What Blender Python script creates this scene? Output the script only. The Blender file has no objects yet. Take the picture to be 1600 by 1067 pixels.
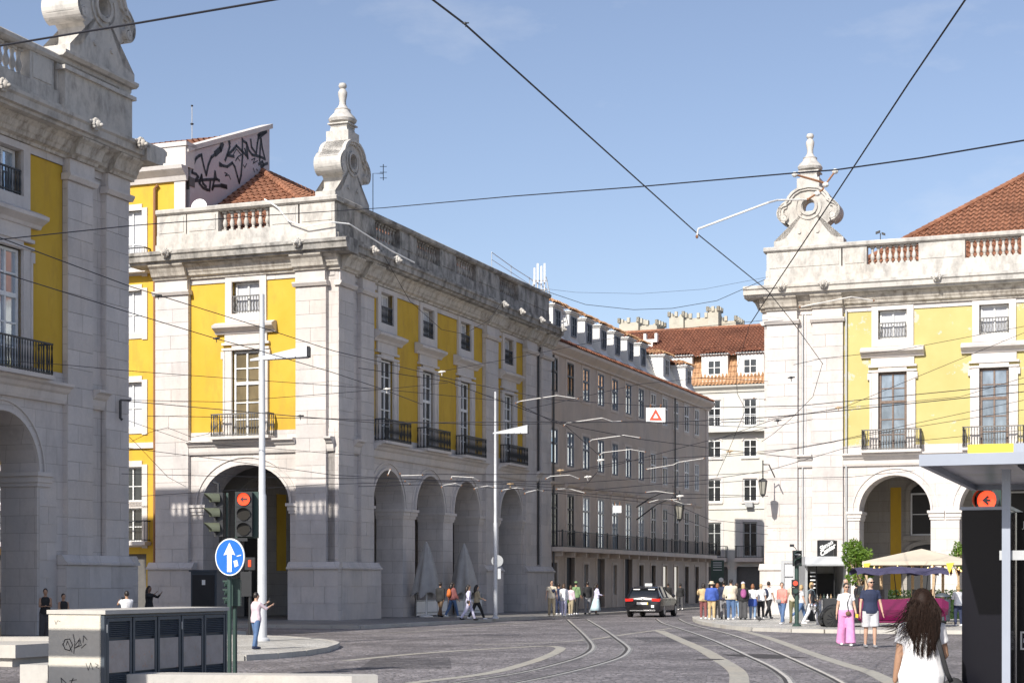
import bpy, bmesh, math, random
from mathutils import Vector, Matrix
random.seed(7)
R = math.radians
sc = bpy.context.scene
COL = sc.collection
# ------------------------------------------------------------------ camera
cd = bpy.data.cameras.new("camera"); cam = bpy.data.objects.new("camera", cd); COL.objects.link(cam)
cam.location = (0, 0, 1.7); cam.rotation_euler = (R(90), 0, 0)
cd.sensor_width = 36; cd.lens = 60.3; cd.shift_y = 0.234; cd.clip_end = 5000; cd.clip_start = 0.1
sc.camera = cam
# ------------------------------------------------------------------ light
SUN_AZ = R(20.9 + 10.5)      # horizontal travel direction of the light, measured from +Y towards +X
SUN_EL = R(36.2)
w = bpy.data.worlds.new("World"); sc.world = w; w.use_nodes = True
nt = w.node_tree; nt.nodes.clear()
sky = nt.nodes.new('ShaderNodeTexSky'); sky.sky_type = 'NISHITA'; sky.sun_disc = False
sky.sun_elevation = SUN_EL; sky.sun_rotation = SUN_AZ + math.pi
sky.air_density = 1.0; sky.dust_density = .9; sky.ozone_density = 4.0; sky.altitude = 20
bg = nt.nodes.new('ShaderNodeBackground'); bg.inputs[1].default_value = 0.112
wo = nt.nodes.new('ShaderNodeOutputWorld')
tc = nt.nodes.new('ShaderNodeTexCoord'); mp = nt.nodes.new('ShaderNodeMapping')
mp.inputs['Scale'].default_value = (3.0, 3.0, 7.5); mp.inputs['Location'].default_value = (1.3, 0.2, 0.55)
cn = nt.nodes.new('ShaderNodeTexNoise'); cn.inputs['Scale'].default_value = 1.6; cn.inputs['Detail'].default_value = 7; cn.inputs['Roughness'].default_value = .6
cr = nt.nodes.new('ShaderNodeValToRGB'); cr.color_ramp.elements[0].position = .56; cr.color_ramp.elements[1].position = .80
cr.color_ramp.elements[0].color = (0, 0, 0, 1); cr.color_ramp.elements[1].color = (.35, .35, .35, 1)
mx = nt.nodes.new('ShaderNodeMixRGB'); mx.inputs[2].default_value = (6.2, 6.3, 6.6, 1)
L_ = nt.links.new
L_(tc.outputs['Generated'], mp.inputs[0]); L_(mp.outputs[0], cn.inputs['Vector']); L_(cn.outputs[0], cr.inputs[0])
L_(cr.outputs[0], mx.inputs[0]); hs = nt.nodes.new('ShaderNodeHueSaturation'); hs.inputs['Saturation'].default_value = .87; tn = nt.nodes.new('ShaderNodeMixRGB'); tn.blend_type = 'MULTIPLY'; tn.inputs[0].default_value = 1; tn.inputs[2].default_value = (1.03, .96, .95, 1)
L_(sky.outputs[0], hs.inputs['Color']); L_(hs.outputs[0], tn.inputs[1]); L_(tn.outputs[0], mx.inputs[1]); L_(mx.outputs[0], bg.inputs[0]); L_(bg.outputs[0], wo.inputs[0])
sd = bpy.data.lights.new("sun", 'SUN'); sun = bpy.data.objects.new("sun", sd); COL.objects.link(sun)
sd.energy = 4.8; sd.angle = R(0.53); sd.color = (1, .95, .86)
ldir = Vector((math.sin(SUN_AZ)*math.cos(SUN_EL), math.cos(SUN_AZ)*math.cos(SUN_EL), -math.sin(SUN_EL)))
sun.rotation_euler = ldir.to_track_quat('-Z', 'Y').to_euler()
sc.view_settings.view_transform = 'Standard'; sc.view_settings.look = 'None'
sc.view_settings.exposure = 0.45; sc.view_settings.gamma = 1
sc.render.resolution_x = 1024; sc.render.resolution_y = 682
# ------------------------------------------------------------------ frame of the street
F_ = 2680.; HZ = 908.; CH = 1.7; ANG = R(-20.9)
AX, AY = -7.12, 70.0
U = Vector((math.sin(-ANG), math.cos(-ANG), 0)); V = Vector((U.y, -U.x, 0))
def P(a, b, z=0.): return Vector((AX, AY, 0)) + V*a + U*b + Vector((0, 0, z))
def W(px, py, Y): return Vector(((px-800)/F_*Y, Y, CH+(HZ-py)/F_*Y))
def G(px, py, z=0.):
    Y = F_*(CH-z)/(py-HZ); return Vector(((px-800)/F_*Y, Y, z))
def b_on_a(a, px):
    r = (px-800)/F_; x0 = AX+V.x*a; y0 = AY+V.y*a
    return (r*y0-x0)/(U.x-r*U.y)
def a_on_b(b, px):
    r = (px-800)/F_; x0 = AX+U.x*b; y0 = AY+U.y*b
    return (r*y0-x0)/(V.x-r*V.y)
def z_at(a, b, py): return CH+(HZ-py)/F_*P(a, b).y
# ------------------------------------------------------------------ materials
def newmat(name):
    m = bpy.data.materials.new(name); m.use_nodes = True
    nt = m.node_tree; b = nt.nodes['Principled BSDF']; return m, nt, b
def pos_vec(nt, scale=(1, 1, 1), rot=True, obj=False):
    if obj:
        g = nt.nodes.new('ShaderNodeTexCoord'); out = g.outputs['Object']
    else:
        g = nt.nodes.new('ShaderNodeNewGeometry'); out = g.outputs['Position']
    m = nt.nodes.new('ShaderNodeMapping'); nt.links.new(out, m.inputs[0])
    if rot and not obj: m.inputs['Rotation'].default_value = (0, 0, -ANG)
    m2 = nt.nodes.new('ShaderNodeMapping'); m2.inputs['Scale'].default_value = scale
    nt.links.new(m.outputs[0], m2.inputs[0])
    return m2.outputs[0]
def noise(nt, vec, s, det=5, rough=.6):
    n = nt.nodes.new('ShaderNodeTexNoise'); n.inputs['Scale'].default_value = s
    n.inputs['Detail'].default_value = det; n.inputs['Roughness'].default_value = rough
    nt.links.new(vec, n.inputs['Vector']); return n.outputs[0]
def ramp(nt, f, p0, p1, c0=(0, 0, 0, 1), c1=(1, 1, 1, 1)):
    r = nt.nodes.new('ShaderNodeValToRGB'); e = r.color_ramp.elements
    e[0].position = p0; e[1].position = p1; e[0].color = c0; e[1].color = c1
    nt.links.new(f, r.inputs[0]); return r.outputs[0]
def mix(nt, f, a, b, mode='MIX'):
    n = nt.nodes.new('ShaderNodeMixRGB'); n.blend_type = mode
    for i, x in enumerate((f, a, b)):
        if hasattr(x, 'links'): nt.links.new(x, n.inputs[i])
        elif i == 0: n.inputs[0].default_value = x
        else: n.inputs[i].default_value = (x[0], x[1], x[2], 1)
    return n.outputs[0]
def bump(nt, b, h, strength=.3, dist=.02):
    n = nt.nodes.new('ShaderNodeBump'); n.inputs['Strength'].default_value = strength; n.inputs['Distance'].default_value = dist
    nt.links.new(h, n.inputs['Height']); nt.links.new(n.outputs[0], b.inputs['Normal'])
def plain(name, c, rough=.6, metal=0., var=.12, scale=6., emit=None, es=1., bmp=0., alpha=None, spec=None):
    m, nt, b = newmat(name)
    b.inputs['Roughness'].default_value = rough; b.inputs['Metallic'].default_value = metal
    if spec is not None: b.inputs['Specular IOR Level'].default_value = spec
    v = pos_vec(nt); n = noise(nt, v, scale)
    if var:
        col = mix(nt, ramp(nt, n, .3, .7), [x*(1-var) for x in c], [min(1, x*(1+var)) for x in c])
        nt.links.new(col, b.inputs['Base Color'])
    else: b.inputs['Base Color'].default_value = (*c, 1)
    if bmp: bump(nt, b, n, bmp, .01)
    if emit:
        b.inputs['Emission Color'].default_value = (*emit, 1); b.inputs['Emission Strength'].default_value = es
    return m
def rnd_obj(nt, lo, hi):
    o = nt.nodes.new('ShaderNodeObjectInfo'); r = nt.nodes.new('ShaderNodeMapRange')
    r.inputs['To Min'].default_value = lo; r.inputs['To Max'].default_value = hi
    nt.links.new(o.outputs['Random'], r.inputs['Value']); return r.outputs[0]
def stone(name, c, joints=True, grime=.35, dark=(.10, .09, .085), gs=(.5, .5, .16), per_obj=False, lo=.5, hi=.78):
    m, nt, b = newmat(name); b.inputs['Roughness'].default_value = .8
    v = pos_vec(nt)
    n1 = noise(nt, v, .7, 6); n2 = noise(nt, v, 9, 4)
    col = mix(nt, ramp(nt, n1, .3, .72), [x*.84 for x in c], [min(1, x*1.08) for x in c])
    col = mix(nt, mix(nt, .35, (0, 0, 0), ramp(nt, n2, .35, .7)), col, [x*.78 for x in c])
    warm = noise(nt, v, .35, 4)
    wf = nt.nodes.new('ShaderNodeMath'); wf.operation = 'MULTIPLY'; wf.inputs[1].default_value = .4
    nt.links.new(ramp(nt, warm, .45, .75), wf.inputs[0])
    col = mix(nt, wf.outputs[0], col, (c[0]*.95, c[1]*.82, c[2]*.66))
    vs = pos_vec(nt, gs); n3 = noise(nt, vs, 3.2, 7, .68)
    gf = nt.nodes.new('ShaderNodeMath'); gf.operation = 'MULTIPLY'; gf.inputs[1].default_value = grime
    nt.links.new(ramp(nt, n3, lo, hi), gf.inputs[0])
    col = mix(nt, gf.outputs[0], col, dark)
    h = n2
    if joints:
        sx = nt.nodes.new('ShaderNodeSeparateXYZ'); nt.links.new(v, sx.inputs[0])
        ad = nt.nodes.new('ShaderNodeMath'); nt.links.new(sx.outputs[0], ad.inputs[0]); nt.links.new(sx.outputs[1], ad.inputs[1])
        cb = nt.nodes.new('ShaderNodeCombineXYZ'); nt.links.new(ad.outputs[0], cb.inputs[0]); nt.links.new(sx.outputs[2], cb.inputs[1])
        bt = nt.nodes.new('ShaderNodeTexBrick'); nt.links.new(cb.outputs[0], bt.inputs['Vector'])
        bt.inputs['Scale'].default_value = 1; bt.inputs['Brick Width'].default_value = 1.05; bt.inputs['Row Height'].default_value = .52
        bt.inputs['Mortar Size'].default_value = .009; bt.inputs['Mortar Smooth'].default_value = .3
        bt.inputs['Color1'].default_value = (.88, .88, .88, 1); bt.inputs['Color2'].default_value = (1, 1, 1, 1); bt.inputs['Mortar'].default_value = (.55, .53, .5, 1)
        col = mix(nt, .85, col, bt.outputs['Color'], 'MULTIPLY')
    if per_obj:
        r = rnd_obj(nt, .88, 1.0); cc = nt.nodes.new('ShaderNodeCombineXYZ')
        for i in range(3): nt.links.new(r, cc.inputs[i])
        col = mix(nt, 1., col, cc.outputs[0], 'MULTIPLY')
    nt.links.new(col, b.inputs['Base Color']); bump(nt, b, h, .35, .02)
    return m
def glass(name, c, rough=.06, metal=0., spec=.8, var=.25):
    m, nt, b = newmat(name); b.inputs['Roughness'].default_value = rough; b.inputs['Metallic'].default_value = metal
    b.inputs['Specular IOR Level'].default_value = spec
    v = pos_vec(nt, (1, 1, .6)); n = noise(nt, v, 1.3, 3)
    nt.links.new(mix(nt, ramp(nt, n, .35, .65), [x*(1-var) for x in c], [min(1, x*(1+var)) for x in c]), b.inputs['Base Color'])
    bump(nt, b, n, .08, .02)
    return m
M = {}
ST = (.615, .575, .555)
M['stone'] = stone('limestone_ashlar', ST, True, .30)
M['block'] = stone('limestone_block', ST, False, .28, per_obj=True)
M['trim'] = stone('limestone_trim', (.62, .58, .555), False, .25)
M['sooty'] = stone('sooty_limestone', (.44, .42, .39), False, .9, (.07, .065, .06), (.6, .6, .35), lo=.38, hi=.66)
M['parapet'] = stone('weathered_parapet', (.54, .515, .48), False, .62, (.10, .095, .09), (.7, .7, .35), lo=.46, hi=.72)
M['pane_black'] = plain('unlit_room_glass', (.010, .010, .012), .3, 0, 0, spec=.2)
M['shop_light'] = plain('lit_shop_window', (.7, .68, .62), .5, 0, .05, 1, emit=(1, .93, .8), es=.45)
M['bed'] = stone('streaked_cornice_stone', (.56, .52, .46), False, .75, (.13, .10, .075), (1.1, 1.1, .22), lo=.44, hi=.68)
M['pane_cool'] = plain('mirror_like_window_glass', (.74, .84, .95), .03, 1., 0)
M['pane_room'] = glass('blue_grey_reflecting_glass', (.25, .29, .33), .05, .6, .8, .3)
M['inner'] = stone('shaded_gallery_stone', (.36, .34, .32), True, .35)  # limestone in a darker tone, the arcade's inner shade put into the colour
m, nt, b = newmat('yellow_plaster'); v = pos_vec(nt)
c = mix(nt, ramp(nt, noise(nt, v, .8, 6), .3, .7), (.545, .338, .03), (.60, .385, .048))
c = mix(nt, ramp(nt, noise(nt, pos_vec(nt, (1, 1, .3)), 1.6, 7, .7), .50, .78), c, (.43, .26, .045))
nt.links.new(c, b.inputs['Base Color']); b.inputs['Roughness'].default_value = .9; bump(nt, b, noise(nt, v, 25), .25, .01); M['yellow'] = m
m, nt, b = newmat('peeling_yellow_plaster'); v = pos_vec(nt)
c = mix(nt, ramp(nt, noise(nt, v, .8, 6), .3, .7), (.45, .38, .145), (.50, .43, .18))
c = mix(nt, ramp(nt, noise(nt, v, .9, 9, .72), .585, .61), c, (.50, .46, .36))
nt.links.new(c, b.inputs['Base Color']); b.inputs['Roughness'].default_value = .9; bump(nt, b, noise(nt, v, 25), .25, .01); M['yellow_peel'] = m
M['yellow_pale'] = plain('pale_yellow_plaster', (.74, .55, .12), .9, 0, .08, 1.)
def tilemat(name, c1, c2):
    m, nt, b = newmat(name); v = pos_vec(nt)
    n = noise(nt, v, 3.5, 6); n2 = noise(nt, v, .6, 4)
    vo = nt.nodes.new('ShaderNodeTexVoronoi'); vo.inputs['Scale'].default_value = 3.6; nt.links.new(v, vo.inputs['Vector'])
    c = mix(nt, ramp(nt, n, .3, .7), c1, c2); c = mix(nt, mix(nt, .5, (0, 0, 0), ramp(nt, vo.outputs['Color'], .2, .8)), c, [x*.62 for x in c1])
    c = mix(nt, ramp(nt, n2, .5, .8), c, [x*.6 for x in c1])
    nt.links.new(c, b.inputs['Base Color']); b.inputs['Roughness'].default_value = .85; return m
M['tile'] = tilemat('terracotta_roof_tiles', (.25, .105, .058), (.38, .175, .10))
M['tile_dark'] = tilemat('weathered_roof_tiles', (.22, .085, .05), (.34, .145, .085))
M['tile_lt'] = tilemat('ochre_roof_tiles', (.42, .23, .12), (.52, .32, .18))
M['white_paint'] = plain('white_window_paint', (.70, .70, .69), .5)
M['grey_paint'] = plain('grey_window_paint', (.42, .43, .42), .5)
M['dark_wood'] = plain('dark_window_frame', (.10, .095, .09), .6)
M['brown_wood'] = plain('brown_window_frame', (.16, .11, .085), .6, 0, .3, 12)
M['blue_grey'] = plain('blue_grey_window_frame', (.16, .18, .21), .6)
M['iron'] = plain('black_cast_iron', (.035, .036, .038), .5)
M['iron_grey'] = plain('weathered_cast_iron', (.13, .125, .12), .6, 0, .4, 8)
M['pane_dark'] = glass('dark_glass', (.025, .028, .03))
M['pane_sky'] = glass('sky_reflecting_glass', (.52, .60, .68), .05, .7, .8, .1)
M['pane_brown'] = glass('glass_over_brown_curtain', (.16, .125, .07), .2, 0, .3)
M['pane_blind'] = glass('glass_over_white_blind', (.50, .51, .54), .3, 0, .3, .06)
M['grey_wall'] = stone('taupe_render', (.58, .485, .41), False, .30, (.14, .12, .10), (.3, .3, .12))
M['grey_trim'] = stone('taupe_stone_trim', (.66, .57, .50), False, .2, (.14, .12, .10))
M['white_wall'] = stone('white_render', (.60, .585, .54), False, .12, (.3, .28, .25))
M['dormer_white'] = plain('white_dormer_render', (.70, .69, .67), .85, 0, .06, 2.)
M['graf_wall'] = None
m, nt, b = newmat('stained_pinkish_render'); v = pos_vec(nt)
c = mix(nt, ramp(nt, noise(nt, v, .5, 5), .35, .65), (.50, .48, .49), (.51, .43, .46))
c = mix(nt, ramp(nt, noise(nt, v, 1.2, 7), .55, .7), c, (.58, .55, .56))
nt.links.new(c, b.inputs['Base Color']); b.inputs['Roughness'].default_value = .9; M['graf_wall'] = m
M['paint_black'] = plain('black_spray_paint', (.02, .02, .025), .6, 0, 0)
M['metal'] = plain('galvanised_steel', (.42, .43, .44), .45, .3, .1, 3)
M['metal_lt'] = plain('pale_grey_painted_steel', (.52, .53, .55), .4, .1, .06, 2)
M['rod'] = plain('white_fibre_rod', (.72, .69, .64), .5)
M['rust'] = plain('rusty_clamp', (.25, .12, .06), .7, .2, .3, 30)
M['cable'] = plain('black_cable', (.012, .012, .018), .6, 0, 0)
M['wood'] = plain('light_wood', (.42, .30, .18), .7, 0, .2, 14)
M['black'] = plain('matt_black_paint', (.02, .021, .024), .55, 0, .1)
M['black_gloss'] = plain('glossy_black_paint', (.012, .012, .014), .12, 0, 0, spec=.8)
M['white'] = plain('white_paint', (.78, .78, .77), .5, 0, .04)
M['rubber'] = plain('tyre_rubber', (.02, .02, .02), .8)
M['chrome'] = plain('chrome', (.7, .7, .72), .15, 1., 0)
M['conc'] = stone('pale_concrete', (.50, .48, .45), False, .3, (.2, .19, .18), (1, 1, 1))
# ------------------------------------------------------------------ mesh helpers
class MB:
    def __init__(s): s.v = []; s.f = []; s.m = []
    def add(s, vs, fs, mi=0):
        n = len(s.v); s.v += [tuple(x) for x in vs]; s.f += [tuple(i+n for i in f) for f in fs]; s.m += [mi]*len(fs)
    def box(s, a, b, mi=0):
        x0, x1 = sorted((a[0], b[0])); y0, y1 = sorted((a[1], b[1])); z0, z1 = sorted((a[2], b[2]))
        s.add([(x0,y0,z0),(x1,y0,z0),(x1,y1,z0),(x0,y1,z0),(x0,y0,z1),(x1,y0,z1),(x1,y1,z1),(x0,y1,z1)],
              [(3,2,1,0),(4,5,6,7),(0,1,5,4),(1,2,6,5),(2,3,7,6),(3,0,4,7)], mi)
    def obox(s, c, ax, ay, az, mi=0):     # oriented box: centre and half-axis vectors
        c, ax, ay, az = map(Vector, (c, ax, ay, az))
        vs = [c+ax*i+ay*j+az*k for k in (-1, 1) for i, j in ((-1,-1),(1,-1),(1,1),(-1,1))]
        s.add(vs, [(3,2,1,0),(4,5,6,7),(0,1,5,4),(1,2,6,5),(2,3,7,6),(3,0,4,7)], mi)
    def quad(s, *p, mi=0): s.add(p, [tuple(range(len(p)))], mi)
    def tube(s, pts, r, n=6, cap=True, mi=0, up=None):
        pts = [Vector(p) for p in pts]; k = len(pts)
        rr = r if isinstance(r, (list, tuple)) else [r]*k
        vs = []; prev = None
        for i, p in enumerate(pts):
            t = (pts[min(i+1, k-1)]-pts[max(i-1, 0)])
            t = t.normalized() if t.length > 1e-9 else Vector((0, 0, 1))
            if prev is None:
                ref = Vector(up) if up else (Vector((0, 0, 1)) if abs(t.z) < .9 else Vector((0, 1, 0)))
                x = (ref - t*ref.dot(t)).normalized()
            else: x = (prev - t*prev.dot(t)).normalized()
            prev = x; y = t.cross(x)
            q = rr[i]; rx, ry = q if isinstance(q, (list, tuple)) else (q, q)
            for j in range(n):
                a = 2*math.pi*j/n; vs.append(p + y*math.cos(a)*rx + x*math.sin(a)*ry)
        fs = [(i*n+j, i*n+(j+1) % n, (i+1)*n+(j+1) % n, (i+1)*n+j) for i in range(k-1) for j in range(n)]
        if cap: fs += [tuple(range(n-1, -1, -1)), tuple((k-1)*n+j for j in range(n))]
        s.add(vs, fs, mi)
    def lathe(s, prof, c=(0, 0, 0), n=12, mi=0, sq=0., rot=0.):
        vs = []
        for (r, z) in prof:
            for j in range(n):
                a = 2*math.pi*j/n+rot; ca, sa = math.cos(a), math.sin(a)
                q = 1+sq*(1/max(abs(ca), abs(sa))-1)
                vs.append((c[0]+r*q*ca, c[1]+r*q*sa, c[2]+z))
        k = len(prof)
        fs = [(i*n+j, i*n+(j+1) % n, (i+1)*n+(j+1) % n, (i+1)*n+j) for i in range(k-1) for j in range(n)]
        fs += [tuple(range(n-1, -1, -1)), tuple((k-1)*n+j for j in range(n))]
        s.add(vs, fs, mi)
    def ell(s, c, r, n=10, m=7, mi=0, mat=None):
        vs = []; c = Vector(c)
        for i in range(m+1):
            t = math.pi*i/m
            for j in range(n):
                a = 2*math.pi*j/n
                p = Vector((r[0]*math.sin(t)*math.cos(a), r[1]*math.sin(t)*math.sin(a), r[2]*math.cos(t)))
                if mat: p = mat @ p
                vs.append(c+p)
        s.add(vs, [(i*n+j, (i+1)*n+j, (i+1)*n+(j+1) % n, i*n+(j+1) % n) for i in range(m) for j in range(n)], mi)
    def mesh(s, name, mats, smooth=False, recalc=True, merge=False):
        me = bpy.data.meshes.new(name); me.from_pydata(s.v, [], s.f)
        if not isinstance(mats, (list, tuple)): mats = [mats]
        for m in mats: me.materials.append(M[m] if isinstance(m, str) else m)
        if len(mats) > 1: me.polygons.foreach_set('material_index', s.m)
        if recalc or merge:
            bm = bmesh.new(); bm.from_mesh(me)
            if merge: bmesh.ops.remove_doubles(bm, verts=bm.verts, dist=1e-4)
            bmesh.ops.recalc_face_normals(bm, faces=bm.faces); bm.to_mesh(me); bm.free()
        if smooth:
            me.polygons.foreach_set('use_smooth', [True]*len(me.polygons))
            if smooth != 'all':
                try: me.set_sharp_from_angle(angle=R(42))
                except Exception: pass
        me.update(); return me
    def build(s, name, mats, parent=None, smooth=False, recalc=True, **props):
        return link(name, s.mesh(name, mats, smooth, recalc), parent, **props)
def link(name, me, parent=None, loc=None, scale=None, rot=None, **props):
    o = bpy.data.objects.new(name, me); COL.objects.link(o); o.parent = parent
    if loc is not None: o.location = loc
    if scale is not None: o.scale = scale
    if rot is not None: o.rotation_euler = rot
    for k, v in props.items(): o[k] = v
    return o
def thing(name, label, cat, loc=(0, 0, 0), rz=0., group=None):
    o = bpy.data.objects.new(name, None); COL.objects.link(o); o.location = loc; o.rotation_euler = (0, 0, rz)
    o.empty_display_size = .3
    o['label'] = label; o['category'] = cat
    if group: o['group'] = group
    return o
def tag(o, label, cat, group=None):
    o['label'] = label; o['category'] = cat
    if group: o['group'] = group
    return o
def copy_tree(o, parent=None, dloc=None):
    c = o.copy(); COL.objects.link(c); c.parent = parent
    for ch in o.children: copy_tree(ch, c)
    return c
_ub = {}
def ubox(mat):     # shared unit cube for pieces
    if mat not in _ub:
        b = MB(); b.box((-.5, -.5, -.5), (.5, .5, .5)); _ub[mat] = b.mesh('piece', mat, recalc=False)
    return _ub[mat]
class Fac:         # a facade: s runs along it, z up, d outwards
    def __init__(s, o, sd, nd): s.o = o; s.sd = sd; s.nd = nd
    def p(s, q, z, d): return (s.o[0]+s.sd[0]*q+s.nd[0]*d, s.o[1]+s.sd[1]*q+s.nd[1]*d, z)
    def box(s, mb, s0, s1, z0, z1, d0, d1, mi=0): mb.box(s.p(s0, z0, d0), s.p(s1, z1, d1), mi)
    def piece(s, name, mat, par, s0, s1, z0, z1, d0, d1, **kw):
        a = s.p(s0, z0, d0); b = s.p(s1, z1, d1)
        return link(name, ubox(mat), par, loc=[(a[i]+b[i])/2 for i in range(3)], scale=[max(1e-4, abs(a[i]-b[i])) for i in range(3)], **kw)
    def prof(s, mb, prof, s0, s1, mi=0):     # extrude a closed (d,z) outline along s
        n = len(prof); vs = [s.p(s0, z, d) for d, z in prof]+[s.p(s1, z, d) for d, z in prof]
        mb.add(vs, [(i, (i+1) % n, n+(i+1) % n, n+i) for i in range(n)]+[tuple(range(n)), tuple(range(2*n-1, n-1, -1))], mi)
    def wall(s, mb, s0, s1, z0, z1, ops, d=0., depth=.35, mi=0, rmi=None):
        ss = sorted({s0, s1}|{x for o in ops for x in (o[0], o[1]) if s0 < x < s1})
        zs = sorted({z0, z1}|{x for o in ops for x in (o[2], o[3]) if z0 < x < z1})
        rmi = mi if rmi is None else rmi
        for i in range(len(ss)-1):
            for j in range(len(zs)-1):
                cs = (ss[i]+ss[i+1])/2; cz = (zs[j]+zs[j+1])/2
                if any(o[0] < cs < o[1] and o[2] < cz < o[3] for o in ops): continue
                mb.quad(s.p(ss[i], zs[j], d), s.p(ss[i+1], zs[j], d), s.p(ss[i+1], zs[j+1], d), s.p(ss[i], zs[j+1], d), mi=mi)
        for o in ops:
            a0, a1 = max(o[2], z0), min(o[3], z1)
            if a1 <= a0: continue
            for q in (o[0], o[1]): mb.quad(s.p(q, a0, d), s.p(q, a1, d), s.p(q, a1, d-depth), s.p(q, a0, d-depth), mi=rmi)
            if z0 < o[2] < z1: mb.quad(s.p(o[0], o[2], d), s.p(o[1], o[2], d), s.p(o[1], o[2], d-depth), s.p(o[0], o[2], d-depth), mi=rmi)
            if z0 < o[3] < z1: mb.quad(s.p(o[0], o[3], d), s.p(o[1], o[3], d), s.p(o[1], o[3], d-depth), s.p(o[0], o[3], d-depth), mi=rmi)
    def arches(s, mb, s0, s1, z1, arcs, zs, depth, z0=0., d=0., mi=0):   # arcs: (centre, half width, rise)
        N = 16; x = s0
        for c, r, h in arcs:
            for dd in (d, d-depth):
                mb.quad(s.p(x, z0, dd), s.p(c-r, z0, dd), s.p(c-r, z1, dd), s.p(x, z1, dd), mi=mi)
            pts = [(c-r*math.cos(math.pi*i/N), zs+h*math.sin(math.pi*i/N)) for i in range(N+1)]
            for (a, za), (b, zb) in zip(pts, pts[1:]):
                for dd in (d, d-depth): mb.quad(s.p(a, za, dd), s.p(b, zb, dd), s.p(b, z1, dd), s.p(a, z1, dd), mi=mi)
                mb.quad(s.p(a, za, d), s.p(b, zb, d), s.p(b, zb, d-depth), s.p(a, za, d-depth), mi=mi)
            for q in (c-r, c+r): mb.quad(s.p(q, z0, d), s.p(q, zs, d), s.p(q, zs, d-depth), s.p(q, z0, d-depth), mi=mi)
            x = c+r
        for dd in (d, d-depth): mb.quad(s.p(x, z0, dd), s.p(s1, z0, dd), s.p(s1, z1, dd), s.p(x, z1, dd), mi=mi)
        mb.quad(s.p(s1, z0, d), s.p(s1, z1, d), s.p(s1, z1, d-depth), s.p(s1, z0, d-depth), mi=mi)
        mb.quad(s.p(s0, z0, d), s.p(s0, z1, d), s.p(s0, z1, d-depth), s.p(s0, z0, d-depth), mi=mi)
    def band(s, mb, c, r, h, zs, w, d0, d1, off=0., mi=0, N=20):          # curved moulding round an arch
        pr = []
        for i in range(N+1):
            t = math.pi*i/N; pr.append(((c-(r+off)*math.cos(t), zs+(h+off)*math.sin(t)), (c-(r+off+w)*math.cos(t), zs+(h+off+w)*math.sin(t))))
        for (a, b), (e, g) in zip(pr, pr[1:]):
            q = [s.p(x[0], x[1], dd) for dd in (d0, d1) for x in (a, b, g, e)]
            mb.add(q, [(4, 5, 6, 7), (0, 4, 7, 3), (1, 2, 6, 5), (0, 1, 5, 4), (3, 7, 6, 2)], mi)
    def ashlar(s, par, s0, s1, z0, z1, d, h=.54, ln=.8, t=.035, mat='block', name='stone_block', rnd=random):
        n = max(1, round((z1-z0)/h)); hh = (z1-z0)/n
        for k in range(n):
            m = max(1, round((s1-s0)/ln)); e = [s0]
            step = (s1-s0)/m
            if m == 1:
                if k % 2: e = [s0, s1]
                else: e = [s0, s0+(s1-s0)*rnd.uniform(.38, .62), s1]
            else:
                off = step*.5 if k % 2 else 0
                e = [s0]+[s0+off+step*i+rnd.uniform(-.06, .06) for i in range(0 if off else 1, m)]+[s1]
            for a, b in zip(e, e[1:]):
                s.piece(name, mat, par, a+.006, b-.006, z0+k*hh+.006, z0+(k+1)*hh-.006, d-.02, d+t+rnd.uniform(-.004, .004))
def window(F, par, s0, s1, z0, z1, d, cols, rows, fm, pm, fw=.07, transom=None, ft=.07, name='window'):
    """window part with its pane sub-parts; cols = leaves, rows = list of relative heights"""
    mb = MB()
    F.box(mb, s0, s0+fw, z0, z1, d, d+ft); F.box(mb, s1-fw, s1, z0, z1, d, d+ft)
    F.box(mb, s0+fw, s1-fw, z0, z0+fw, d, d+ft); F.box(mb, s0+fw, s1-fw, z1-fw, z1, d, d+ft)
    wi = (s1-s0-2*fw)/cols; xs = [s0+fw+wi*i for i in range(cols+1)]
    tot = sum(rows); zz = [z0+fw]
    for r_ in rows: zz.append(zz[-1]+(z1-z0-2*fw)*r_/tot)
    for x in xs[1:-1]: F.box(mb, x-fw*.45, x+fw*.45, z0+fw, z1-fw, d+.004, d+ft+.012)
    for z in zz[1:-1]:
        q = fw*.75 if (transom and abs(z-transom) < .25) else fw*.28
        F.box(mb, s0+fw, s1-fw, z-q, z+q, d+.006, d+ft-.008 if q < fw*.5 else d+ft+.02)
    o = mb.build(name, fm, par)
    for i in range(cols):
        for j in range(len(rows)):
            pmm = pm(i, j) if callable(pm) else pm
            F.piece('pane', pmm, o, xs[i]+.01, xs[i+1]-.01, zz[j]+.005, zz[j+1]-.005, d-.01, d+.02)
    return o
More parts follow.
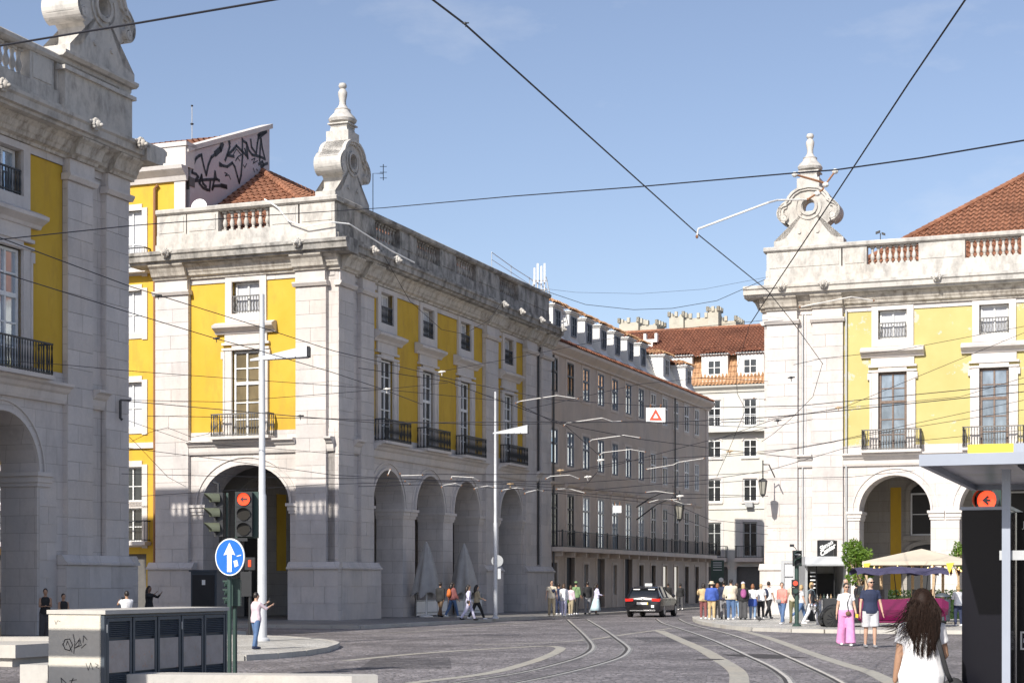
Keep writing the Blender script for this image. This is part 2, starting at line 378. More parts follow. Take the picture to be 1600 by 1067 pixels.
def railing(F, par, s0, s1, z0, z1, d0, d1, step=.11, mat='iron', r=.022, name='balcony_railing', bulge=True, base=True):
    """iron balcony: front run at d1 and two returns to d0"""
    mb = MB()
    runs = [(s0, d1, s1, d1)]
    if d1-d0 > .12: runs += [(s0, d0, s0, d1), (s1, d0, s1, d1)]
    for (a, da, b, db) in runs:
        ln = math.hypot(b-a, db-da); n = max(2, int(ln/step))
        F.box(mb, min(a, b)-.03, max(a, b)+.03, z1-.05, z1, min(da, db)-.025, max(da, db)+.025)
        F.box(mb, min(a, b)-.02, max(a, b)+.02, z0+.03, z0+.07, min(da, db)-.02, max(da, db)+.02)
        for i in range(n+1):
            t = i/n; q, dd = a+(b-a)*t, da+(db-da)*t
            x, y, _ = F.p(q, 0, dd); rr = r*1.5 if i in (0, n) else r
            H = z1-z0
            pf = [(rr*.6, z0), (rr*1.3, z0+H*.1), (rr*.6, z0+H*.2), (rr*1.25, z0+H*.42), (rr*.55, z0+H*.75), (rr*1., z0+H*.85), (rr*.6, z1)] if bulge else [(rr*.6, z0), (rr*.6, z1)]
            mb.lathe(pf, (x, y, 0), 5)
    o = mb.build(name, mat, par)
    return o
# baluster shared mesh
_b = MB(); _b.box((-.10, -.10, 0), (.10, .10, .07)); _b.box((-.10, -.10, .75), (.10, .10, .82))
_b.lathe([(.06, .07), (.075, .11), (.05, .16), (.085, .24), (.105, .33), (.085, .43), (.055, .52), (.048, .60), (.075, .66), (.06, .75)], n=10)
BAL = {k: _b.mesh('baluster', k, smooth=True) for k in ('parapet', 'sooty', 'trim')}
# carved lion head spout
_b = MB(); _b.ell((0, -.12, 0), (.17, .17, .19), 10, 7); _b.ell((0, -.30, -.05), (.09, .10, .08), 8, 5)
for a in range(10):
    t = a/10*2*math.pi; _b.ell((.20*math.cos(t), -.05, .20*math.sin(t)), (.09, .10, .09), 6, 4)
_b.ell((.30, 0, .08), (.12, .06, .07), 6, 4); _b.ell((-.30, 0, .08), (.12, .06, .07), 6, 4); _b.ell((-.06, -.27, .05), (.025,)*3, 5, 4); _b.ell((.06, -.27, .05), (.025,)*3, 5, 4)
LION = _b.mesh('carved_lion_head', 'parapet', smooth=True)
CORN = [(-.2, 14.42), (.12, 14.42), (.14, 14.5), (.26, 14.56), (.30, 14.66), (.34, 14.70), (.42, 14.86), (.56, 14.98), (.74, 15.04), (.76, 15.12), (.88, 15.14), (.90, 15.34), (.97, 15.40), (.97, 15.50), (.80, 15.57), (-.2, 15.57)]
LEDG = [(-.05, 7.02), (.10, 7.02), (.14, 7.12), (.16, 7.30), (.24, 7.36), (.30, 7.46), (.42, 7.52), (.42, 7.60), (-.05, 7.62)]
HOOD = [(-.02, 12.02), (.10, 12.02), (.16, 12.12), (.26, 12.18), (.40, 12.26), (.42, 12.36), (.12, 12.50), (-.02, 12.50)]
def lion(F, par, s, d=.98, z=15.42):
    x, y, _ = F.p(s, 0, d); o = link('carved_lion_head', LION, par, loc=(x, y, z), rot=(0, 0, math.atan2(F.nd[1], F.nd[0])+math.pi/2), scale=(.72, .72, .72))
    return o
def facade(F, par, L, bays, pils, arcs, parapet, zs=4.92, corner=(0., 0.), opt=None):
    o = dict(depth=1.3, wall='yellow', soot='sooty', pp='parapet', winf='white_paint', panes=('pane_brown', 'pane_blind'), blocks=True, bal='parapet', rail='iron', rails='iron',
             inner='inner', z0=0., lions=(), balstep=.29, hoodx=1.42, kind=None)
    o.update(opt or {})
    # ground storey with arches
    mb = MB(); F.arches(mb, 0, L, 7.1, arcs, zs, o['depth'], mi=0); mb.build('arcade_wall', 'stone', par)
    for c, r, h in arcs:
        mb = MB(); F.band(mb, c, r, h, zs, .10, -.02, .09); F.band(mb, c, r, h, zs, .05, -.02, .05, .30)
        for sg in (-1, 1):   # impost blocks wrapping the pier
            q = c+sg*r
            for (a, b, e) in ((4.50, 4.62, .05), (4.62, 4.80, .09), (4.80, 4.92, .15)):
                F.box(mb, q-sg*e, q+sg*.62, a, b, -o['depth']-.01, e)
        mb.build('arch_moulding', 'trim', par)
    # piers between arches clad with blocks
    # upper storey
    ops = []
    for c in bays: ops += [(c-.66, c+.66, 7.62, 11.32), (c-.66, c+.66, 12.86, 14.22)]
    mb = MB(); F.wall(mb, 0, L, 7.1, 7.96, ops, 0, .35); mb.build('stone_wall', 'stone', par); mb = MB(); F.wall(mb, 0, L, 14.2, 14.45, ops, .02, .35); mb.build('frieze', 'stone', par)
    mb = MB(); pe = [x for p in pils for x in p[:2]]; pe = pe if pe and pe[0] < .5 else [0., 0.]+pe
    gaps = [(pe[i], pe[i+1]) for i in range(1, len(pe)-1, 2) if pe[i+1]-pe[i] > 1.2]+([(pe[-1], L)] if L-pe[-1] > .6 else [])
    for a, b in gaps: mb = MB(); F.wall(mb, a, b, 7.96, 14.2, [q for q in ops if a < q[0] < b], -.03, .32); mb.build('plaster_wall', o['wall'], par)
    x = 0
    for a, b in gaps+[(L, L)]:
        if a-x > .02: mb = MB(); F.wall(mb, x, a, 7.96, 14.2, [], -.02, .3); mb.build('stone_wall', 'stone', par)
        x = b
    # end/inner closure of window recess is given by the core volume
    for k, c in enumerate(bays):
        mb = MB()
        for sg in (-1, 1):
            F.box(mb, c+sg*.66, c+sg*.98, 7.63, 11.34, -.34, .07); F.box(mb, c+sg*.98, c+sg*1.06, 7.963, 11.0, -.02, .10)
            F.box(mb, c+sg*.98, c+sg*1.16, 11.0, 11.3, -.02, .10)
            F.box(mb, c+sg*.66, c+sg*.97, 12.52, 14.40, -.34, .07)
        F.box(mb, c-.659, c+.659, 11.32, 11.62, -.34, .069); F.box(mb, c-.659, c+.659, 12.52, 12.86, -.34, .069); F.box(mb, c-.659, c+.659, 14.2, 14.40, -.34, .069)
        F.box(mb, c-1.12, c+1.12, 11.342, 11.44, -.02, .11); F.box(mb, c-1.12, c+1.12, 11.56, 11.66, -.02, .12); F.box(mb, c-1.0, c+1.0, 11.66, 12.03, -.02, .06)
        F.box(mb, c-.659, c+.659, 7.55, 7.66, -.34, .10)
        mb.build('window_surround', 'trim', par)
        mb = MB(); F.prof(mb, HOOD, c-o['hoodx'], c+o['hoodx']); mb.build('window_hood', 'trim', par)
        p1, p2 = o['panes']
        if callable(p1): pf = lambda i, j, k=k: p1(k, i, j)
        else: pf = p1
        fm = o['winf']; fu = o.get('winfu', fm)
        window(F, par, c-.62, c+.62, 7.68, 11.30, -.17, 2, [1, 1, 1.15, .9, .9], fm, pf, .085, transom=9.85)
        window(F, par, c-.62, c+.62, 12.88, 14.18, -.28, 2, [1], fu, p2, .085)
        mb = MB(); F.box(mb, c-1.38, c+1.38, 7.60, 7.72, .0, .62); mb.build('balcony_slab', 'trim', par)
        railing(F, par, c-1.33, c+1.33, 7.72, 8.66, .1, .56, .125, o['rail'])
        railing(F, par, c-.60, c+.60, 12.90, 13.62, -.02, -.02, .12, o['rails'])
    # ledges between pilasters
    edges = [0.]+[x for p in pils for x in p[:2]]+[L]
    seg = [(edges[i], edges[i+1]) for i in range(0, len(edges), 2)]
    for a, b in seg:
        if b-a > .25: mb = MB(); F.prof(mb, LEDG, a+.003, b-.003); mb.build('string_course', 'trim', par)
    # pilasters
    for (a, b) in pils:
        mb = MB(); F.box(mb, a, b, 2.42, 14.43, -.02, .14); mb.build('pilaster', 'stone', par)
        if o['blocks']: F.ashlar(par, a, b, 2.5, 13.76, .14, h=.56, ln=1.4)
        mb = MB(); F.prof(mb, [(.0, 13.78), (.26, 13.78), (.30, 13.84), (.34, 13.90), (.34, 13.96), (.0, 13.98)], a-.09, b+.09)
        F.box(mb, a+.02, b-.02, 13.985, 14.42, -.02, .235); mb.build('pilaster_capital', 'trim', par)
    # plinths
    for (a, b) in o.get('plinths', []):
        mb = MB(); F.box(mb, a, b, o['z0'], 2.2, -.04 if a > .1 else .0, .30)
        F.prof(mb, [(.0, 2.2), (.40, 2.2), (.40, 2.27), (.32, 2.32), (.24, 2.44), (.19, 2.50), (.0, 2.50)], a-.04, b+.04)
        mb.build('plinth', 'stone', par)
        F.ashlar(par, a, b, .10, 2.18, .30, h=.7, ln=1.05)
    # cornice
    mb = MB(); F.prof(mb, CORN[:8]+[(.55, 15.0), (-.2, 15.0)], 0-corner[0]*.3, L); mb.build('cornice_bed', 'bed', par)
    mb = MB(); F.prof(mb, [(-.2, 15.001), (.56, 15.001), (.74, 15.04), (.76, 15.12), (.88, 15.14), (.90, 15.34), (.97, 15.40), (.97, 15.50), (.80, 15.57), (-.2, 15.57)], 0-corner[0], L+corner[1])
    mb.build('cornice', o['soot'], par)
    for (a, b) in pils:
        mb = MB(); F.prof(mb, [(-.0, 14.425), (.32, 14.425), (.36, 14.5), (.46, 14.56), (.50, 14.68), (.60, 14.86), (.72, 14.96), (.74, 15.02), (-.0, 15.02)], a-.02, b+.02); mb.build('cornice_break', 'bed', par)
    for q in o['lions']: lion(F, par, q)
    # parapet
    mb = MB()
    F.box(mb, -corner[0]*.12 if corner[0] else 0, L, 15.57, 15.95, -.55, .16); F.box(mb, -corner[0]*.06, L, 15.95, 16.36, -.5, .06)
    for kind, a, b in parapet:
        if kind == 'pier': F.box(mb, a, b, 16.36, 17.22, -.46, .03); F.box(mb, a+.12, b-.12, 16.46, 17.12, .03, .055)
        else:
            n = max(1, round((b-a)/o['balstep']))
            for i in range(n):
                x, y, _ = F.p(a+(i+.5)*(b-a)/n, 0, -.2); link('baluster', BAL[o['bal']], par, loc=(x, y, 16.38))
    F.prof(mb, [(-.52, 17.22), (.08, 17.22), (.16, 17.28), (.18, 17.40), (.10, 17.46), (-.54, 17.46)], -corner[0]*.16, L)
    mb.build('parapet', o['pp'], par)
def ornament(F, par, c, zb, sc_=1.0, w=1.0, mat='parapet', mid=.42, hd=.42):
    """scrolled roof ornament; plate in the facade plane centred at s=c, d from -mid-hd to -mid+hd"""
    hole = .30; hz = 1.96
    prof = [(1.72, 0), (1.72, .34), (1.40, .36), (1.14, .47), (.97, .66), (.92, .9), (.96, 1.10), (1.12, 1.23), (1.36, 1.26), (1.51, 1.44), (1.54, 1.70), (1.47, 1.95), (1.28, 2.15), (1.10, 2.26), (1.0, 2.48), (.82, 2.68), (.5, 2.86), (0, 2.93)]
    out = [(x*w, z) for x, z in prof]+[(-x*w, z) for x, z in prof[-2::-1]]
    n = len(out)
    def pt(x, z, d): return F.p(c+x*sc_, zb+z*sc_, -mid+d)
    mb = MB()
    hl = []
    for x, z in out:
        t = math.atan2(z-hz, x); hl.append((hole*math.cos(t), hz+hole*1.1*math.sin(t)))
    for d in (-hd, hd):
        for i in range(n-1): mb.quad(pt(*out[i], d), pt(*out[i+1], d), pt(*hl[i+1], d), pt(*hl[i], d))
    mb.quad(pt(*out[-1], -hd), pt(*out[0], -hd), pt(*hl[0], -hd), pt(*hl[-1], -hd)); mb.quad(pt(*out[-1], hd), pt(*out[0], hd), pt(*hl[0], hd), pt(*hl[-1], hd))
    for i in range(n):
        j = (i+1) % n; mb.quad(pt(*out[i], -hd), pt(*out[j], -hd), pt(*out[j], hd), pt(*out[i], hd)); mb.quad(pt(*hl[i], -hd), pt(*hl[j], -hd), pt(*hl[j], hd), pt(*hl[i], hd))
    # raised mouldings: ring, arch band, scrolls
    def ring(r0, r1, cx, cz, d0, d1, t0=0, t1=360, N=28, sx=1.):
        pr = [((cx+r0*sx*math.cos(R(t0+(t1-t0)*i/N)), cz+r0*math.sin(R(t0+(t1-t0)*i/N))), (cx+r1*sx*math.cos(R(t0+(t1-t0)*i/N)), cz+r1*math.sin(R(t0+(t1-t0)*i/N)))) for i in range(N+1)]
        for (a, b), (e, g) in zip(pr, pr[1:]):
            q = [pt(x[0], x[1], dd) for dd in (d0, d1) for x in (a, b, g, e)]
            mb.add(q, [(4, 5, 6, 7), (3, 2, 1, 0), (0, 4, 7, 3), (1, 2, 6, 5), (0, 1, 5, 4), (3, 7, 6, 2)])
    for d1, dm in ((hd+.07, hd-.02), (-hd-.07, -hd+.02)):
        ring(.34, .46, 0, hz, dm, d1); ring(.58, .66, 0, hz, dm, d1*.96+0, 150, 390)
    e = hd+.16
    top = out[8:len(out)-8]; cz_ = 1.9
    for (f0, f1, ee) in ((1.0, .90, e), (.90, .80, e-.07)):
        for a_, b_ in zip(top, top[1:]):
            q0 = [(x_*f, cz_+(z_-cz_)*f) for f in (f0, f1) for x_, z_ in (a_, b_)]
            qq = [pt(x_, z_, dd) for dd in (-ee, ee) for x_, z_ in (q0[0], q0[1], q0[3], q0[2])]
            mb.add(qq, [(4, 5, 6, 7), (3, 2, 1, 0), (0, 1, 5, 4), (2, 3, 7, 6), (0, 4, 7, 3), (1, 2, 6, 5)])
    for sg in (-1, 1):
        ring(.30, .54, sg*.98*w, 1.72, -e, e, 150 if sg < 0 else -30, 270 if sg < 0 else 30+0, 10) if False else None
        ring(.36, .50, sg*1.06*w, 1.66, -e, e, (90 if sg < 0 else -80), (260 if sg < 0 else 90), 14)
        ring(.24, .36, sg*1.06*w, 1.66, -e+.08, e-.08, (90 if sg < 0 else -80), (260 if sg < 0 else 90), 14)
        ring(.02, .15, sg*1.20*w, 1.42, -e-.02, e+.02, 0, 360, 12)
        ring(.15, .19, sg*1.18*w, 1.44, -e, e, 0, 360, 12)
        ring(.0, .09, sg*.45*w, .72, -hd-.06, hd+.06, 0, 360, 8)
    x, y, _ = F.p(c, 0, -mid); k = sc_
    mb.build('corner_ornament', mat, par, smooth=True)
    mb = MB()
    def sqb(r, z0, z1, r2=None): mb.lathe([(r*k, zb+z0*k), ((r2 or r)*k, zb+z1*k)], (x, y, 0), 4, rot=math.pi/4)
    sqb(.78, 2.84, 3.30); sqb(.62, 3.30, 3.52, .55); sqb(.72, 3.62, 3.68); sqb(.58, 3.52, 3.62)
    mb.lathe([(r*k, zb+z*k) for r, z in ((.36, 3.68), (.56, 3.78), (.60, 3.90), (.50, 4.06), (.36, 4.20), (.32, 4.32), (.34, 4.36), (.22, 4.44), (.16, 4.56))], (x, y, 0), 12, sq=.55)
    mb.lathe([(r*k, zb+z*k) for r, z in ((.16, 4.56), (.15, 4.75), (.20, 5.0), (.21, 5.14), (.15, 5.26), (.10, 5.30), (.17, 5.36), (.19, 5.44), (.15, 5.54), (.02, 5.58))], (x, y, 0), 12)
    mb.build('finial', mat, par, smooth=True)
def roof_tiles(par, p00, p10, p01, p11, mat, per=.30, row=.46, amp=.065, name='roof', hipfn=None, **kw):
    """wavy tiled slope: p00-p10 along the eave, p01-p11 along the ridge"""
    p00, p10, p01, p11 = map(Vector, (p00, p10, p01, p11))
    e_ = (p10-p00).normalized(); Hh = ((p01-p00)-e_*(p01-p00).dot(e_)).length; n = (p10-p00).cross(p01-p00).normalized()
    if n.z < 0: n = -n
    u0 = min(0, (p01-p00).dot(e_)); u1 = max((p10-p00).length, (p11-p00).dot(e_))
    nu = max(2, int((u1-u0)/per))*4; nv = max(1, int(Hh/row)); mb = MB(); vs = []; fs = []
    for j in range(nv):
        for e in (0, 1):
            t = min(1, (j+e)/nv+(.0 if e else -.012)); A_ = p00.lerp(p01, t); B_ = p10.lerp(p11, t)
            lo = (A_-p00).dot(e_); hi = (B_-p00).dot(e_)
            for i in range(nu+1):
                u = u0+(u1-u0)*i/nu; uc = min(max(u, lo), hi); wob = .008*math.sin(i*12.9+j*7.1)
                vs.append(A_+e_*(uc-lo)+n*(amp*math.sin(i*math.pi/2+.3)+(0 if e else .075)+wob))
    r_ = nu+1
    for j in range(2*nv-1):
        for i in range(nu): fs.append((j*r_+i, j*r_+i+1, (j+1)*r_+i+1, (j+1)*r_+i))
    mb.add(vs, fs); return mb.build(name, mat, par, recalc=False, **kw)
def ridge_tiles(par, a, b, mat, r=.14, name='ridge_tile'):
    a, b = Vector(a), Vector(b); n = max(1, int((b-a).length/.42)); mb = MB()
    for i in range(n): mb.tube([a.lerp(b, i/n), a.lerp(b, (i+1.15)/n)], [r*1.12, r*.92], 8)
    return mb.build(name, mat, par, kind='stuff')
def strokes(par, P3, lines, wd, mat, name, off=.01):
    mb = MB()
    for ln in lines:
        wds = wd
        if isinstance(ln[0], (int, float)): wds = ln[0]; ln = ln[1:]
        pts = [(Vector(p), ) for p in ln]; pts = [Vector(p) for p in ln]
        for a, b in zip(pts, pts[1:]):
            t = (b-a);
            if t.length < 1e-6: continue
            t.normalize(); nn = Vector((-t.y, t.x))*wds/2; e = t*wds*.35
            mb.quad(*[P3(*q) for q in (a-e-nn, b+e-nn, b+e+nn, a-e+nn)])
    return mb.build(name, mat, par)
def text(par, s, size, mat, loc, rot, name='lettering', shear=0., ext=.004, align='CENTER', bold=0.):
    c = bpy.data.curves.new(name, 'FONT'); c.body = s; c.size = size; c.extrude = ext; c.shear = shear; c.align_x = align; c.align_y = 'CENTER'; c.resolution_u = 2; c.offset = bold
    t = bpy.data.objects.new('tmp', c); COL.objects.link(t); dg = bpy.context.evaluated_depsgraph_get()
    me = bpy.data.meshes.new_from_object(t.evaluated_get(dg)); bpy.data.objects.remove(t)
    me.materials.clear(); me.materials.append(M[mat]); me.name = name
    return link(name, me, par, loc=loc, rot=rot)
# ------------------------------------------------------------------ ground
def cobble(name, c1, c2, sc_=9., joint=(.09, .085, .08), shine=.62):
    m, nt, b = newmat(name); v = pos_vec(nt)
    vo = nt.nodes.new('ShaderNodeTexVoronoi'); vo.inputs['Scale'].default_value = sc_; nt.links.new(v, vo.inputs['Vector'])
    ve = nt.nodes.new('ShaderNodeTexVoronoi'); ve.feature = 'DISTANCE_TO_EDGE'; ve.inputs['Scale'].default_value = sc_; nt.links.new(v, ve.inputs['Vector'])
    big = noise(nt, v, .35, 6, .65); mid = noise(nt, v, 3., 4)
    c = mix(nt, ramp(nt, vo.outputs['Color'], .1, .9), c1, c2)
    c = mix(nt, ramp(nt, big, .40, .62), c, [x*.72 for x in c1]); c = mix(nt, ramp(nt, mid, .52, .8), c, [min(1, x*1.35) for x in c2])
    tr = noise(nt, pos_vec(nt, (.9, .08, 1)), .9, 5, .6); c = mix(nt, ramp(nt, tr, .55, .75), c, [x*.6 for x in c1])
    c = mix(nt, ramp(nt, ve.outputs['Distance'], .03, .09), joint, c)
    nt.links.new(c, b.inputs['Base Color']); b.inputs['Roughness'].default_value = shine; b.inputs['Specular IOR Level'].default_value = .35
    bump(nt, b, ramp(nt, ve.outputs['Distance'], .0, .2), .5, .02); return m
M['road'] = cobble('basalt_setts', (.185, .168, .175), (.34, .312, .318), 7.5, (.07, .065, .062))
M['patch'] = cobble('relaid_setts', (.11, .10, .105), (.20, .185, .19), 6.5, (.05, .047, .045))
M['pave'] = cobble('pale_limestone_mosaic', (.56, .54, .50), (.68, .66, .62), 16., (.25, .24, .22), .5)
M['pave_dk'] = cobble('worn_grey_paving', (.24, .23, .22), (.34, .325, .31), 10., (.13, .125, .12), .45)
M['kerb'] = stone('pale_kerb_stone', (.52, .50, .46), False, .25, per_obj=True)
M['line'] = stone('inlaid_white_stone', (.40, .38, .33), False, .6, (.19, .18, .17), (2, 2, 2), lo=.42, hi=.66)
pass
M['rail'] = plain('polished_rail_steel', (.58, .55, .50), .35, .35, .2, 4)  # pale diffuse colour carries the bright highlights of the rail steel
M['groove'] = plain('dark_rail_groove', (.045, .04, .04), .8)
def poly(name, pts, z0, z1, mat, **kw):
    mb = MB(); n = len(pts)
    vs = [(p[0], p[1], z1) for p in pts]; mb.add(vs, [tuple(range(n))])
    if z1-z0 > .02:
        vs = [(p[0], p[1], z) for z in (z0, z1) for p in pts]
        mb.add(vs, [(i, (i+1) % n, n+(i+1) % n, n+i) for i in range(n)])
    return mb.build(name, mat, None, kind='structure', **kw)
def sm(pts, k=8):
    pts = [Vector(p) for p in pts]; out = []
    q = [pts[0]*2-pts[1]]+pts+[pts[-1]*2-pts[-2]]
    for i in range(1, len(q)-2):
        for j in range(k):
            t = j/k; a, b, c, d = q[i-1:i+3]
            out.append(.5*((2*b)+(c-a)*t+(2*a-5*b+4*c-d)*t*t+(3*b-a-3*c+d)*t**3))
    return out+[pts[-1]]
def ribbon(mb, pts, wd, z, off=0., tk=0.):
    L = []
    for i, p in enumerate(pts):
        t = (pts[min(i+1, len(pts)-1)]-pts[max(i-1, 0)]); t.z = 0; t.normalize(); n = Vector((-t.y, t.x, 0))
        wv = wd[i] if isinstance(wd, list) else wd
        L.append((p+n*(off-wv/2), p+n*(off+wv/2)))
    for (a, b), (c, d) in zip(L, L[1:]):
        mb.quad((a.x, a.y, z), (b.x, b.y, z), (d.x, d.y, z), (c.x, c.y, z))
poly('ground', [(-1500, -300), (1500, -300), (1500, 2500), (-1500, 2500)], 0, -.03, 'pave_dk')
poly('cobbled_road', [(-70, -12), (60, -12), (75, 190), (-40, 190)], 0, 0., 'road')
def kerb(par, pts, z=.12, wd=.28, ln=1.1):
    pts = [Vector((p[0], p[1], 0)) for p in pts]; me = ubox('kerb'); 
    for a, b in zip(pts, pts[1:]):
        n = max(1, round((b-a).length/ln)); ang = math.atan2(b.y-a.y, b.x-a.x)
        for i in range(n):
            p = a.lerp(b, (i+.5)/n)
            link('kerb_stone', me, par, loc=(p.x, p.y, z/2+.003), scale=((b-a).length/n-.012, wd, z+.006), rot=(0, 0, ang))
# pavement under the central and grey buildings
ke = [P(4.7, -7.5), P(4.9, 0), P(5, 12), P(5, 30), P(5, 60)]
pa = [P(-40, -7.5), P(3.6, -7.5)]+ke[0:]+[P(5, 68), P(-40, 68)]
o = poly('pavement', pa, 0, .12, 'pave_dk'); kerb(o, [P(-12, -7.5), P(3.6, -7.5)]+ke)
# pavement before the building at the street end
poly('pavement', [P(-40, 71), P(40, 71), P(40, 120), P(-40, 120)], 0, .12, 'pave_dk')
# pavement along the left building
o = poly('pavement', [P(-40, -14.2), P(3.2, -14.2), P(4.4, -15.4), P(4.4, -34), P(-40, -34)], 0, .12, 'pave_dk')
kerb(o, [P(-6, -14.2), P(3.2, -14.2), P(4.4, -15.4), P(4.4, -34)])
# island with the lamp post
isl = [G(330, 1024, .12), G(380, 1023, .12), G(430, 1020, .12), G(474, 1016, .12), G(506, 1011, .12), G(522, 1006, .12), G(526, 1003, .12), G(516, 1000, .12), G(490, 997, .12), G(450, 994, .12), G(400, 992, .12), G(330, 990, .12)]
o = poly('traffic_island', isl, 0, .12, 'pave'); kerb(o, [p for p in isl[:11]], wd=.16, ln=.9)
# right-hand pavement
rk = [P(12.2, 62), P(12.3, 22), G(1086, 963, .12), G(1088, 966.5, .12), G(1098, 970, .12), G(1112, 973, .12), G(1140, 977, .12), G(1180, 980, .12), G(1240, 982, .12), G(1290, 983, .12), G(1400, 984, .12), G(1620, 985, .12), G(1760, 985, .12)]
pr = rk+[P(60, 0), P(60, 62)]
o = poly('pavement', pr, 0, .12, 'pave'); kerb(o, rk[1:], wd=.25)
# tram rails
def gp(l): return sm([G(*p) for p in l])
RAILS = [
 ([(886, 967.5), (888, 969.6), (907, 987), (919, 999.7), (925, 1009), (921, 1017), (905, 1026), (878, 1034.6), (820, 1049), (740, 1062), (660, 1074)], 'left inner tram rail curving across the setts'),
 ([(916, 967.5), (920, 969.6), (944, 984), (963.6, 998), (979, 1010), (980, 1017), (967.5, 1027), (928.7, 1039.5), (878, 1052), (820, 1064), (760, 1075)], 'left outer tram rail curving across the setts'),
 ([(1025, 966.5), (1034, 973), (1055, 980), (1080, 988), (1110, 999), (1140, 1012), (1166, 1024), (1200, 1040), (1224, 1056), (1232, 1067), (1236, 1080)], 'inner rail of the right-hand tram curve'),
 ([(1060, 966.5), (1070, 972), (1092, 979), (1140, 991), (1176, 1004), (1220, 1022), (1260, 1040), (1290, 1054), (1314, 1067), (1330, 1080)], 'outer rail of the right-hand tram curve')]
for l, lab in RAILS:
    pts = gp(l); mb = MB(); ribbon(mb, pts, .24, .004); o1 = mb.build('tram_rail_bed', 'pave_dk', None, recalc=False, kind='structure')
    mb = MB(); ribbon(mb, pts, .07, .0085, .035); o2 = mb.build('tram_rail', 'rail', None, recalc=False, kind='structure')
    mb = MB(); ribbon(mb, pts, .07, .0085, -.036); mb.build('tram_rail_groove', 'groove', None, recalc=False, kind='structure')
for l, wd in [
 ([(1148, 982), (1200, 996), (1272, 1022), (1320, 1038), (1360, 1050), (1392, 1066), (1410, 1075)], .30),
 ([(1030, 985), (1080, 1007), (1100, 1016), (1124, 1030), (1146, 1044), (1154, 1054), (1155, 1067), (1154, 1080)], .34),
 ([(640, 1067), (760, 1052), (820, 1037), (850, 1027), (868, 1019), (876, 1013), (868, 1010), (850, 1009), (820, 1010.5), (740, 1015), (640, 1022), (540, 1032)], .26),
 ([(740, 1007), (820, 1005), (910, 1000), (990, 989), (1050, 981)], .16),
 ([(1080, 1008), (1120, 1008), (1180, 1007)], .2), ([(560, 990), (640, 987), (740, 979), (830, 972)], .12)]:
    mb = MB(); ribbon(mb, gp(l), wd, .0045 if wd > .2 else .0025); mb.build('inlaid_stone_line', 'line', None, recalc=False, kind='structure')
mb = MB(); ribbon(mb, [G(1160, 1022), G(1230, 1028)], 1.1, .0065); mb.build('repair_patch', 'groove', None, recalc=False, kind='structure').scale = (1, 1, 1)
for (px, py, r_) in ((1110, 1030, .30),):
    g_ = G(px, py); mb = MB(); mb.tube([(g_.x, g_.y, .0), (g_.x, g_.y, .006)], r_, 24); mb.build('manhole_cover', 'groove', None, kind='structure')
for (px, py, w1, w2) in ((560, 1045, 1.8, 5.0), (1010, 1003, 2.0, 4.6)):
    g_ = G(px, py); mb = MB(); mb.quad((g_.x, g_.y, .0018), (g_.x+w1, g_.y+.2, .0018), (g_.x+w1-.2, g_.y+w2, .0018), (g_.x-.1, g_.y+w2-.3, .0018)); mb.build('repair_patch', 'patch', None, kind='structure')
# ------------------------------------------------------------------ arcaded building in the middle
RZ = ANG
A = thing('arcaded_building', 'yellow and white corner building with arcade and scrolled roof ornament, in the middle', 'building', P(-.12, 0), RZ)
def core(par, boxes, mat='inner', name='inner_walls'):
    mb = MB()
    for q in boxes: mb.box(*q)
    return mb.build(name, mat, par)
Ff = Fac((0, 0), (-1, 0), (0, -1)); Fs = Fac((0, 0), (0, 1), (1, 0))
def lastpane(dark, sky, n):
    return lambda k, i, j: dark
facade(Ff, A, 8.42, [4.12], [(.32, 1.72), (6.8, 8.42)], [(4.12, 2.06, 1.64)],
       [('pier', 0, 1.6), ('pier', 1.68, 3.0), ('bal', 3.05, 5.4), ('pier', 5.45, 6.95), ('pier', 7.0, 8.42)],
       corner=(.97, .9), opt=dict(depth=1.3, plinths=[(-.30, 2.0), (6.55, 8.7)], lions=(1.2, 7.4), rail='iron_grey', rails='iron_grey', balstep=.34))
facade(Fs, A, 25.9, [4.95, 9.4, 13.9, 19.75], [(0, 1.4), (2.1, 3.36), (16.2, 17.9), (21.9, 23.5), (24.3, 25.9)],
       [(5.05, 1.62, 1.62), (9.6, 1.62, 1.62), (14.0, 1.62, 1.62), (20.0, 1.62, 1.62)],
       [('pier', .05, 3.7), ('bal', 3.8, 6.2), ('pier', 6.3, 8.1), ('bal', 8.2, 10.7), ('pier', 10.8, 12.7), ('bal', 12.8, 15.2), ('pier', 15.3, 18.4), ('bal', 18.5, 21.), ('pier', 21.1, 25.9)],
       opt=dict(depth=1.3, plinths=[(.001, 3.72), (15.9, 18.2), (21.7, 25.9)], lions=(1.6, 3.9, 16.6, 19, 22, 25.4), bal='sooty', panes=('pane_dark', 'pane_blind'), pp='sooty', corner=(0, 0)))
ornament(Fs, A, 1.95, 17.44, .93, 1., 'parapet', .62, .46)
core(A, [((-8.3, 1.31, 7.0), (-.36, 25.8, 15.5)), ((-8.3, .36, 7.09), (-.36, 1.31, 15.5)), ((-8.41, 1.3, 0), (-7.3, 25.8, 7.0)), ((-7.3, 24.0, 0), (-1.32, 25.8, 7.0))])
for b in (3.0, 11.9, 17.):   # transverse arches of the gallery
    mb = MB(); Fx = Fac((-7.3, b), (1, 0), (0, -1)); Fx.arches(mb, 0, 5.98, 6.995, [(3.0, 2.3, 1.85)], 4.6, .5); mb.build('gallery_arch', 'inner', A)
Fb = Fac((-7.3, 0), (0, 1), (1, 0))
for s in (1.4, 3.9, 8.4, 12.8): mb = MB(); Fb.box(mb, s, s+.9, 2.2, 5.8, 0, .03); mb.build('gallery_plaster', 'yellow', A)
for s in (5.4, 9.7, 14.2):
    mb = MB(); Fb.box(mb, s, s+1.7, .12, 4.4, 0, .06); mb.build('gallery_door', 'black', A)
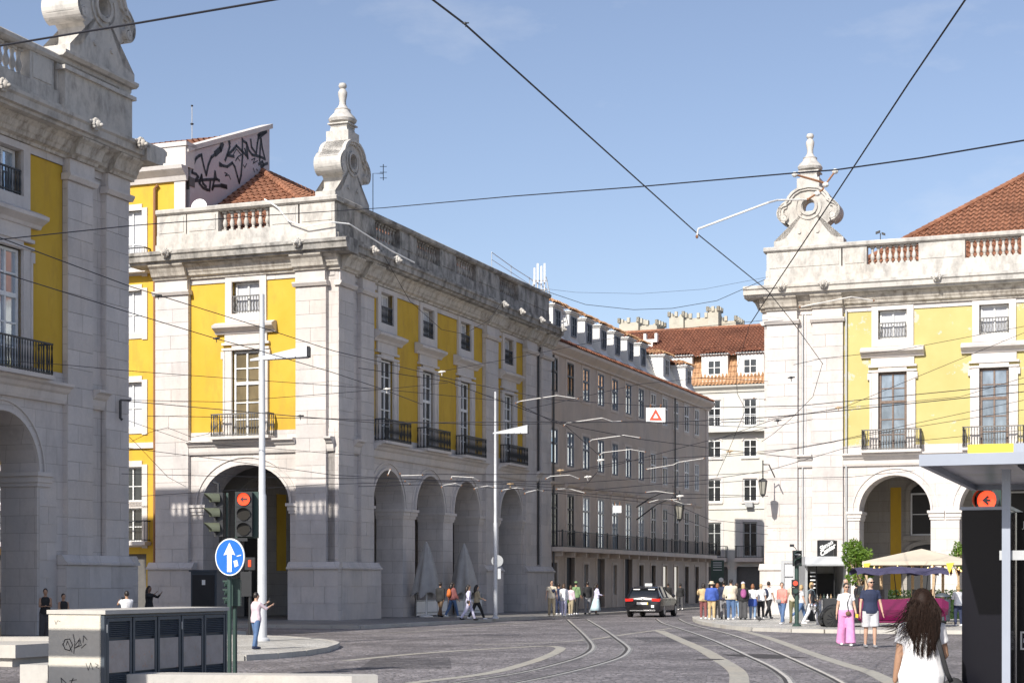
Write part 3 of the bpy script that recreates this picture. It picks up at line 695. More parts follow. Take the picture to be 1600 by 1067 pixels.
roof_tiles(A, (-.6, .8, 16.5), (-8.0, .8, 16.5), (-8.0, 8.2, 20.95), (-8.0, 8.2, 20.95), 'tile')
roof_tiles(A, (-.6, .8, 16.5), (-.6, 25.5, 16.5), (-8.0, 8.2, 20.95), (-8.0, 25.5, 20.95), 'tile')
ridge_tiles(A, (-.62, .82, 16.55), (-8.0, 8.2, 21.0), 'tile'); ridge_tiles(A, (-8.0, 8.2, 21.0), (-8, 25.5, 21.0), 'tile')
core(A, [((-8.3, .8, 15.5), (-.6, 25.5, 16.45))], 'stone', 'roof_base')
mb = MB()      # rainwater pipe down the side
mb.tube([(.22, 24.0, 14.3), (.10, 24.0, 13.8), (.10, 24.0, 2.6)], .06, 8); mb.build('rain_pipe', 'iron', A)
mb = MB(); mb.tube([(-3.2, -.1, 17.52), (-2.5, -.24, 17.1), (-2.0, -.26, 16.5), (-1.2, -.28, 16.2), (0, -.3, 16.3), (.5, .3, 16.3), (.9, 3.6, 15.75), (1.05, 5.6, 15.6)], .03, 6); mb.build('roof_cable', 'white', A)
# ------------------------------------------------------------------ right building
B = thing('arcaded_building', 'sunlit yellow and white arcaded building with tiled roof on the right', 'building', P(13.66, 18.6), RZ); B.scale = (1, 1, 1.015)
Gf = Fac((0, 0), (1, 0), (0, -1)); Gs = Fac((0, 0), (0, 1), (-1, 0))
def bp(k, i, j):
    return 'pane_room'
facade(Gf, B, 25., [5.95, 10.55, 15.15, 19.75], [(0, 1.5), (2.2, 3.66), (22.5, 24)], [(6.05, 1.65, 1.65), (10.65, 1.65, 1.65), (15.2, 1.65, 1.65), (19.8, 1.65, 1.65)],
       [('pier', .0, 3.55), ('pier', 3.62, 4.75), ('bal', 4.85, 7.05), ('pier', 7.15, 9.25), ('bal', 9.4, 11.65), ('pier', 11.75, 14.), ('bal', 14.1, 16.4), ('pier', 16.5, 25)],
       corner=(.97, 0), opt=dict(plinths=[(-.3, 3.95), (22.2, 24.3)], lions=(.9, 2.9, 8.1, 13), wall='yellow_peel', soot='parapet', pp='parapet', panes=(bp, 'pane_blind'), winf='brown_wood',
                                winfu='white_paint', rail='iron_grey', rails='iron_grey', hoodx=1.46))
facade(Gs, B, 22., [6.2, 11, 15.6], [(0, 1.5), (2.2, 3.6)], [(6.2, 1.6, 1.6), (11, 1.6, 1.6), (15.6, 1.6, 1.6)],
       [('pier', .0, 3.6), ('bal', 3.7, 6.), ('pier', 6.1, 22)], opt=dict(plinths=[(0.001, 3.8)], wall='yellow_pale', soot='parapet', blocks=False))
ornament(Gf, B, 1.95, 17.44, .97, 1., 'parapet', .62, .42)
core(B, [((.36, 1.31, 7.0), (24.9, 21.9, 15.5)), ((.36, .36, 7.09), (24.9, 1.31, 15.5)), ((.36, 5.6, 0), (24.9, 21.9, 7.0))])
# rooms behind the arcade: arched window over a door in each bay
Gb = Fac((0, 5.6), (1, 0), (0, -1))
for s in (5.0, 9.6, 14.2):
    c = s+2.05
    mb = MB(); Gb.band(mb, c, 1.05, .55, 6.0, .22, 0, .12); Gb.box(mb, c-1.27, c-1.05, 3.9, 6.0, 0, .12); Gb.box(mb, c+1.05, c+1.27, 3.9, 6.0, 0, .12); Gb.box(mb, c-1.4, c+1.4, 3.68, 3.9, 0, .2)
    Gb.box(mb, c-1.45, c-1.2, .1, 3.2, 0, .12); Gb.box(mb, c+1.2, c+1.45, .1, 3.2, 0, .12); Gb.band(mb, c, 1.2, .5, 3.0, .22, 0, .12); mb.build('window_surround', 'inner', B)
    o = window(Gb, B, c-1.03, c+1.03, 3.92, 6.0, .02, 2, [1, 1], 'metal_lt', 'pane_black', .08)
    mb = MB(); N = 12
    for i in range(N):
        a, b = math.pi*i/N, math.pi*(i+1)/N
        mb.quad(Gb.p(c, 6.0, .03), Gb.p(c-1.03*math.cos(a), 6+.53*math.sin(a), .03), Gb.p(c-1.03*math.cos(b), 6+.53*math.sin(b), .03))
    mb.build('pane', 'pane_black', o)
    mb = MB(); Gb.box(mb, c-.03, c+.03, 6., 6.5, .03, .08); mb.build('glazing_bar', 'grey_paint', o)
    mb = MB(); Gb.box(mb, c-1.2, c+1.2, .1, 3.0, 0, .04)
    for i in range(N):
        a, b = math.pi*i/N, math.pi*(i+1)/N
        mb.quad(Gb.p(c, 3.0, .035), Gb.p(c-1.2*math.cos(a), 3+.5*math.sin(a), .035), Gb.p(c-1.2*math.cos(b), 3+.5*math.sin(b), .035))
    mb.build('doorway', 'black', B)
for s in (4.4, 9.15, 13.7): mb = MB(); Gb.box(mb, s+.62, s+1.15, 1.0, 6.3, 0, .025); mb.build('gallery_plaster', 'yellow', B)
T0 = 2.75; hr = 11.; sl = .72; ze = 16.35
roof_tiles(B, (T0, T0, ze), (30, T0, ze), (T0+hr, T0+hr, ze+sl*hr), (30, T0+hr, ze+sl*hr), 'tile')
roof_tiles(B, (T0, T0, ze), (T0, 30, ze), (T0+hr, T0+hr, ze+sl*hr), (T0+hr, 30, ze+sl*hr), 'tile')
ridge_tiles(B, (T0, T0, ze+.05), (T0+hr, T0+hr, ze+.05+sl*hr), 'tile')
core(B, [((T0, T0, 15.5), (24.9, 21.9, ze-.05))], 'stone', 'roof_base')
mb = MB(); mb.box((1.82, -.012, 2.4), (1.88, .03, 14.4)); mb.tube([(3.80, -.10, 14.3), (3.80, -.10, 2.6)], .05, 6); mb.tube([(1.72, -.06, 14.2), (1.72, -.06, 2.5)], .045, 6); mb.build('rain_pipe', 'metal', B)
# flat black shapes set in the first big window
for (sh) in ([(5.50, 8.05), (5.50, 8.62), (5.62, 8.30), (5.80, 8.22), (5.90, 8.05)], [(6.12, 8.9), (6.62, 8.88), (6.50, 8.6), (6.66, 8.1), (6.40, 8.12), (6.30, 8.42), (6.12, 8.12), (6.25, 8.55)], [(6.10, 9.05), (6.42, 9.06), (6.38, 9.30), (6.14, 9.55)]):
    mb = MB(); n = len(sh); mb.add([Gf.p(s, z, -.252) for s, z in sh], [tuple(range(n))]); mb.build('black_pane_shape', 'black', B)
# street name cut in stone
for i, tx in enumerate(('TERREIRO', 'DO PAÇO', 'ARSENAL')):
    text(B, tx, .20, 'grey_trim', (.75, -.182, 4.75-.32*i), (R(90), 0, 0), 'carved_letters', 0, .002)
# security camera and small spots
mb = MB(); mb.tube([(5.4, -.1, 17.45), (5.4, -.1, 17.75)], .02, 6); mb.obox((5.3, -.2, 17.78), (.1, 0, .03), (0, .05, 0), (0, 0, .05)); mb.obox((5.55, -.15, 17.7), (.08, 0, -.03), (0, .05, 0), (0, 0, .05)); mb.build('roof_camera', 'black', B)
# ------------------------------------------------------------------ left building
C = thing('arcaded_building', 'shaded arcaded corner building with balustrade at the left edge', 'building', P(.55, -16.15), RZ)
Cs = Fac((0, 0), (0, -1), (1, 0)); Ce = Fac((0, 0), (-1, 0), (0, 1))
facade(Cs, C, 46., [5.9, 10.4, 14.9], [(0, 1.25), (1.95, 3.25)], [(6.2, 1.68, 1.66), (10.7, 1.6, 1.6), (15.1, 1.6, 1.6)],
       [('pier', .0, 3.6), ('pier', 3.75, 4.9), ('bal', 5.0, 7.6), ('pier', 7.7, 9.6), ('bal', 9.7, 12.2), ('pier', 12.3, 46.)], corner=(0, 0),
       opt=dict(depth=1.3, plinths=[(.001, 3.55)], lions=(.6, 3.0, 7.4), soot='parapet', panes=('pane_sky', 'pane_sky'), winf='white_paint'))
facade(Ce, C, 14., [4.12, 10.2], [(.3, 1.7), (6.8, 8.4)], [(4.12, 1.9, 1.64), (10.2, 1.9, 1.64)],
       [('pier', 0, 2.7), ('bal', 2.8, 5.4), ('pier', 5.5, 9.0), ('bal', 9.1, 11.2), ('pier', 11.3, 14)], corner=(.97, 0), opt=dict(plinths=[(-.3, 2.0), (6.5, 8.7)], soot='parapet', blocks=False))
ornament(Cs, C, 1.6, 17.5, 1.0, 1.0, 'parapet', .2, .5)
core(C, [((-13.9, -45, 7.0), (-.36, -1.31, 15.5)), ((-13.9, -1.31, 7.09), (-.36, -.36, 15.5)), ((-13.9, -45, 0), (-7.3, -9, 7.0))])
core(C, [((-13.5, -45, 15.5), (-.6, -.6, 16.3))], 'stone', 'roof_base')
mb = MB(); Cs.box(mb, -.05, 3.5, 15.6, 17.0, .0, .26); Cs.box(mb, -.15, 3.65, 17.0, 17.12, 0, .36); Cs.prof(mb, [(0, 17.4), (.32, 17.4), (.42, 17.48), (.42, 17.56), (0, 17.58)], -.2, 3.7); mb.build('ornament_pedestal', 'parapet', C)
for s, d in ((4.7, .0), (1.0, .0)): Cs.ashlar(C, 3.6+d, 4.45, .2, 4.45, 0., h=.55, ln=1.2, t=.02) if d == 0 and s > 2 else None
# ------------------------------------------------------------------ yellow building behind, with the graffiti gable
Y = thing('yellow_building', 'tall yellow building with white window surrounds and graffiti on its gable', 'building', P(-8.0, 1.4), RZ)
Yf = Fac((0, 0), (-1, 0), (0, -1)); ops = []; rows = [(15.3, 17.9), (12.55, 14.4), (8.4, 10.4), (5.2, 6.7), (3.45, 4.9)]
cs = [2.75+3.3*k for k in range(9)]
for c in cs:
    for z0, z1 in rows: ops.append((c-.55, c+.55, z0, z1))
    ops.append((c-.75, c+.75, .1, 2.9))
mb = MB(); Yf.wall(mb, 0, 31, 0, 19.2, ops, 0, .3); mb.build('plaster_wall', 'yellow', Y)
core(Y, [((-31, .31, 0), (-.02, 12, 19.2))], 'dark_wood')
mb = MB(); Yf.box(mb, 0, .55, .1, 19.2, 0, .07); mb.build('corner_strip', 'trim', Y)
for c in cs:
    for z0, z1 in rows:
        mb = MB()
        for sg in (-1, 1): Yf.box(mb, c+sg*.55, c+sg*.82, z0-.3, z1+.1, -.25, .05)
        Yf.box(mb, c-.549, c+.549, z1, z1+.27, -.25, .049); Yf.box(mb, c-.549, c+.549, z0-.25, z0, -.25, .049); mb.build('window_surround', 'trim', Y)
for c in cs[:4]:
    for k, (z0, z1) in enumerate(rows): window(Yf, Y, c-.54, c+.54, z0, z1, -.2, 2, [1, 1.3], 'white_paint', 'pane_blind' if k < 3 else 'pane_dark', .06)
mb = MB(); Yf.box(mb, 0, 31, 7.5, 7.75, 0, .1); Yf.prof(mb, [(0, 19.0), (.12, 19.0), (.2, 19.2), (.5, 19.45), (.55, 19.6), (0, 19.62)], -.1, 31)
Yf.box(mb, 0, 31, 19.62, 20.5, -.6, .05); Yf.box(mb, -.05, 1.5, 19.62, 20.55, -.61, .12); Yf.box(mb, -.12, 31, 20.5, 20.68, -.7, .18); mb.build('cornice', 'trim', Y)
for c in cs[:4]:
    for z in (15.3, 3.45):
        mb = MB(); Yf.box(mb, c-1., c+1., z-.18, z-.02, 0, .5); mb.build('balcony_slab', 'trim', Y); railing(Yf, Y, c-.95, c+.95, z, z+.9, .05, .45, .12, 'iron', .012, bulge=False)
mb = MB(); mb.tube([(-1.35, -.1, 18.9), (-1.5, -.12, 18.75), (-1.5, -.12, .3)], .07, 8); mb.build('rain_pipe', 'rust', Y)
# gable wall
mb = MB(); g = [(0, 13), (7.25, 13), (7.25, 21.65), (0, 19.3+1.0)]
g = [(0., 13.), (7.35, 13.), (7.35, 23.05), (.4, 20.35)]
Yg = Fac((0, 0), (0, 1), (1, 0)); Yg.prof(mb, [(-.4, 0), (0, 0)], 0, 0) if False else None
n = 4; vs = [Yg.p(s, z, d) for d in (0.02, -.4) for s, z in g]
mb.add(vs, [(0, 1, 2, 3), (7, 6, 5, 4)]+[(i, (i+1) % 4, 4+(i+1) % 4, 4+i) for i in range(4)]); mb.build('gable_wall', 'graf_wall', Y)
mb = MB()
for (s0, z0, s1, z1, d0, d1) in ((.0, 20.25, 7.5, 23.1, -.5, .12),):
    vs = [Yg.p(s, z+dz, d) for s, z in ((s0, z0), (s1, z1)) for dz in (0, .22) for d in (d0, d1)]
    mb.add(vs, [(0, 1, 3, 2), (4, 6, 7, 5), (0, 4, 5, 1), (2, 3, 7, 6), (0, 2, 6, 4), (1, 5, 7, 3)])
mb.build('gable_coping', 'trim', Y)
roof_tiles(Y, (-.5, .5, 20.2), (-30, .5, 20.2), (-.5, 7.4, 22.9), (-30, 7.4, 22.9), 'tile')
def gpx(x, y):   # crop pixel -> wall plane
    px, py = 280+x/7.62, 190+y/7.62; a = -7.98; b = b_on_a(a, px); return b, z_at(a, b, py)
GR = [[(150, 610), (165, 520), (200, 440), (235, 410), (265, 400), (270, 440), (290, 530), (320, 640), (345, 520), (380, 430), (430, 390)],
      [(150, 610), (200, 630), (225, 660), (190, 700)], [(235, 730), (265, 640), (240, 740), (280, 790), (330, 815), (360, 820), (370, 700)], [(180, 710), (320, 695), (450, 690), (475, 705)], [(265, 640), (280, 740), (320, 780)], [(390, 810), (415, 700), (425, 600), (440, 690)], [(395, 805), (410, 770), (520, 765), (560, 790)],
      [(590, 240), (600, 300), (570, 400), (545, 465)], [(570, 405), (640, 340), (680, 290), (740, 350), (800, 410)], [(570, 405), (650, 420)], [(750, 210), (752, 420), (735, 640), (712, 730), (690, 650), (660, 540), (630, 495), (570, 540), (520, 530), (480, 500)],
      [(755, 230), (800, 260), (815, 440), (780, 330)], [(800, 260), (830, 350), (870, 400), (960, 420), (1020, 450), (990, 330), (972, 210), (962, 330), (955, 470)], [(850, 220), (860, 310), (915, 385), (930, 260), (945, 175), (1030, 130)], [(945, 510), (990, 480), (1005, 520), (985, 560), (970, 530), (1050, 500)]]
GF = [[(640, 400), (680, 330), (740, 400), (700, 420), (670, 470), (690, 430), (720, 470)], [(540, 610), (570, 625), (545, 650), (590, 640), (610, 690)], [(860, 460), (900, 440), (880, 500), (930, 470)], [(760, 520), (780, 550), (800, 505)], [(880, 560), (895, 605)], [(920, 570), (930, 585)]]
def Pg(b, z): return Yg.p(b-1.4, z, .035)
strokes(Y, Pg, [[.13]+[gpx(*p) for p in l] for l in GR]+[[.05]+[gpx(*p) for p in l] for l in GF], .1, 'paint_black', 'graffiti')
strokes(Y, Pg, [[.26]+[gpx(*p) for p in l] for l in ([(430, 385), (490, 330), (512, 270)], [(945, 180), (1030, 110)])], .1, 'paint_black', 'graffiti')
strokes(Y, Pg, [[.2, gpx(500, 765), gpx(560, 780)], [.16, gpx(480, 520), gpx(500, 525)], [.15, gpx(595, 235), gpx(600, 260)]], .1, 'paint_black', 'graffiti')
q0 = gpx(115, 655); q1 = gpx(180, 790)
mb = MB(); mb.box((.0, q0[0]-1.4, q1[1]), (.05, q1[0]-1.4, q0[1])); mb.build('vent_grille', 'dark_wood', Y)
# ------------------------------------------------------------------ long taupe building along the street
D = thing('taupe_building', 'long taupe building with a row of dormers and one long balcony', 'building', P(-.1, 25.95), RZ)
Fd = Fac((0, 0), (0, 1), (1, 0)); LD = 34.85; cs = [.75+2.805*k for k in range(12)]; ops = []
for k, c in enumerate(cs): ops += [(c-.6, c+.6, 12.2, 14.1), (c-.6, c+.6, 8.2, 10.15), (c-.6, c+.6, 3.62, 6.6)]
gd = [(c-.5, c+.5, .14, 2.75) for c in cs]; gd[1] = (cs[1]-.75, cs[1]+.75, .14, 3.05); gd[3] = (cs[3]-.75, cs[3]+.75, .14, 3.05); gd[5] = (cs[5]-.8, cs[5]+.8, .14, 3.1); gd[2] = (cs[2]-.4, cs[2]+.4, 1.0, 2.7); gd[4] = (cs[4]-.4, cs[4]+.4, .9, 2.7)
mb = MB(); Fd.wall(mb, 0, LD, 0, 14.5, ops+gd, 0, .3); mb.build('rendered_wall', 'grey_wall', D)
core(D, [((-12, 0, 0), (-.31, LD-.02, 14.6))], 'dark_wood')
mb = MB(); mb.quad((0, LD, 0), (-12, LD, 0), (-12, LD, 14.9), (0, LD, 14.9)); mb.build('end_wall', 'grey_wall', D)
for c in cs:
    for (z0, z1) in ((12.2, 14.1), (8.2, 10.15), (3.62, 6.6)):
        mb = MB()
        for sg in (-1, 1): Fd.box(mb, c+sg*.6, c+sg*.80, z0-.16, z1+.16, -.2, .035)
        Fd.box(mb, c-.6, c+.6, z1, z1+.16, -.2, .034); Fd.box(mb, c-.6, c+.6, z0-.16, z0, -.2, .034) if z0 > 4 else None
        mb.build('window_surround', 'grey_trim', D)
    mb = MB()
    Fd.prof(mb, [(0, 6.98), (.08, 6.98), (.22, 7.1), (.26, 7.2), (0, 7.22)], c-.95, c+.95); Fd.box(mb, c-.8, c+.8, 6.765, 6.98, 0, .06); mb.build('window_hood', 'grey_trim', D)
for c, (a, b, z0, z1) in zip(cs, gd):
    mb = MB()
    for q0, q1 in ((a-.17, a), (b, b+.17)): Fd.box(mb, q0, q1, .13, z1+.15, -.2, .05)
    Fd.box(mb, a, b, z1, z1+.15, -.2, .049); mb.build('door_surround', 'grey_trim', D)
mb = MB(); Fd.box(mb, 0, 1.2, .12, 0.9, 0, .04); Fd.prof(mb, [(0, 14.3), (.12, 14.3), (.16, 14.42), (.4, 14.62), (.5, 14.72), (.52, 14.88), (0, 14.9)], 0, LD+.3); Fd.box(mb, LD-.6, LD, .12, 14.3, 0, .06); mb.build('cornice', 'grey_trim', D)
mb = MB(); Fd.box(mb, .15, LD-.1, 3.36, 3.60, -.05, .75)
for i in range(17): Fd.box(mb, .6+2.1*i, .75+2.1*i, 3.1, 3.355, 0, .55)
mb.build('balcony_slab', 'grey_trim', D); railing(Fd, D, .2, LD-.15, 3.6, 4.5, .05, .70, .16, 'iron', .016, bulge=False)
for k in range(18): Fd.piece('railing_post', 'iron', D, .2+2.03*k-.04, .2+2.03*k+.04, 3.62, 4.56, .66, .74)
for k, c in enumerate(cs):
    sk = 'pane_cool' if 2 <= k <= 6 else 'pane_dark'; sk2 = 'pane_cool' if k <= 6 else ('pane_room' if k > 9 else 'pane_dark')
    fr = 'blue_grey' if 2 <= k <= 6 else ('dark_wood' if k < 2 else 'white_paint')
    window(Fd, D, c-.59, c+.59, 12.22, 14.08, -.045, 2, [1.5, 1], fr, sk, .07, transom=13.3)
    window(Fd, D, c-.59, c+.59, 8.22, 10.13, -.045, 2, [1.5, 1], 'blue_grey' if k < 7 else 'white_paint', sk2, .07, transom=9.35)
    window(Fd, D, c-.59, c+.59, 3.64, 6.58, -.045, 2, [1.5, 1, .9], 'grey_paint' if k > 1 else 'dark_wood', sk if k not in (7, 8, 9) else 'pane_dark', .07, transom=5.7)
    a, b, z0, z1 = gd[k]
    if k in (1, 3, 5): mb = MB(); Fd.box(mb, a+.02, b-.02, z0, z1, -.26, -.2); Fd.box(mb, (a+b)/2-.02, (a+b)/2+.02, z0, z1, -.2, -.18); mb.build('door', 'black' if k != 3 else 'dark_wood', D)
    elif k in (2, 4): window(Fd, D, a, b, z0, z1, -.2, 2, [1, 1, 1], 'grey_paint', 'pane_dark', .06)
    elif k in (8, 9): window(Fd, D, a, b, z0, z1, -.2, 1, [1], 'dark_wood', 'shop_light', .05) if False else None
    if k in (8, 9):
        o = window(Fd, D, a, b, z0, z1, -.1, 1, [1], 'dark_wood', 'shop_light', .05)
    elif k not in (1, 2, 3, 4, 5): window(Fd, D, a, b, z0, z1, -.2, 1, [1.8, 1], 'dark_wood', 'pane_dark', .06)
mb = MB(); mb.tube([(.1, 25.5, 14.3), (.1, 25.5, 3.6)], .05, 6); mb.tube([(.1, .45, 14.2), (.1, .45, .2)], .06, 6); mb.build('rain_pipe', 'dark_wood', D)
# mansard and dormers
mb = MB(); Fd.prof(mb, [(.35, 14.9), (.30, 15.05), (-.75, 15.35), (-1.7, 17.3), (-4, 17.4), (-4, 14.9)], 0, LD); mb.build('mansard', 'white_wall', D)
roof_tiles(D, (.5, 0, 14.92), (.5, LD, 14.92), (-.35, 0, 15.36), (-.35, LD, 15.36), 'tile_dark')
roof_tiles(D, (-1.5, 0, 17.35), (-1.5, LD-9, 17.35), (-4.4, 0, 18.9), (-4.4, LD-9, 18.9), 'tile')
roof_tiles(D, (-1.2, LD-9, 17.3), (-1.2, LD, 17.3), (-3.6, LD-9, 18.0), (-3.6, LD-3, 18.0), 'tile')
ridge_tiles(D, (-4.4, 0, 18.9), (-4.4, LD-9, 18.9), 'tile')
dz = [(2.6+2.83*k, 17.12, 1.5, 0) for k in range(7)]+[(LD-9.6, 17.05, 1.7, 1), (LD-3.8, 17.0, 1.7, 1)]
for c, zt, wd, big in dz:
    h = wd/2; x0 = -.45; mb = MB()
    pr = [(x0, 15.7), (x0, zt), (-3.2, zt), (-3.2, 15.2), (-.12, 15.1), (-.22, 15.4)]
    vs = [(x, c+sg*h, z) for sg in (-1, 1) for x, z in pr]; n = len(pr)
    mb.add(vs, [tuple(range(n)), tuple(range(2*n-1, n-1, -1))]+[(i, (i+1) % n, n+(i+1) % n, n+i) for i in range(n)])
    mb.box((x0-2.6, c-h-.08, zt), (x0+.10, c+h+.08, zt+.08)); mb.box((x0-2.6, c-h-.16, zt+.08), (x0+.18, c+h+.16, zt+.16))
    o = mb.build('dormer', 'dormer_white', D)
    roof_tiles(o, (x0+.26, c+h+.24, zt+.18), (x0+.26, c-h-.24, zt+.18), (x0-.75, c+.05, zt+.62), (x0-.75, c-.05, zt+.62), 'tile_lt', per=.22, name='dormer_roof')
    roof_tiles(o, (x0+.26, c-h-.24, zt+.18), (x0-2.6, c-h-.24, zt+.18), (x0-.75, c-.02, zt+.62), (x0-2.6, c-.02, zt+.62), 'tile_lt', per=.22, name='dormer_roof')
    Fw = Fac((x0, 0), (0, 1), (1, 0)); window(Fw, o, c-.42, c+.42, 15.85, zt-.12, .0, 2, [1.4, 1], 'blue_grey' if not big else 'grey_paint', 'pane_dark', .07, name='dormer_window')
for i in range(1):
    mb = MB(); mb.tube([(-3.2, -.5, 19.9), (-3.2, 3, 19.6), (-3.2, 8.5, 19.3)], .02, 5); mb.tube([(-3.2, -.5, 19.5), (-3.2, 8.5, 18.9)], .015, 5)
    for s in (-.5, 2.5, 5.5, 8.5): mb.tube([(-3.2, s, 18.2), (-3.2, s, 19.85-.06*s)], .02, 5)
    mb.build('roof_handrail', 'metal', D)
# ------------------------------------------------------------------ building closing the street
E_ = thing('white_building', 'cream white building with tiled mansard roof and arched windows closing the street', 'building', P(-17, 75), RZ)
Fe = Fac((0, 0), (1, 0), (0, -1)); LE = 34; cs = [1.8+3.0*k for k in range(11)]; ops = []
for c in cs: ops += [(c-.55, c+.55, 14.42, 16.6), (c-.58, c+.58, 11.85, 13.3), (c-.58, c+.58, 8.2, 10.1), (c-.6, c+.6, 3.7, 6.55), (c-1.15, c+1.15, .1, 2.9)]
mb = MB(); Fe.wall(mb, 0, LE, 0, 17.3, ops, 0, .25); mb.build('rendered_wall', 'white_wall', E_)
core(E_, [((0, .26, 0), (LE, 12, 17.6))], 'dark_wood')
mb = MB(); Fe.prof(mb, [(0, 17.2), (.1, 17.2), (.15, 17.4), (.45, 17.6), (.5, 17.75), (0, 17.8)], 0, LE); Fe.box(mb, 0, LE, 13.9, 14.3, 0, .75); Fe.box(mb, 0, LE, 7.6, 7.7, 0, .08)
mb.build('cornice', 'white_wall', E_)
for c in cs:
    mb = MB()
    for z0, z1 in ((14.42, 16.6), (8.2, 10.1), (3.7, 6.55)):
        for sg in (-1, 1): Fe.box(mb, c+sg*.6, c+sg*.8, z0-.1, z1+.2, -.1, .04)
        Fe.box(mb, c-.6, c+.6, z1, z1+.2, -.2, .039)
    Fe.band(mb, c, .58, .3, 13.2, .12, -.2, .06, 0); Fe.box(mb, c-.75, c+.75, 11.7, 11.85, 0, .12); Fe.box(mb, c-.7, c+.7, 8.05, 8.2, 0, .1)
    mb.build('window_surround', 'trim', E_)
for k, c in enumerate(cs[3:7]):
    window(Fe, E_, c-.55, c+.55, 14.42, 16.6, -.15, 2, [1, 1, .8], 'white_paint', 'pane_dark', .08, transom=16.0)
    window(Fe, E_, c-.57, c+.57, 11.87, 13.28, -.12, 2, [1, .7], 'white_paint', 'pane_dark', .08)
    window(Fe, E_, c-.57, c+.57, 8.22, 10.08, -.15, 2, [1, .5], 'white_paint', 'pane_dark', .08)
    window(Fe, E_, c-.59, c+.59, 3.72, 6.53, -.15, 2, [1.4, .6], 'grey_paint', 'pane_dark', .09)
    mb = MB(); Fe.box(mb, c-1.15, c+1.15, 3.3, 3.62, 0, .7); mb.build('balcony_slab', 'grey_trim', E_); railing(Fe, E_, c-1.1, c+1.1, 3.62, 4.6, .05, .62, .13, 'iron', .015, bulge=False)
    mb = MB(); Fe.band(mb, c, 1.15, .5, 2.7, .2, -.1, .05); mb.build('arch_moulding', 'grey_trim', E_)
mb = MB(); c = cs[5]; Fe.box(mb, c-.3, c+.3, 7.75, 8.15, .1, .5)
for i in range(5): Fe.box(mb, c-.27, c+.27, 7.8+.07*i, 7.83+.07*i, .5, .515)
mb.build('air_conditioner', 'metal', E_)
railing(Fe, E_, 0, LE, 14.3, 15.3, .05, .70, .16, 'metal_lt', .014, bulge=False)
mb = MB(); Fe.prof(mb, [(.3, 17.8), (.2, 17.95), (-.9, 20.4), (-2, 20.4), (-2, 17.8)], 0, LE); mb.build('mansard', 'tile_lt', E_)
roof_tiles(E_, (0, -.15, 18.0), (LE, -.15, 18.0), (0, .82, 20.3), (LE, .82, 20.3), 'tile_lt')
roof_tiles(E_, (0, -.5, 17.75), (LE, -.5, 17.75), (0, 0, 18.05), (LE, 0, 18.05), 'tile_lt')
roof_tiles(E_, (0, .1, 20.25), (LE, .1, 20.25), (0, 5.6, 23.4), (LE, 5.6, 23.4), 'tile_dark'); ridge_tiles(E_, (0, 5.6, 23.4), (LE, 5.6, 23.4), 'tile')
for c in cs[2:9]:
    mb = MB(); h = 1.1
    pr = [(.12, 18.15), (.02, 18.3), (-.12, 18.75), (-.12, 20.35), (-2.5, 20.35), (-2.5, 18.1)]
    Fe.prof(mb, pr, c-h, c+h); Fe.box(mb, c-h-.1, c+h+.1, 20.352, 20.45, -2.6, .05)
    o = mb.build('dormer', 'dormer_white', E_)
    roof_tiles(o, (c-h-.2, -.2, 20.46), (c+h+.2, -.2, 20.46), (c-.1, 1.1, 21.0), (c+.1, 1.1, 21.0), 'tile_dark', per=.22, name='dormer_roof')
    Fw = Fac((0, .12), (1, 0), (0, -1)); window(Fw, o, c-.58, c+.58, 18.65, 19.9, .0, 2, [1, 1], 'white_paint', 'pane_dark', .09, name='dormer_window')
mb = MB(); x = a_on_b(77.5, 1016)+17; y_ = 2.5; mb.box((x-.2, y_, 20.6), (x+.2, y_+.4, 22.1)); mb.box((x-.6, y_, 22.0), (x+.6, y_+.4, 22.25)); mb.box((x-.6, y_, 22.25), (x-.38, y_+.4, 22.75)); mb.box((x+.38, y_, 22.25), (x+.6, y_+.4, 22.75)); mb.build('chimney', 'dormer_white', E_)
# ------------------------------------------------------------------ cathedral towers beyond
M['old_stone'] = stone('old_pale_stone', (.47, .44, .37), False, .5, (.22, .20, .16), (.3, .3, .3))
def tower(label, px0, px1, pyt, Y, rz, parts, bottom=30):
    c = W((px0+px1)/2, pyt, Y); t = thing('crenellated_tower', label, 'tower', (c.x, c.y, 0), rz)
    s = (px1-px0)/F_*Y; zt = c.z; mb = MB()
    for (x0, x1, y0, y1, dz) in parts:
        X0, X1, Y0, Y1 = x0*s, x1*s, y0*s, y1*s; z = zt+dz; mb.box((X0, Y0, zt-bottom), (X1, Y1, z))
    mb.build('tower_wall', 'old_stone', t)
    mb = MB()
    for (x0, x1, y0, y1, dz) in parts:
        X0, X1, Y0, Y1 = x0*s, x1*s, y0*s, y1*s; z = zt+dz
        for (ax, ay, bx, by) in ((X0, Y0, X1, Y0), (X1, Y0, X1, Y1), (X0, Y1, X1, Y1), (X0, Y0, X0, Y1)):
            n = max(2, int(math.hypot(bx-ax, by-ay)/1.5))
            for i in range(n+1):
                x, y = ax+(bx-ax)*i/n, ay+(by-ay)*i/n
                mb.box((x-.28, y-.28, z), (x+.28, y+.28, z+.95))
    mb.build('battlement', 'old_stone', t, kind='stuff')
tower('pale crenellated cathedral tower nearest the right ornament, wider of the two', 1052, 1155, 497, 340, R(-20), [(-.5, -.28, -.3, 0, 0), (-.3, .18, -.25, .3, -.4), (.10, .26, -.32, -.1, .6), (.2, .5, -.2, .3, -1.2)])
tower('pale crenellated cathedral tower half hidden behind the dormers, smaller of the two', 967, 1030, 505, 340, R(-24), [(-.45, .05, -.2, .5, 0), (.0, .5, -.1, .5, -.6)])
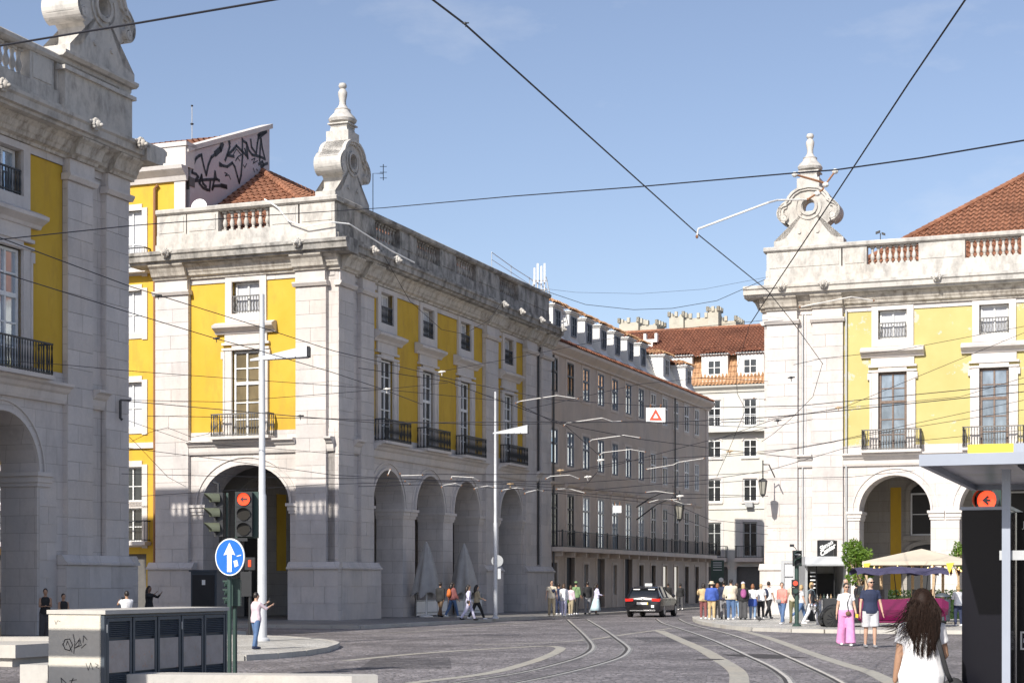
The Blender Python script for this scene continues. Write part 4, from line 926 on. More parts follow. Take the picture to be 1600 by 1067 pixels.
# ------------------------------------------------------------------ street furniture
M['green_paint'] = plain('dark_green_paint', (.03, .06, .05), .5)
M['olive_paint'] = plain('olive_hood_paint', (.10, .11, .075), .5)  # olive tone for the signal hoods, paler than the green housings
M['red_lamp'] = plain('lit_red_signal', (.5, .03, .01), .3, 0, 0, emit=(1, .06, .012), es=1.3)
M['blue_sign'] = plain('blue_sign_face', (.022, .14, .50), .4, 0, .04)
M['red_sign'] = plain('red_sign_face', (.62, .08, .04), .5, 0, 0)
M['cab_white'] = stone('cream_cabinet_panel', (.58, .55, .48), False, .15, (.3, .28, .25))
M['cab_dark'] = plain('slate_blue_cabinet_door', (.055, .068, .085), .5, 0, .12, 4)
m, nt, b = newmat('faded_poster_panel'); v = pos_vec(nt)
c = mix(nt, ramp(nt, noise(nt, v, 4, 8, .7), .35, .65), (.30, .27, .25), (.38, .34, .33)); c = mix(nt, ramp(nt, noise(nt, v, 11, 6, .7), .58, .7), c, (.42, .22, .15))
nt.links.new(c, b.inputs['Base Color']); b.inputs['Roughness'].default_value = .6; M['poster'] = m
def cyl(mb, a, b, r, n=10): mb.tube([a, b], r, n)
# lamp posts --------------------------------------------------------
def lamp_post(label, px, fy, top_y, lamp, r0, wedge_mat):
    g = G(px, fy, .12); t = thing('lamp_post', label, 'lamp post', tuple(g)); Y = g.y
    z = lambda py: CH+(HZ-py)/F_*Y - g.z
    mb = MB(); h = z(top_y); mb.tube([(0, 0, 0), (0, 0, h*.42), (0, 0, h*.425), (0, 0, h)], [r0, r0*.88, r0*.72, r0*.5], 14); mb.lathe([(r0*1.6, 0), (r0*1.6, .05), (r0*1.02, .1)], n=14); mb.build('post', 'metal_lt', t, smooth=True)
    (x0, y0), (x1, y1), hh = lamp
    X0 = (x0-px)/F_*Y; X1 = (x1-px)/F_*Y; Z0 = z(y0); Z1 = z(y1); w_ = .22; mb = MB(); dz = hh/F_*Y
    vs = [(X0, -.03, Z0-.02), (X0, .03, Z0-.02), (X0, .03, Z0+.03), (X0, -.03, Z0+.03), (X1, -w_, Z1-dz*.5), (X1, w_, Z1-dz*.5), (X1, w_, Z1+dz*.5), (X1, -w_, Z1+dz*.5)]
    mb.add(vs, [(0, 1, 2, 3), (7, 6, 5, 4), (0, 4, 5, 1), (1, 5, 6, 2), (2, 6, 7, 3), (3, 7, 4, 0)]); o = mb.build('lamp_head', wedge_mat, t)
    mb = MB(); mb.box((X1+.002, -w_*.8, Z1-dz*.45), (X1+.06, w_*.8, Z1+dz*.45)); mb.build('end_cap', 'black', o)
    mb = MB()
    for q in (.45, .62, .8): mb.lathe([(.02, 0), (.02, -.03)], (X0+(X1-X0)*q, -w_*q, Z0+(Z1-Z0)*q-dz*.45*q), 6)
    mb.build('clip', 'black', o); return t
lamp_post('tall grey lamp post on the traffic island with a flat wedge lamp', 409.5, 1001, 460, ((391, 563), (481, 550), 17), .13, 'metal_lt')
lamp_post('tall grey lamp post before the arcade with a flat white lamp', 774, 966.5, 612, ((770, 677), (824, 671), 13), .095, 'metal_lt')
t = thing('parking_sign', 'white round sign fixed to the lamp post before the arcade', 'sign', tuple(W(777, 876, 78.2))); mb = MB()
mb.tube([(0, .03, 0), (0, -.0, 0)], .27, 24); mb.build('sign_face', 'metal', t); mb = MB(); mb.box((.02, -.02, -.82), (.16, .0, -.35)); mb.build('sign_plate', 'metal_lt', t); mb = MB(); mb.tube([(-.09, .05, .05), (-.09, .05, -.7)], .02, 6); mb.build('bracket', 'metal', t)
# traffic light with blue arrow sign ---------------------------------
g = G(357, 1072, 0); g = Vector(((357-800)/F_*30, 30, 0)); t = thing('traffic_light', 'traffic signal with lit red left arrow above the blue arrow sign', 'traffic light', tuple(g))
k = 30/F_
def LX(px): return (px-357)*k
def LZ(py): return CH+(HZ-py)*k
mb = MB(); cyl(mb, (0, .12, 0), (0, .12, LZ(842)), .038); mb.build('post', 'green_paint', t)
mb = MB(); mb.box((LX(345), .08, LZ(845)), (LX(385), .16, LZ(840))); mb.tube([(LX(338), .2, LZ(770)), (LX(338), .2, LZ(755)), (LX(330), .2, LZ(752))], .03, 6); mb.build('bracket', 'black', t)
M['lens_off'] = plain('unlit_signal_lens', (.02, .018, .015), .5, 0, 0, spec=.2)
def head(t, cx, ytop, ybot, wdt, lens, hood, dark='black', back='green_paint', side=0, lit=None, scale=k, y0=0., lx=None, lz=None):
    lx = lx or LX; lz = lz or LZ; h3 = (ybot-ytop)/3
    for i in range(3):
        zc = lz(ytop+h3*(i+.5)); x = lx(cx); mb = MB(); hh = h3*scale*.49
        mb.box((x-wdt*.5, y0, zc-hh), (x+wdt*.5, y0+.16, zc+hh)); o = mb.build('signal_box', dark, t)
        d = Vector((math.sin(side), -math.cos(side), 0)); s_ = Vector((math.cos(side), math.sin(side), 0)); c = Vector((x, y0+.04, zc))
        mb = MB(); r = lens; N = 12; vs = []
        for j in range(N+1):
            a = R(-20+220*j/N); q = s_*math.cos(a)*r+Vector((0, 0, math.sin(a)*r)); dd = hood*(1 if True else 0)*(.55+.45*max(0, math.sin(a)))
            vs += [c+q, c+q+d*dd, c+q*.92, c+q*.92+d*dd]
        fs = []
        for j in range(N): a = 4*j; fs += [(a, a+1, a+5, a+4), (a+2, a+3, a+7, a+6), (a+1, a+3, a+7, a+5)]
        mb.add(vs, fs); mb.build('hood', back if side else dark, o, recalc=False)
        mb = MB(); mb.tube([c+d*.045, c+d*.06], r*.9, 18); mb.build('lens', 'red_lamp' if (lit is not None and i == lit) else 'lens_off', o)
        if lit == i:
            mb = MB(); e = c+d*.066; P_ = lambda u_, w_: e+s_*u_*r+Vector((0, 0, w_*r))
            for q in ([(-.5, 0), (-.05, .42), (.08, .3), (-.1, .12), (.55, .12), (.55, -.12), (-.1, -.12), (.08, -.3), (-.05, -.42)],): mb.add([P_(*z) for z in q], [tuple(range(len(q)))])
            mb.build('arrow', 'black', o)
M['hood_olive'] = M['olive_paint']
head(t, 341, 769, 838, .16, .115, .26, back='olive_paint', side=R(-68), y0=.0)
head(t, 380, 768, 838, .29, .122, .12, lit=0, y0=.05)
mb = MB(); mb.box((LX(366)-.02, .22, LZ(840)), (LX(396)+.06, .24, LZ(767))); mb.box((LX(351), .16, LZ(838)), (LX(354), .2, LZ(769))); mb.build('backing_plate', 'green_paint', t)
s = thing('direction_sign', 'round blue sign with white upward arrow and a torn sticker', 'sign', (0, 0, 0)); s.location = W(359, 870, 29.9); s.rotation_euler = (0, 0, R(-30))
def flat(par, pts, mat, name, y=0): 
    mb = MB(); n = len(pts); mb.add([(x, y, z) for x, z in pts]+[(x, y+.004, z) for x, z in pts], [tuple(range(n)), tuple(range(2*n-1, n-1, -1))]+[(i, (i+1) % n, n+(i+1) % n, n+i) for i in range(n)]); return mb.build(name, mat, par)
rr = .325
mb = MB(); mb.tube([(0, .02, 0), (0, 0, 0)], rr, 40); mb.build('sign_rim', 'white', s); mb = MB(); mb.tube([(0, 0, 0), (0, -.006, 0)], rr*.93, 40); mb.build('sign_face', 'blue_sign', s)
flat(s, [(-.05, -.26), (.05, -.26), (.05, .05), (.13, .03), (0, .25), (-.13, .03), (-.05, .05)], 'white', 'arrow', -.012)
flat(s, [(.09, -.07), (.17, -.05), (.20, -.15), (.12, -.18)], 'white', 'sticker', -.012); flat(s, [(.16, .02), (.26, .04), (.26, .025), (.17, .005)], 'white', 'sticker', -.012)
mb = MB(); mb.tube([(0, .05, -.25), (0, .05, .3)], .02, 6); mb.build('bracket', 'metal', s)
s2 = thing('traffic_light', 'small dark green pedestrian signal below the blue arrow sign', 'traffic light', tuple(W(362, 925, 30.3)))
k2 = 30.3/F_
mb = MB(); mb.box((-.07, -.05, -.24), (.16, .1, .24)); mb.build('signal_box', 'green_paint', s2)
for i in range(3):
    mb = MB(); z_ = .15-.15*i; mb.tube([(-.12, -.02, z_), (-.07, 0, z_)], .055, 10); mb.box((-.15, -.06, z_+.03), (-.06, .05, z_+.06)); mb.build('lens', 'green_paint', s2)
mb = MB(); cyl(mb, (.05, .05, -1.5), (.05, .05, -.24), .04); mb.build('post', 'green_paint', s2)
# second group of signals hanging behind, right edge of the arch
t = thing('traffic_light', 'small distant signal with red light beside the island lamp post', 'traffic light', tuple(W(390, 885, 52)+Vector((0, 0, 0))))
mb = MB(); mb.box((-.15, 0, -.1), (.15, .15, .28)); mb.box((-.28, 0, -.9), (.05, .1, -.15)); mb.build('signal_box', 'black', t); mb = MB(); mb.box((-.04, -.02, .0), (.04, -.002, .2)); mb.build('lens', 'red_lamp', t)
mb = MB(); cyl(mb, (0, .08, -2.1), (0, .08, -.1), .05); mb.build('post', 'black', t)
# kiosk box behind
g = G(325, 985, .12); t = thing('utility_cabinet', 'tall dark grey street cabinet with a white sticker before the arch', 'cabinet', tuple(g), RZ)
kk = g.y/F_; h = (985-893)*kk; mb = MB(); mb.box((-.45, -.3, 0), (.5, .4, h)); mb.box((-.5, -.35, h), (.55, .45, h+.06)); mb.build('cabinet_body', 'cab_dark', t)
mb = MB(); mb.box((-.38, -.33, .3), (.42, -.302, h-.1)); mb.build('door', 'black', t); flat(t, [(-.02, h-.42), (.1, h-.42), (.1, h-.26), (-.02, h-.26)], 'white', 'sticker', -.34)
# louvred cabinet in the foreground ----------------------------------
a0, b0 = 17.2, -41.6
mbp = Vector(((163-800)/F_*25, 25, 0)); t = thing('electrical_cabinet', 'long grey cabinet with louvred doors and faded poster panels in the foreground', 'cabinet', (mbp.x, mbp.y, 0), RZ)
Lc, Wc, Hc = 3.5, .97, 1.25; mb = MB(); mb.box((-Wc, 0, 0), (-.06, Lc, Hc-.03)); mb.build('cabinet_body', 'cab_white', t)
mb = MB(); mb.box((-Wc-.02, -.02, Hc-.03), (.03, Lc+.02, Hc+.03)); mb.build('lid', 'conc', t)
Fc = Fac((0, 0), (0, 1), (1, 0)); nd = 5; wd = (Lc-.1)/nd
mb = MB(); Fc.box(mb, 0, .06, 0, Hc-.05, -.08, .0); Fc.box(mb, Lc-.04, Lc, 0, Hc-.05, -.08, 0); Fc.box(mb, .06, Lc-.04, Hc-.08, Hc-.05, -.08, 0); mb.build('door_frame', 'cab_dark', t)
for i in range(nd):
    s0 = .07+i*wd; s1 = s0+wd-.035; mb = MB()
    Fc.box(mb, s0, s0+.05, .05, Hc-.09, -.06, .0); Fc.box(mb, s1-.05, s1, .05, Hc-.09, -.06, .0); Fc.box(mb, s0+.05, s1-.05, Hc-.14, Hc-.09, -.06, .0); Fc.box(mb, s0+.05, s1-.05, .05, .09, -.06, 0)
    Fc.box(mb, s0+.05, s1-.05, .09, Hc-.14, -.06, -.045); o = mb.build('cabinet_door', 'cab_dark', t)
    Fc.piece('poster_panel', 'poster', o, s0+.06, s1-.06, .36, .83, -.04, -.006)
    for (za, zb) in ((.87, 1.10), (.11, .34)):
        n = 8
        for j in range(n):
            z0 = za+(zb-za)*j/n; c = Fc.p((s0+s1)/2, z0+.014, -.02)
            link('louvre_slat', ubox('cab_dark'), o, loc=c, scale=(.026, s1-s0-.1, .010), rot=(0, R(38), 0))
    if i in (0, 3): mb = MB(); Fc.box(mb, s0-.02, s0-.005, Hc-.3, Hc-.18, 0, .015); mb.build('handle', 'metal', o)
def T3(x, z): return (x, -.012, z)
sc1 = [[(-.78, .99), (-.72, .82), (-.62, .98)], [(-.60, .93), (-.66, .75)]]
def kp(x, y): return (-.95+(x-445)/470*.95, 1.25-(y-400)/475*.96)
for l, wv in (([(560, 640), (580, 600), (620, 595), (645, 640), (620, 680), (580, 670), (560, 630)], .012), ([(590, 640), (600, 610), (615, 640), (640, 690)], .01), ([(650, 560), (665, 620), (655, 700)], .01), ([(670, 640), (700, 600), (700, 640), (665, 660), (720, 640), (705, 590)], .01), ([(720, 660), (760, 630)], .01), ([(735, 620), (740, 570), (770, 600)], .01),
              ([(500, 920), (560, 960), (545, 880), (620, 940), (650, 880)], .012), ([(620, 900), (680, 890)], .01), ([(660, 960), (720, 940), (780, 950)], .008), ([(760, 770), (780, 820), (800, 765), (820, 815)], .007), ([(840, 770), (865, 780), (845, 795), (870, 805)], .007), ([(490, 460), (500, 490), (515, 462), (540, 470)], .004)):
    strokes(t, lambda x, z: (x, -.006, z), [[wv]+[kp(*q) for q in l]], wv, 'paint_black', 'graffiti')
# low stone benches at left
t = thing('stone_bench', 'long pale stone bench at the left edge behind the cabinet', 'bench', (-7.8, 36.5, 0), R(4)); mb = MB(); mb.box((-5, -.0, .22), (.85, .55, .52)); mb.build('seat', 'conc', t); mb = MB(); mb.box((-4.6, .1, 0), (.5, .4, .22)); mb.build('base', 'conc', t)
mb = MB(); t = thing('stone_bench', 'pale slab bench end standing left of the cabinet', 'bench', tuple(Vector(((24-800)/F_*34, 34, 0))), RZ); mb = MB(); mb.box((-2.4, -.0, .18), (-.0, 2.6, .44)); mb.build('seat', 'conc', t); mb = MB(); mb.box((-2.2, .1, 0), (-.15, 2.3, .18)); mb.build('base', 'conc', t)
t = thing('stone_block', 'small pale concrete block against the left end of the cabinet', 'block', tuple(Vector(((60-800)/F_*27.0, 27.0, 0))), RZ); mb = MB(); mb.box((-.2, -.2, 0), (.32, .5, .40)); mb.build('block_body', 'conc', t)
t = thing('concrete_barrier', 'low pale concrete platform right of the louvred cabinet', 'barrier', tuple(Vector(((590-800)/F_*25.2, 25.2, 0))), R(-6)); mb = MB()
pts = [(-4.5, .0), (-.35, -.18), (0, .02), (-.1, .35), (-4.5, .62)]; n = len(pts)
mb.add([(x, y, z) for z in (0, .32) for x, y in pts], [tuple(range(n, 2*n)), tuple(range(n-1, -1, -1))]+[(i, (i+1) % n, n+(i+1) % n, n+i) for i in range(n)]); mb.build('slab', 'conc', t)
# ------------------------------------------------------------------ right: signal, kiosk, tree, parasol, bin
g = G(1245, 978, .12); t = thing('traffic_light', 'dark green signal post with no-entry bar on the right pavement', 'traffic light', tuple(g)); kr = g.y/F_
lx = lambda px: (px-1245)*kr
lz = lambda py: CH+(HZ-py)*kr-g.z
mb = MB(); mb.tube([(0, 0, 0), (0, 0, lz(860))], .075, 12); mb.lathe([(.16, 0), (.16, .04), (.09, .1)], n=12); mb.build('post', 'green_paint', t)
for i, (yc) in enumerate((866, 878)):
    mb = MB(); z_ = lz(yc); mb.box((-.15, -.16, z_-.14), (.15, .02, z_+.14)); o = mb.build('signal_box', 'black', t)
    mb = MB(); mb.tube([(0, -.16, z_), (0, -.3, z_-.02)], .13, 12, cap=False); mb.build('hood', 'green_paint', o)
    mb = MB(); mb.tube([(0, -.165, z_), (0, -.17, z_)], .11, 12); mb.build('lens', 'black', o)
    if i == 0: mb = MB(); mb.box((-.1, -.19, z_-.02), (.1, -.18, z_+.025)); mb.build('bar', 'white', o)
mb = MB(); mb.tube([(0, 0, lz(860)), (-.05, 0, lz(856)), (-.17, 0, lz(852))], .012, 5); mb.box((-.24, -.05, lz(854)), (-.1, .05, lz(850))); mb.build('sensor', 'black', t)
for yc, mt in ((911, 'red_sign'), (923, 'green_paint')):
    mb = MB(); z_ = lz(yc); mb.box((-.17, -.1, z_-.13), (.03, .1, z_+.13)); o = mb.build('signal_box', 'black', t); mb = MB(); mb.tube([(-.07, -.1, z_), (-.07, -.15, z_)], .09, 10); mb.build('lens', mt, o)
# standing light frame (grey leaning panel)
g = G(1232, 966, .12); t = thing('info_panel', 'leaning grey metal panel frame against the corner plinth', 'panel', tuple(g), R(-12)); kk = g.y/F_
h = (966-875)*kk; mb = MB(); mb.box((-.32, -.05, .1), (-.18, .15, h)); mb.box((.2, -.05, .1), (.26, .15, h)); mb.box((-.178, -.05, h-.12), (.198, .15, h)); mb.box((-.178, -.05, h*.72), (.198, .0, h*.73)); mb.box((-.3, -.1, 0), (.25, .2, .1)); mb.build('frame', 'metal', t); mb = MB(); mb.box((-.17, .02, .1), (.19, .05, h-.13)); mb.build('panel_sheet', 'metal_lt', t)
# kiosk
Yk = 68.; kk = Yk/F_; kz = lambda py: CH+(HZ-py)*kk
x0, x1 = (1258-800)*kk, (1322-800)*kk; t = thing('kiosk', 'small dark drinks kiosk with grey roof band against the right building', 'kiosk', (x0, Yk, .12), 0); w_ = x1-x0
kz0 = lambda py: kz(py)-.12
mb = MB(); mb.box((0, 0, kz0(882)), (w_, 2.4, kz0(869))); mb.build('roof_band', 'metal_lt', t); mb = MB(); mb.box((-.05, -.6, kz0(884)), (w_+.05, 0, kz0(881.5))); mb.build('awning', 'metal', t)
mb = MB(); mb.box((0, .02, 0), (.1, 2.3, kz0(882))); mb.box((w_-.1, .02, 0), (w_, 2.3, kz0(882))); mb.box((.1, 2.2, 0), (w_-.1, 2.3, kz0(882))); mb.build('side_wall', 'metal', t)
mb = MB(); mb.box((.1, .25, .0), (w_-.1, .6, kz0(938))); mb.build('counter', 'black', t)
mb = MB(); mb.box((.1, .22, kz0(938)), (w_-.1, .7, kz0(936.5))); mb.build('counter_top', 'wood', t)
for q_ in (((.45, .05, kz0(938)), (.48, .1, kz0(882))), ((1.15, .05, kz0(938)), (1.18, .1, kz0(882))), ((.1, 1.9, 1.), (w_-.1, 2.1, 1.9))): mb = MB(); mb.box(*q_); mb.build('inner_fitting', 'black', t)
for i in range(7):
    mb = MB(); xx = .55+.14*i; mb.lathe([(.03, 0), (.035, .12), (.012, .17), (.012, .22)], (xx, .45, kz0(936.5)+.003), 8); tag(mb.build('bottle', ['white', 'wood', 'green_paint'][i % 3], None), ['white bottle on the kiosk counter, %s', 'brown bottle on the kiosk counter, %s', 'green bottle on the kiosk counter, %s'][i % 3] % ['leftmost of all', 'second from the left', 'third from the left', 'in the middle', 'third from the right', 'second from the right', 'rightmost of all'][i], 'bottle', 'bottles on the kiosk counter').location = (x0, Yk, .12)
for i in range(5):
    mb = MB(); mb.box((.2, -.03, kz0(895+i*6)), (.4, -.02, kz0(893+i*6))); mb.build('menu_line', 'white', t)
sx0, sx1 = (1281-800)*kk, (1303-800)*kk
t = thing('kiosk_sign', 'black box sign with slanting white script on the kiosk roof', 'sign', (sx0, Yk+.1, kz(869)), 0); sw = sx1-sx0; sh = (876-850.5)*kk
mb = MB(); mb.box((0, 0, -.03), (sw, .5, sh)); mb.build('sign_box', 'black', t); mb = MB(); mb.add([(sw+.002, 0, -.02), (sw+.26, .6, -.02), (sw+.26, .6, sh-.01), (sw+.002, 0, sh)], [(0, 1, 2, 3)]); mb.build('side_panel', 'black', t); mb = MB(); mb.box((sw*.6, .1, -.1), (sw*.75, .2, -.03)); mb.build('sign_foot', 'black', t)
text(t, 'Simon', .235, 'white', (sw*.46, -.012, sh*.66), (R(90), R(-32), 0), 'lettering', .35, .002, bold=.012); text(t, 'Cantar', .25, 'white', (sw*.56, -.012, sh*.38), (R(90), R(-32), 0), 'lettering', .35, .002, bold=.012)
# leaves helper ------------------------------------------------------
def leafmat(name, c1, c2):
    m, nt, b = newmat(name); v = pos_vec(nt); r = ramp(nt, noise(nt, v, 5, 3), .3, .7)
    nt.links.new(mix(nt, r, c1, c2), b.inputs['Base Color']); b.inputs['Roughness'].default_value = .55
    tr = nt.nodes.new('ShaderNodeBsdfTranslucent'); tr.inputs[0].default_value = (c2[0]*1.5, c2[1]*1.6, c2[2], 1); ms = nt.nodes.new('ShaderNodeMixShader'); ms.inputs[0].default_value = .35
    out = nt.nodes['Material Output']; nt.links.new(b.outputs[0], ms.inputs[1]); nt.links.new(tr.outputs[0], ms.inputs[2]); nt.links.new(ms.outputs[0], out.inputs[0]); return m
M['leaf'] = leafmat('bright_green_leaf', (.08, .16, .02), (.17, .26, .04)); M['leaf_dk'] = leafmat('shaded_hedge_leaf', (.018, .045, .01), (.045, .09, .018))  # hedge leaf colour darkened to hold the shade under the parasol
def leaves(mb, pts, size):
    for p in pts:
        a = Vector((random.gauss(0, 1), random.gauss(0, 1), random.gauss(0, 1)+.3)).normalized(); q = a.orthogonal().normalized(); q.rotate(Matrix.Rotation(random.random()*6.28, 3, a)); r_ = a.cross(q); s_ = size*random.uniform(.6, 1.3)
        mb.add([p-q*s_, p-r_*s_*.4, p+q*s_, p+r_*s_*.4], [(0, 1, 2, 3)])
def blobpts(n, clumps):
    out = []
    for _ in range(n):
        c, r = random.choice(clumps); d = Vector((random.gauss(0, 1), random.gauss(0, 1), random.gauss(0, 1))).normalized()*r*random.uniform(.55, 1.05); out.append(Vector(c)+d)
    return out
def tree(label, loc, H, Rr, z0, n, mat='leaf', lsz=.075):
    t = thing('potted_tree', label, 'tree', loc); mb = MB(); mb.tube([(0, 0, 0), (.03, .02, z0*.6), (.0, 0, z0), (.05, 0, z0+H*.3)], [.07, .055, .05, .03], 8); cl = []
    for i in range(13):
        a = i*2.4; rr_ = Rr*random.uniform(.2, .75); z_ = z0+H*random.uniform(.12, .88); f = 1-abs((z_-z0)/H-.45)*.9; c = (math.cos(a)*rr_*f, math.sin(a)*rr_*f, z_); cl.append((c, Rr*random.uniform(.28, .45))); mb.tube([(0, 0, z0*.9), (c[0]*.5, c[1]*.5, (z0+z_)/2), c], [.03, .02, .008], 5)
    mb.build('trunk', 'wood', t); mb = MB(); leaves(mb, blobpts(n, cl), lsz); mb.build('crown', mat, t, recalc=False); mb = MB(); mb.lathe([(.25, 0), (.34, .5), (.36, .55), (.30, .55)], n=14); mb.build('pot', 'black', t)
tree('bright green bushy potted tree beside the cream parasol', tuple(G(1340, 972, .12)), 1.75, .86, 1.45, 3200)
gg = P(22.9, 16.0, .12); tree('small green tree in a pot in the second arch from the kiosk', tuple(gg), 1.5, .5, 1.9, 900, 'leaf', .07)
# hedge
Yh = 72; x0 = (1380-800)/F_*Yh; x1 = (1530-800)/F_*Yh; t = thing('hedge', 'low clipped hedge with shade-darkened leaves behind the parasol', 'hedge', (x0, Yh, .12)); mb = MB(); mb.box((0, .1, 0), (x1-x0, .5, .95)); mb.build('hedge_core', 'leaf_dk', t)
mb = MB(); leaves(mb, [Vector((random.uniform(0, x1-x0), random.uniform(0, .6), random.uniform(.0, 1.22))) for _ in range(5200)], .06); mb.build('hedge_leaves', 'leaf_dk', t, recalc=False)
t = thing('hedge', 'short light green shrub at the kiosk end of the terrace', 'hedge', tuple(G(1335, 968, .12))); mb = MB(); leaves(mb, blobpts(600, [((0, 0, .55), .4), ((.4, 0, .5), .35)]), .05); mb.build('hedge_leaves', 'leaf', t, recalc=False)
# cream parasol with string lights -----------------------------------
M['canvas'] = plain('cream_canvas', (.52, .46, .37), .8, 0, .05, 2.); M['canvas_grey'] = plain('grey_folded_canvas', (.36, .35, .34), .85, 0, .1, 3.)  # second canvas is an even grey for the folded parasols
M['bulb'] = plain('warm_string_bulb', (.9, .7, .3), .4, 0, 0, emit=(1, .62, .2), es=3.2); M['navy_canvas'] = plain('navy_canvas', (.05, .045, .10), .7, 0, .1, 3); M['flag_y'] = plain('yellow_pennant', (.75, .52, .05), .7, 0, 0); M['flag_d'] = plain('brown_pennant', (.10, .04, .03), .8, 0, 0)
Yp = 66.; kk = Yp/F_; cx = (1440-800)*kk; zt = CH+(HZ-857)*kk; zr = CH+(HZ-877.5)*kk; t = thing('parasol', 'large cream square parasol with string lights on the terrace', 'parasol', (cx, Yp, .12), R(-20.9+0)); hw = 1.95
zt -= .12; zr -= .12; mb = MB(); N = 8
cor = [(-hw, -hw), (hw, -hw), (hw, hw), (-hw, hw)]
cor = [(x*1.0, y*1.0) for x, y in cor]
for i in range(4):
    a = Vector((*cor[i], zr)); b = Vector((*cor[(i+1) % 4], zr)); ap = Vector((0, 0, zt))
    for u_ in range(N):
        for v_ in range(N):
            def pt(uu, vv):
                e = a.lerp(b, uu/N); p = ap.lerp(e, vv/N); p.z -= .07*math.sin(math.pi*vv/N)*math.sin(math.pi*uu/N); return p
            mb.quad(pt(u_, v_), pt(u_+1, v_), pt(u_+1, v_+1), pt(u_, v_+1))
    mb.quad(a, b, b-Vector((0, 0, .14)), a-Vector((0, 0, .14)))
mb.build('canopy', 'canvas', t, recalc=False); mb = MB(); mb.tube([(0, 0, 0), (0, 0, zt-.05)], .05, 8)
for x, y in cor: mb.tube([(0, 0, zr-.1), (x*.97, y*.97, zr-.04)], .02, 5)
mb.build('pole', 'wood', t)
for x, y in cor: mb = MB(); mb.box((x*.93-.05, y*.93-.05, 0), (x*.93+.05, y*.93+.05, zr-.02)); mb.build('post', 'wood', t)
for q in ((.35, -.93), (-.3, .93), (.3, .93)): mb = MB(); mb.box((hw*q[0]-.05, hw*q[1]-.05, 0), (hw*q[0]+.05, hw*q[1]+.05, zr-.02)); mb.build('post', 'wood', t)
bm_ = MB(); bm_.ell((0, 0, 0), (.024, .024, .03), 6, 4); BU = bm_.mesh('bulb', 'bulb', smooth=True); mb = MB(); bulbs = []
for (a, b) in ((0, 1), (1, 2), (2, 3), (3, 0)):
    A3 = Vector((*cor[a], zr-.1))*.98; B3 = Vector((*cor[b], zr-.1))*.98
    for sg in range(3):
        pts = []
        for i in range(9):
            q = (sg+i/8)/3; p = A3.lerp(B3, q); p.z -= .16*math.sin(math.pi*i/8); pts.append(p)
            if i < 8: bulbs.append(p-Vector((0, 0, .04)))
        mb.tube(pts, .008, 4)
for a in (0, 1, 2, 3): mb.tube([(cor[a][0]*.9, cor[a][1]*.9, zr-.12), (cor[a][0]*.4, cor[a][1]*.4, zr-.35), (0, 0, zr-.2)], .008, 4); bulbs += [Vector((cor[a][0]*.9*f, cor[a][1]*.9*f, zr-.18-.2*math.sin(math.pi*f))) for f in (.15, .3, .45, .6, .75, .9)]
sl_ = tag(mb.build('string_light', 'black', None), 'string of warm bulbs hung under the cream parasol', 'string lights'); sl_.location = t.location; sl_.rotation_euler = t.rotation_euler
for p in bulbs: link('bulb', BU, sl_, loc=p)
for (x, m_, s_) in ((-hw+.05, 'flag_y', .22), (1.15, 'flag_y', .24)):
    fl = tag(flat(None, [(x, zr-.08), (x+s_*1.2, zr-.06), (x+s_*.5, zr-.08-s_*1.6)], m_, 'pennant'), 'yellow pennant at the %s of the cream parasol' % ('left corner' if x < 0 else 'right front edge'), 'pennant'); fl.location = t.location+Vector((0, 0, 0)); fl.rotation_euler = t.rotation_euler
    fl.data.transform(Matrix.Translation((0, -hw-.02, 0)))
bt = thing('bunting', 'row of brown triangular pennants right of the parasol pole', 'bunting', tuple(t.location), t.rotation_euler[2]); mb = MB(); mb.tube([(-.2, hw*.9, zr-.28), (.8, hw*.9, zr-.34), (hw+.3, hw*.9, zr-.26)], .008, 4); mb.build('cord', 'black', bt)
for i in range(7): o = flat(bt, [(-.1+.3*i, zr-.30), (.10+.3*i, zr-.30), (0+.3*i, zr-.56)], 'flag_d', 'pennant', hw*.9)
# litter bin
Yb = 64.; kk = Yb/F_; t = thing('litter_bin', 'dark grey round litter bin with domed lid behind the long-haired woman', 'bin', ((1472.5-800)*kk, Yb, .12), R(-10)); t.scale = (1.12, 1.12, 1.0)
zz = lambda py: CH+(HZ-py)*kk-.12
mb = MB(); mb.lathe([(.20, 0.1), (.25, .14), (.25, zz(955)), (.265, zz(953)), (.265, zz(937)), (.255, zz(936))], n=28); mb.build('bin_body', 'cab_dark', t, smooth=True); mb = MB(); mb.lathe([(.12, 0), (.14, .1)], n=12); mb.build('foot', 'black', t)
mb = MB(); mb.lathe([(.265, 0), (.25, .05), (.18, .11), (.08, .14), (.01, .145)], (0, 0, zz(932)), 28); mb.build('lid', 'cab_dark', t, smooth=True)
for i in range(3): a = R(60+i*120); mb = MB(); mb.box((.22*math.cos(a)-.03, .22*math.sin(a)-.03, zz(937)-.02), (.22*math.cos(a)+.03, .22*math.sin(a)+.03, zz(932)+.02)); mb.build('lid_support', 'black', t)
flat(t, [(-.08, zz(962)), (.06, zz(962)), (.06, zz(948)), (-.08, zz(948))], 'poster', 'label', -.268)
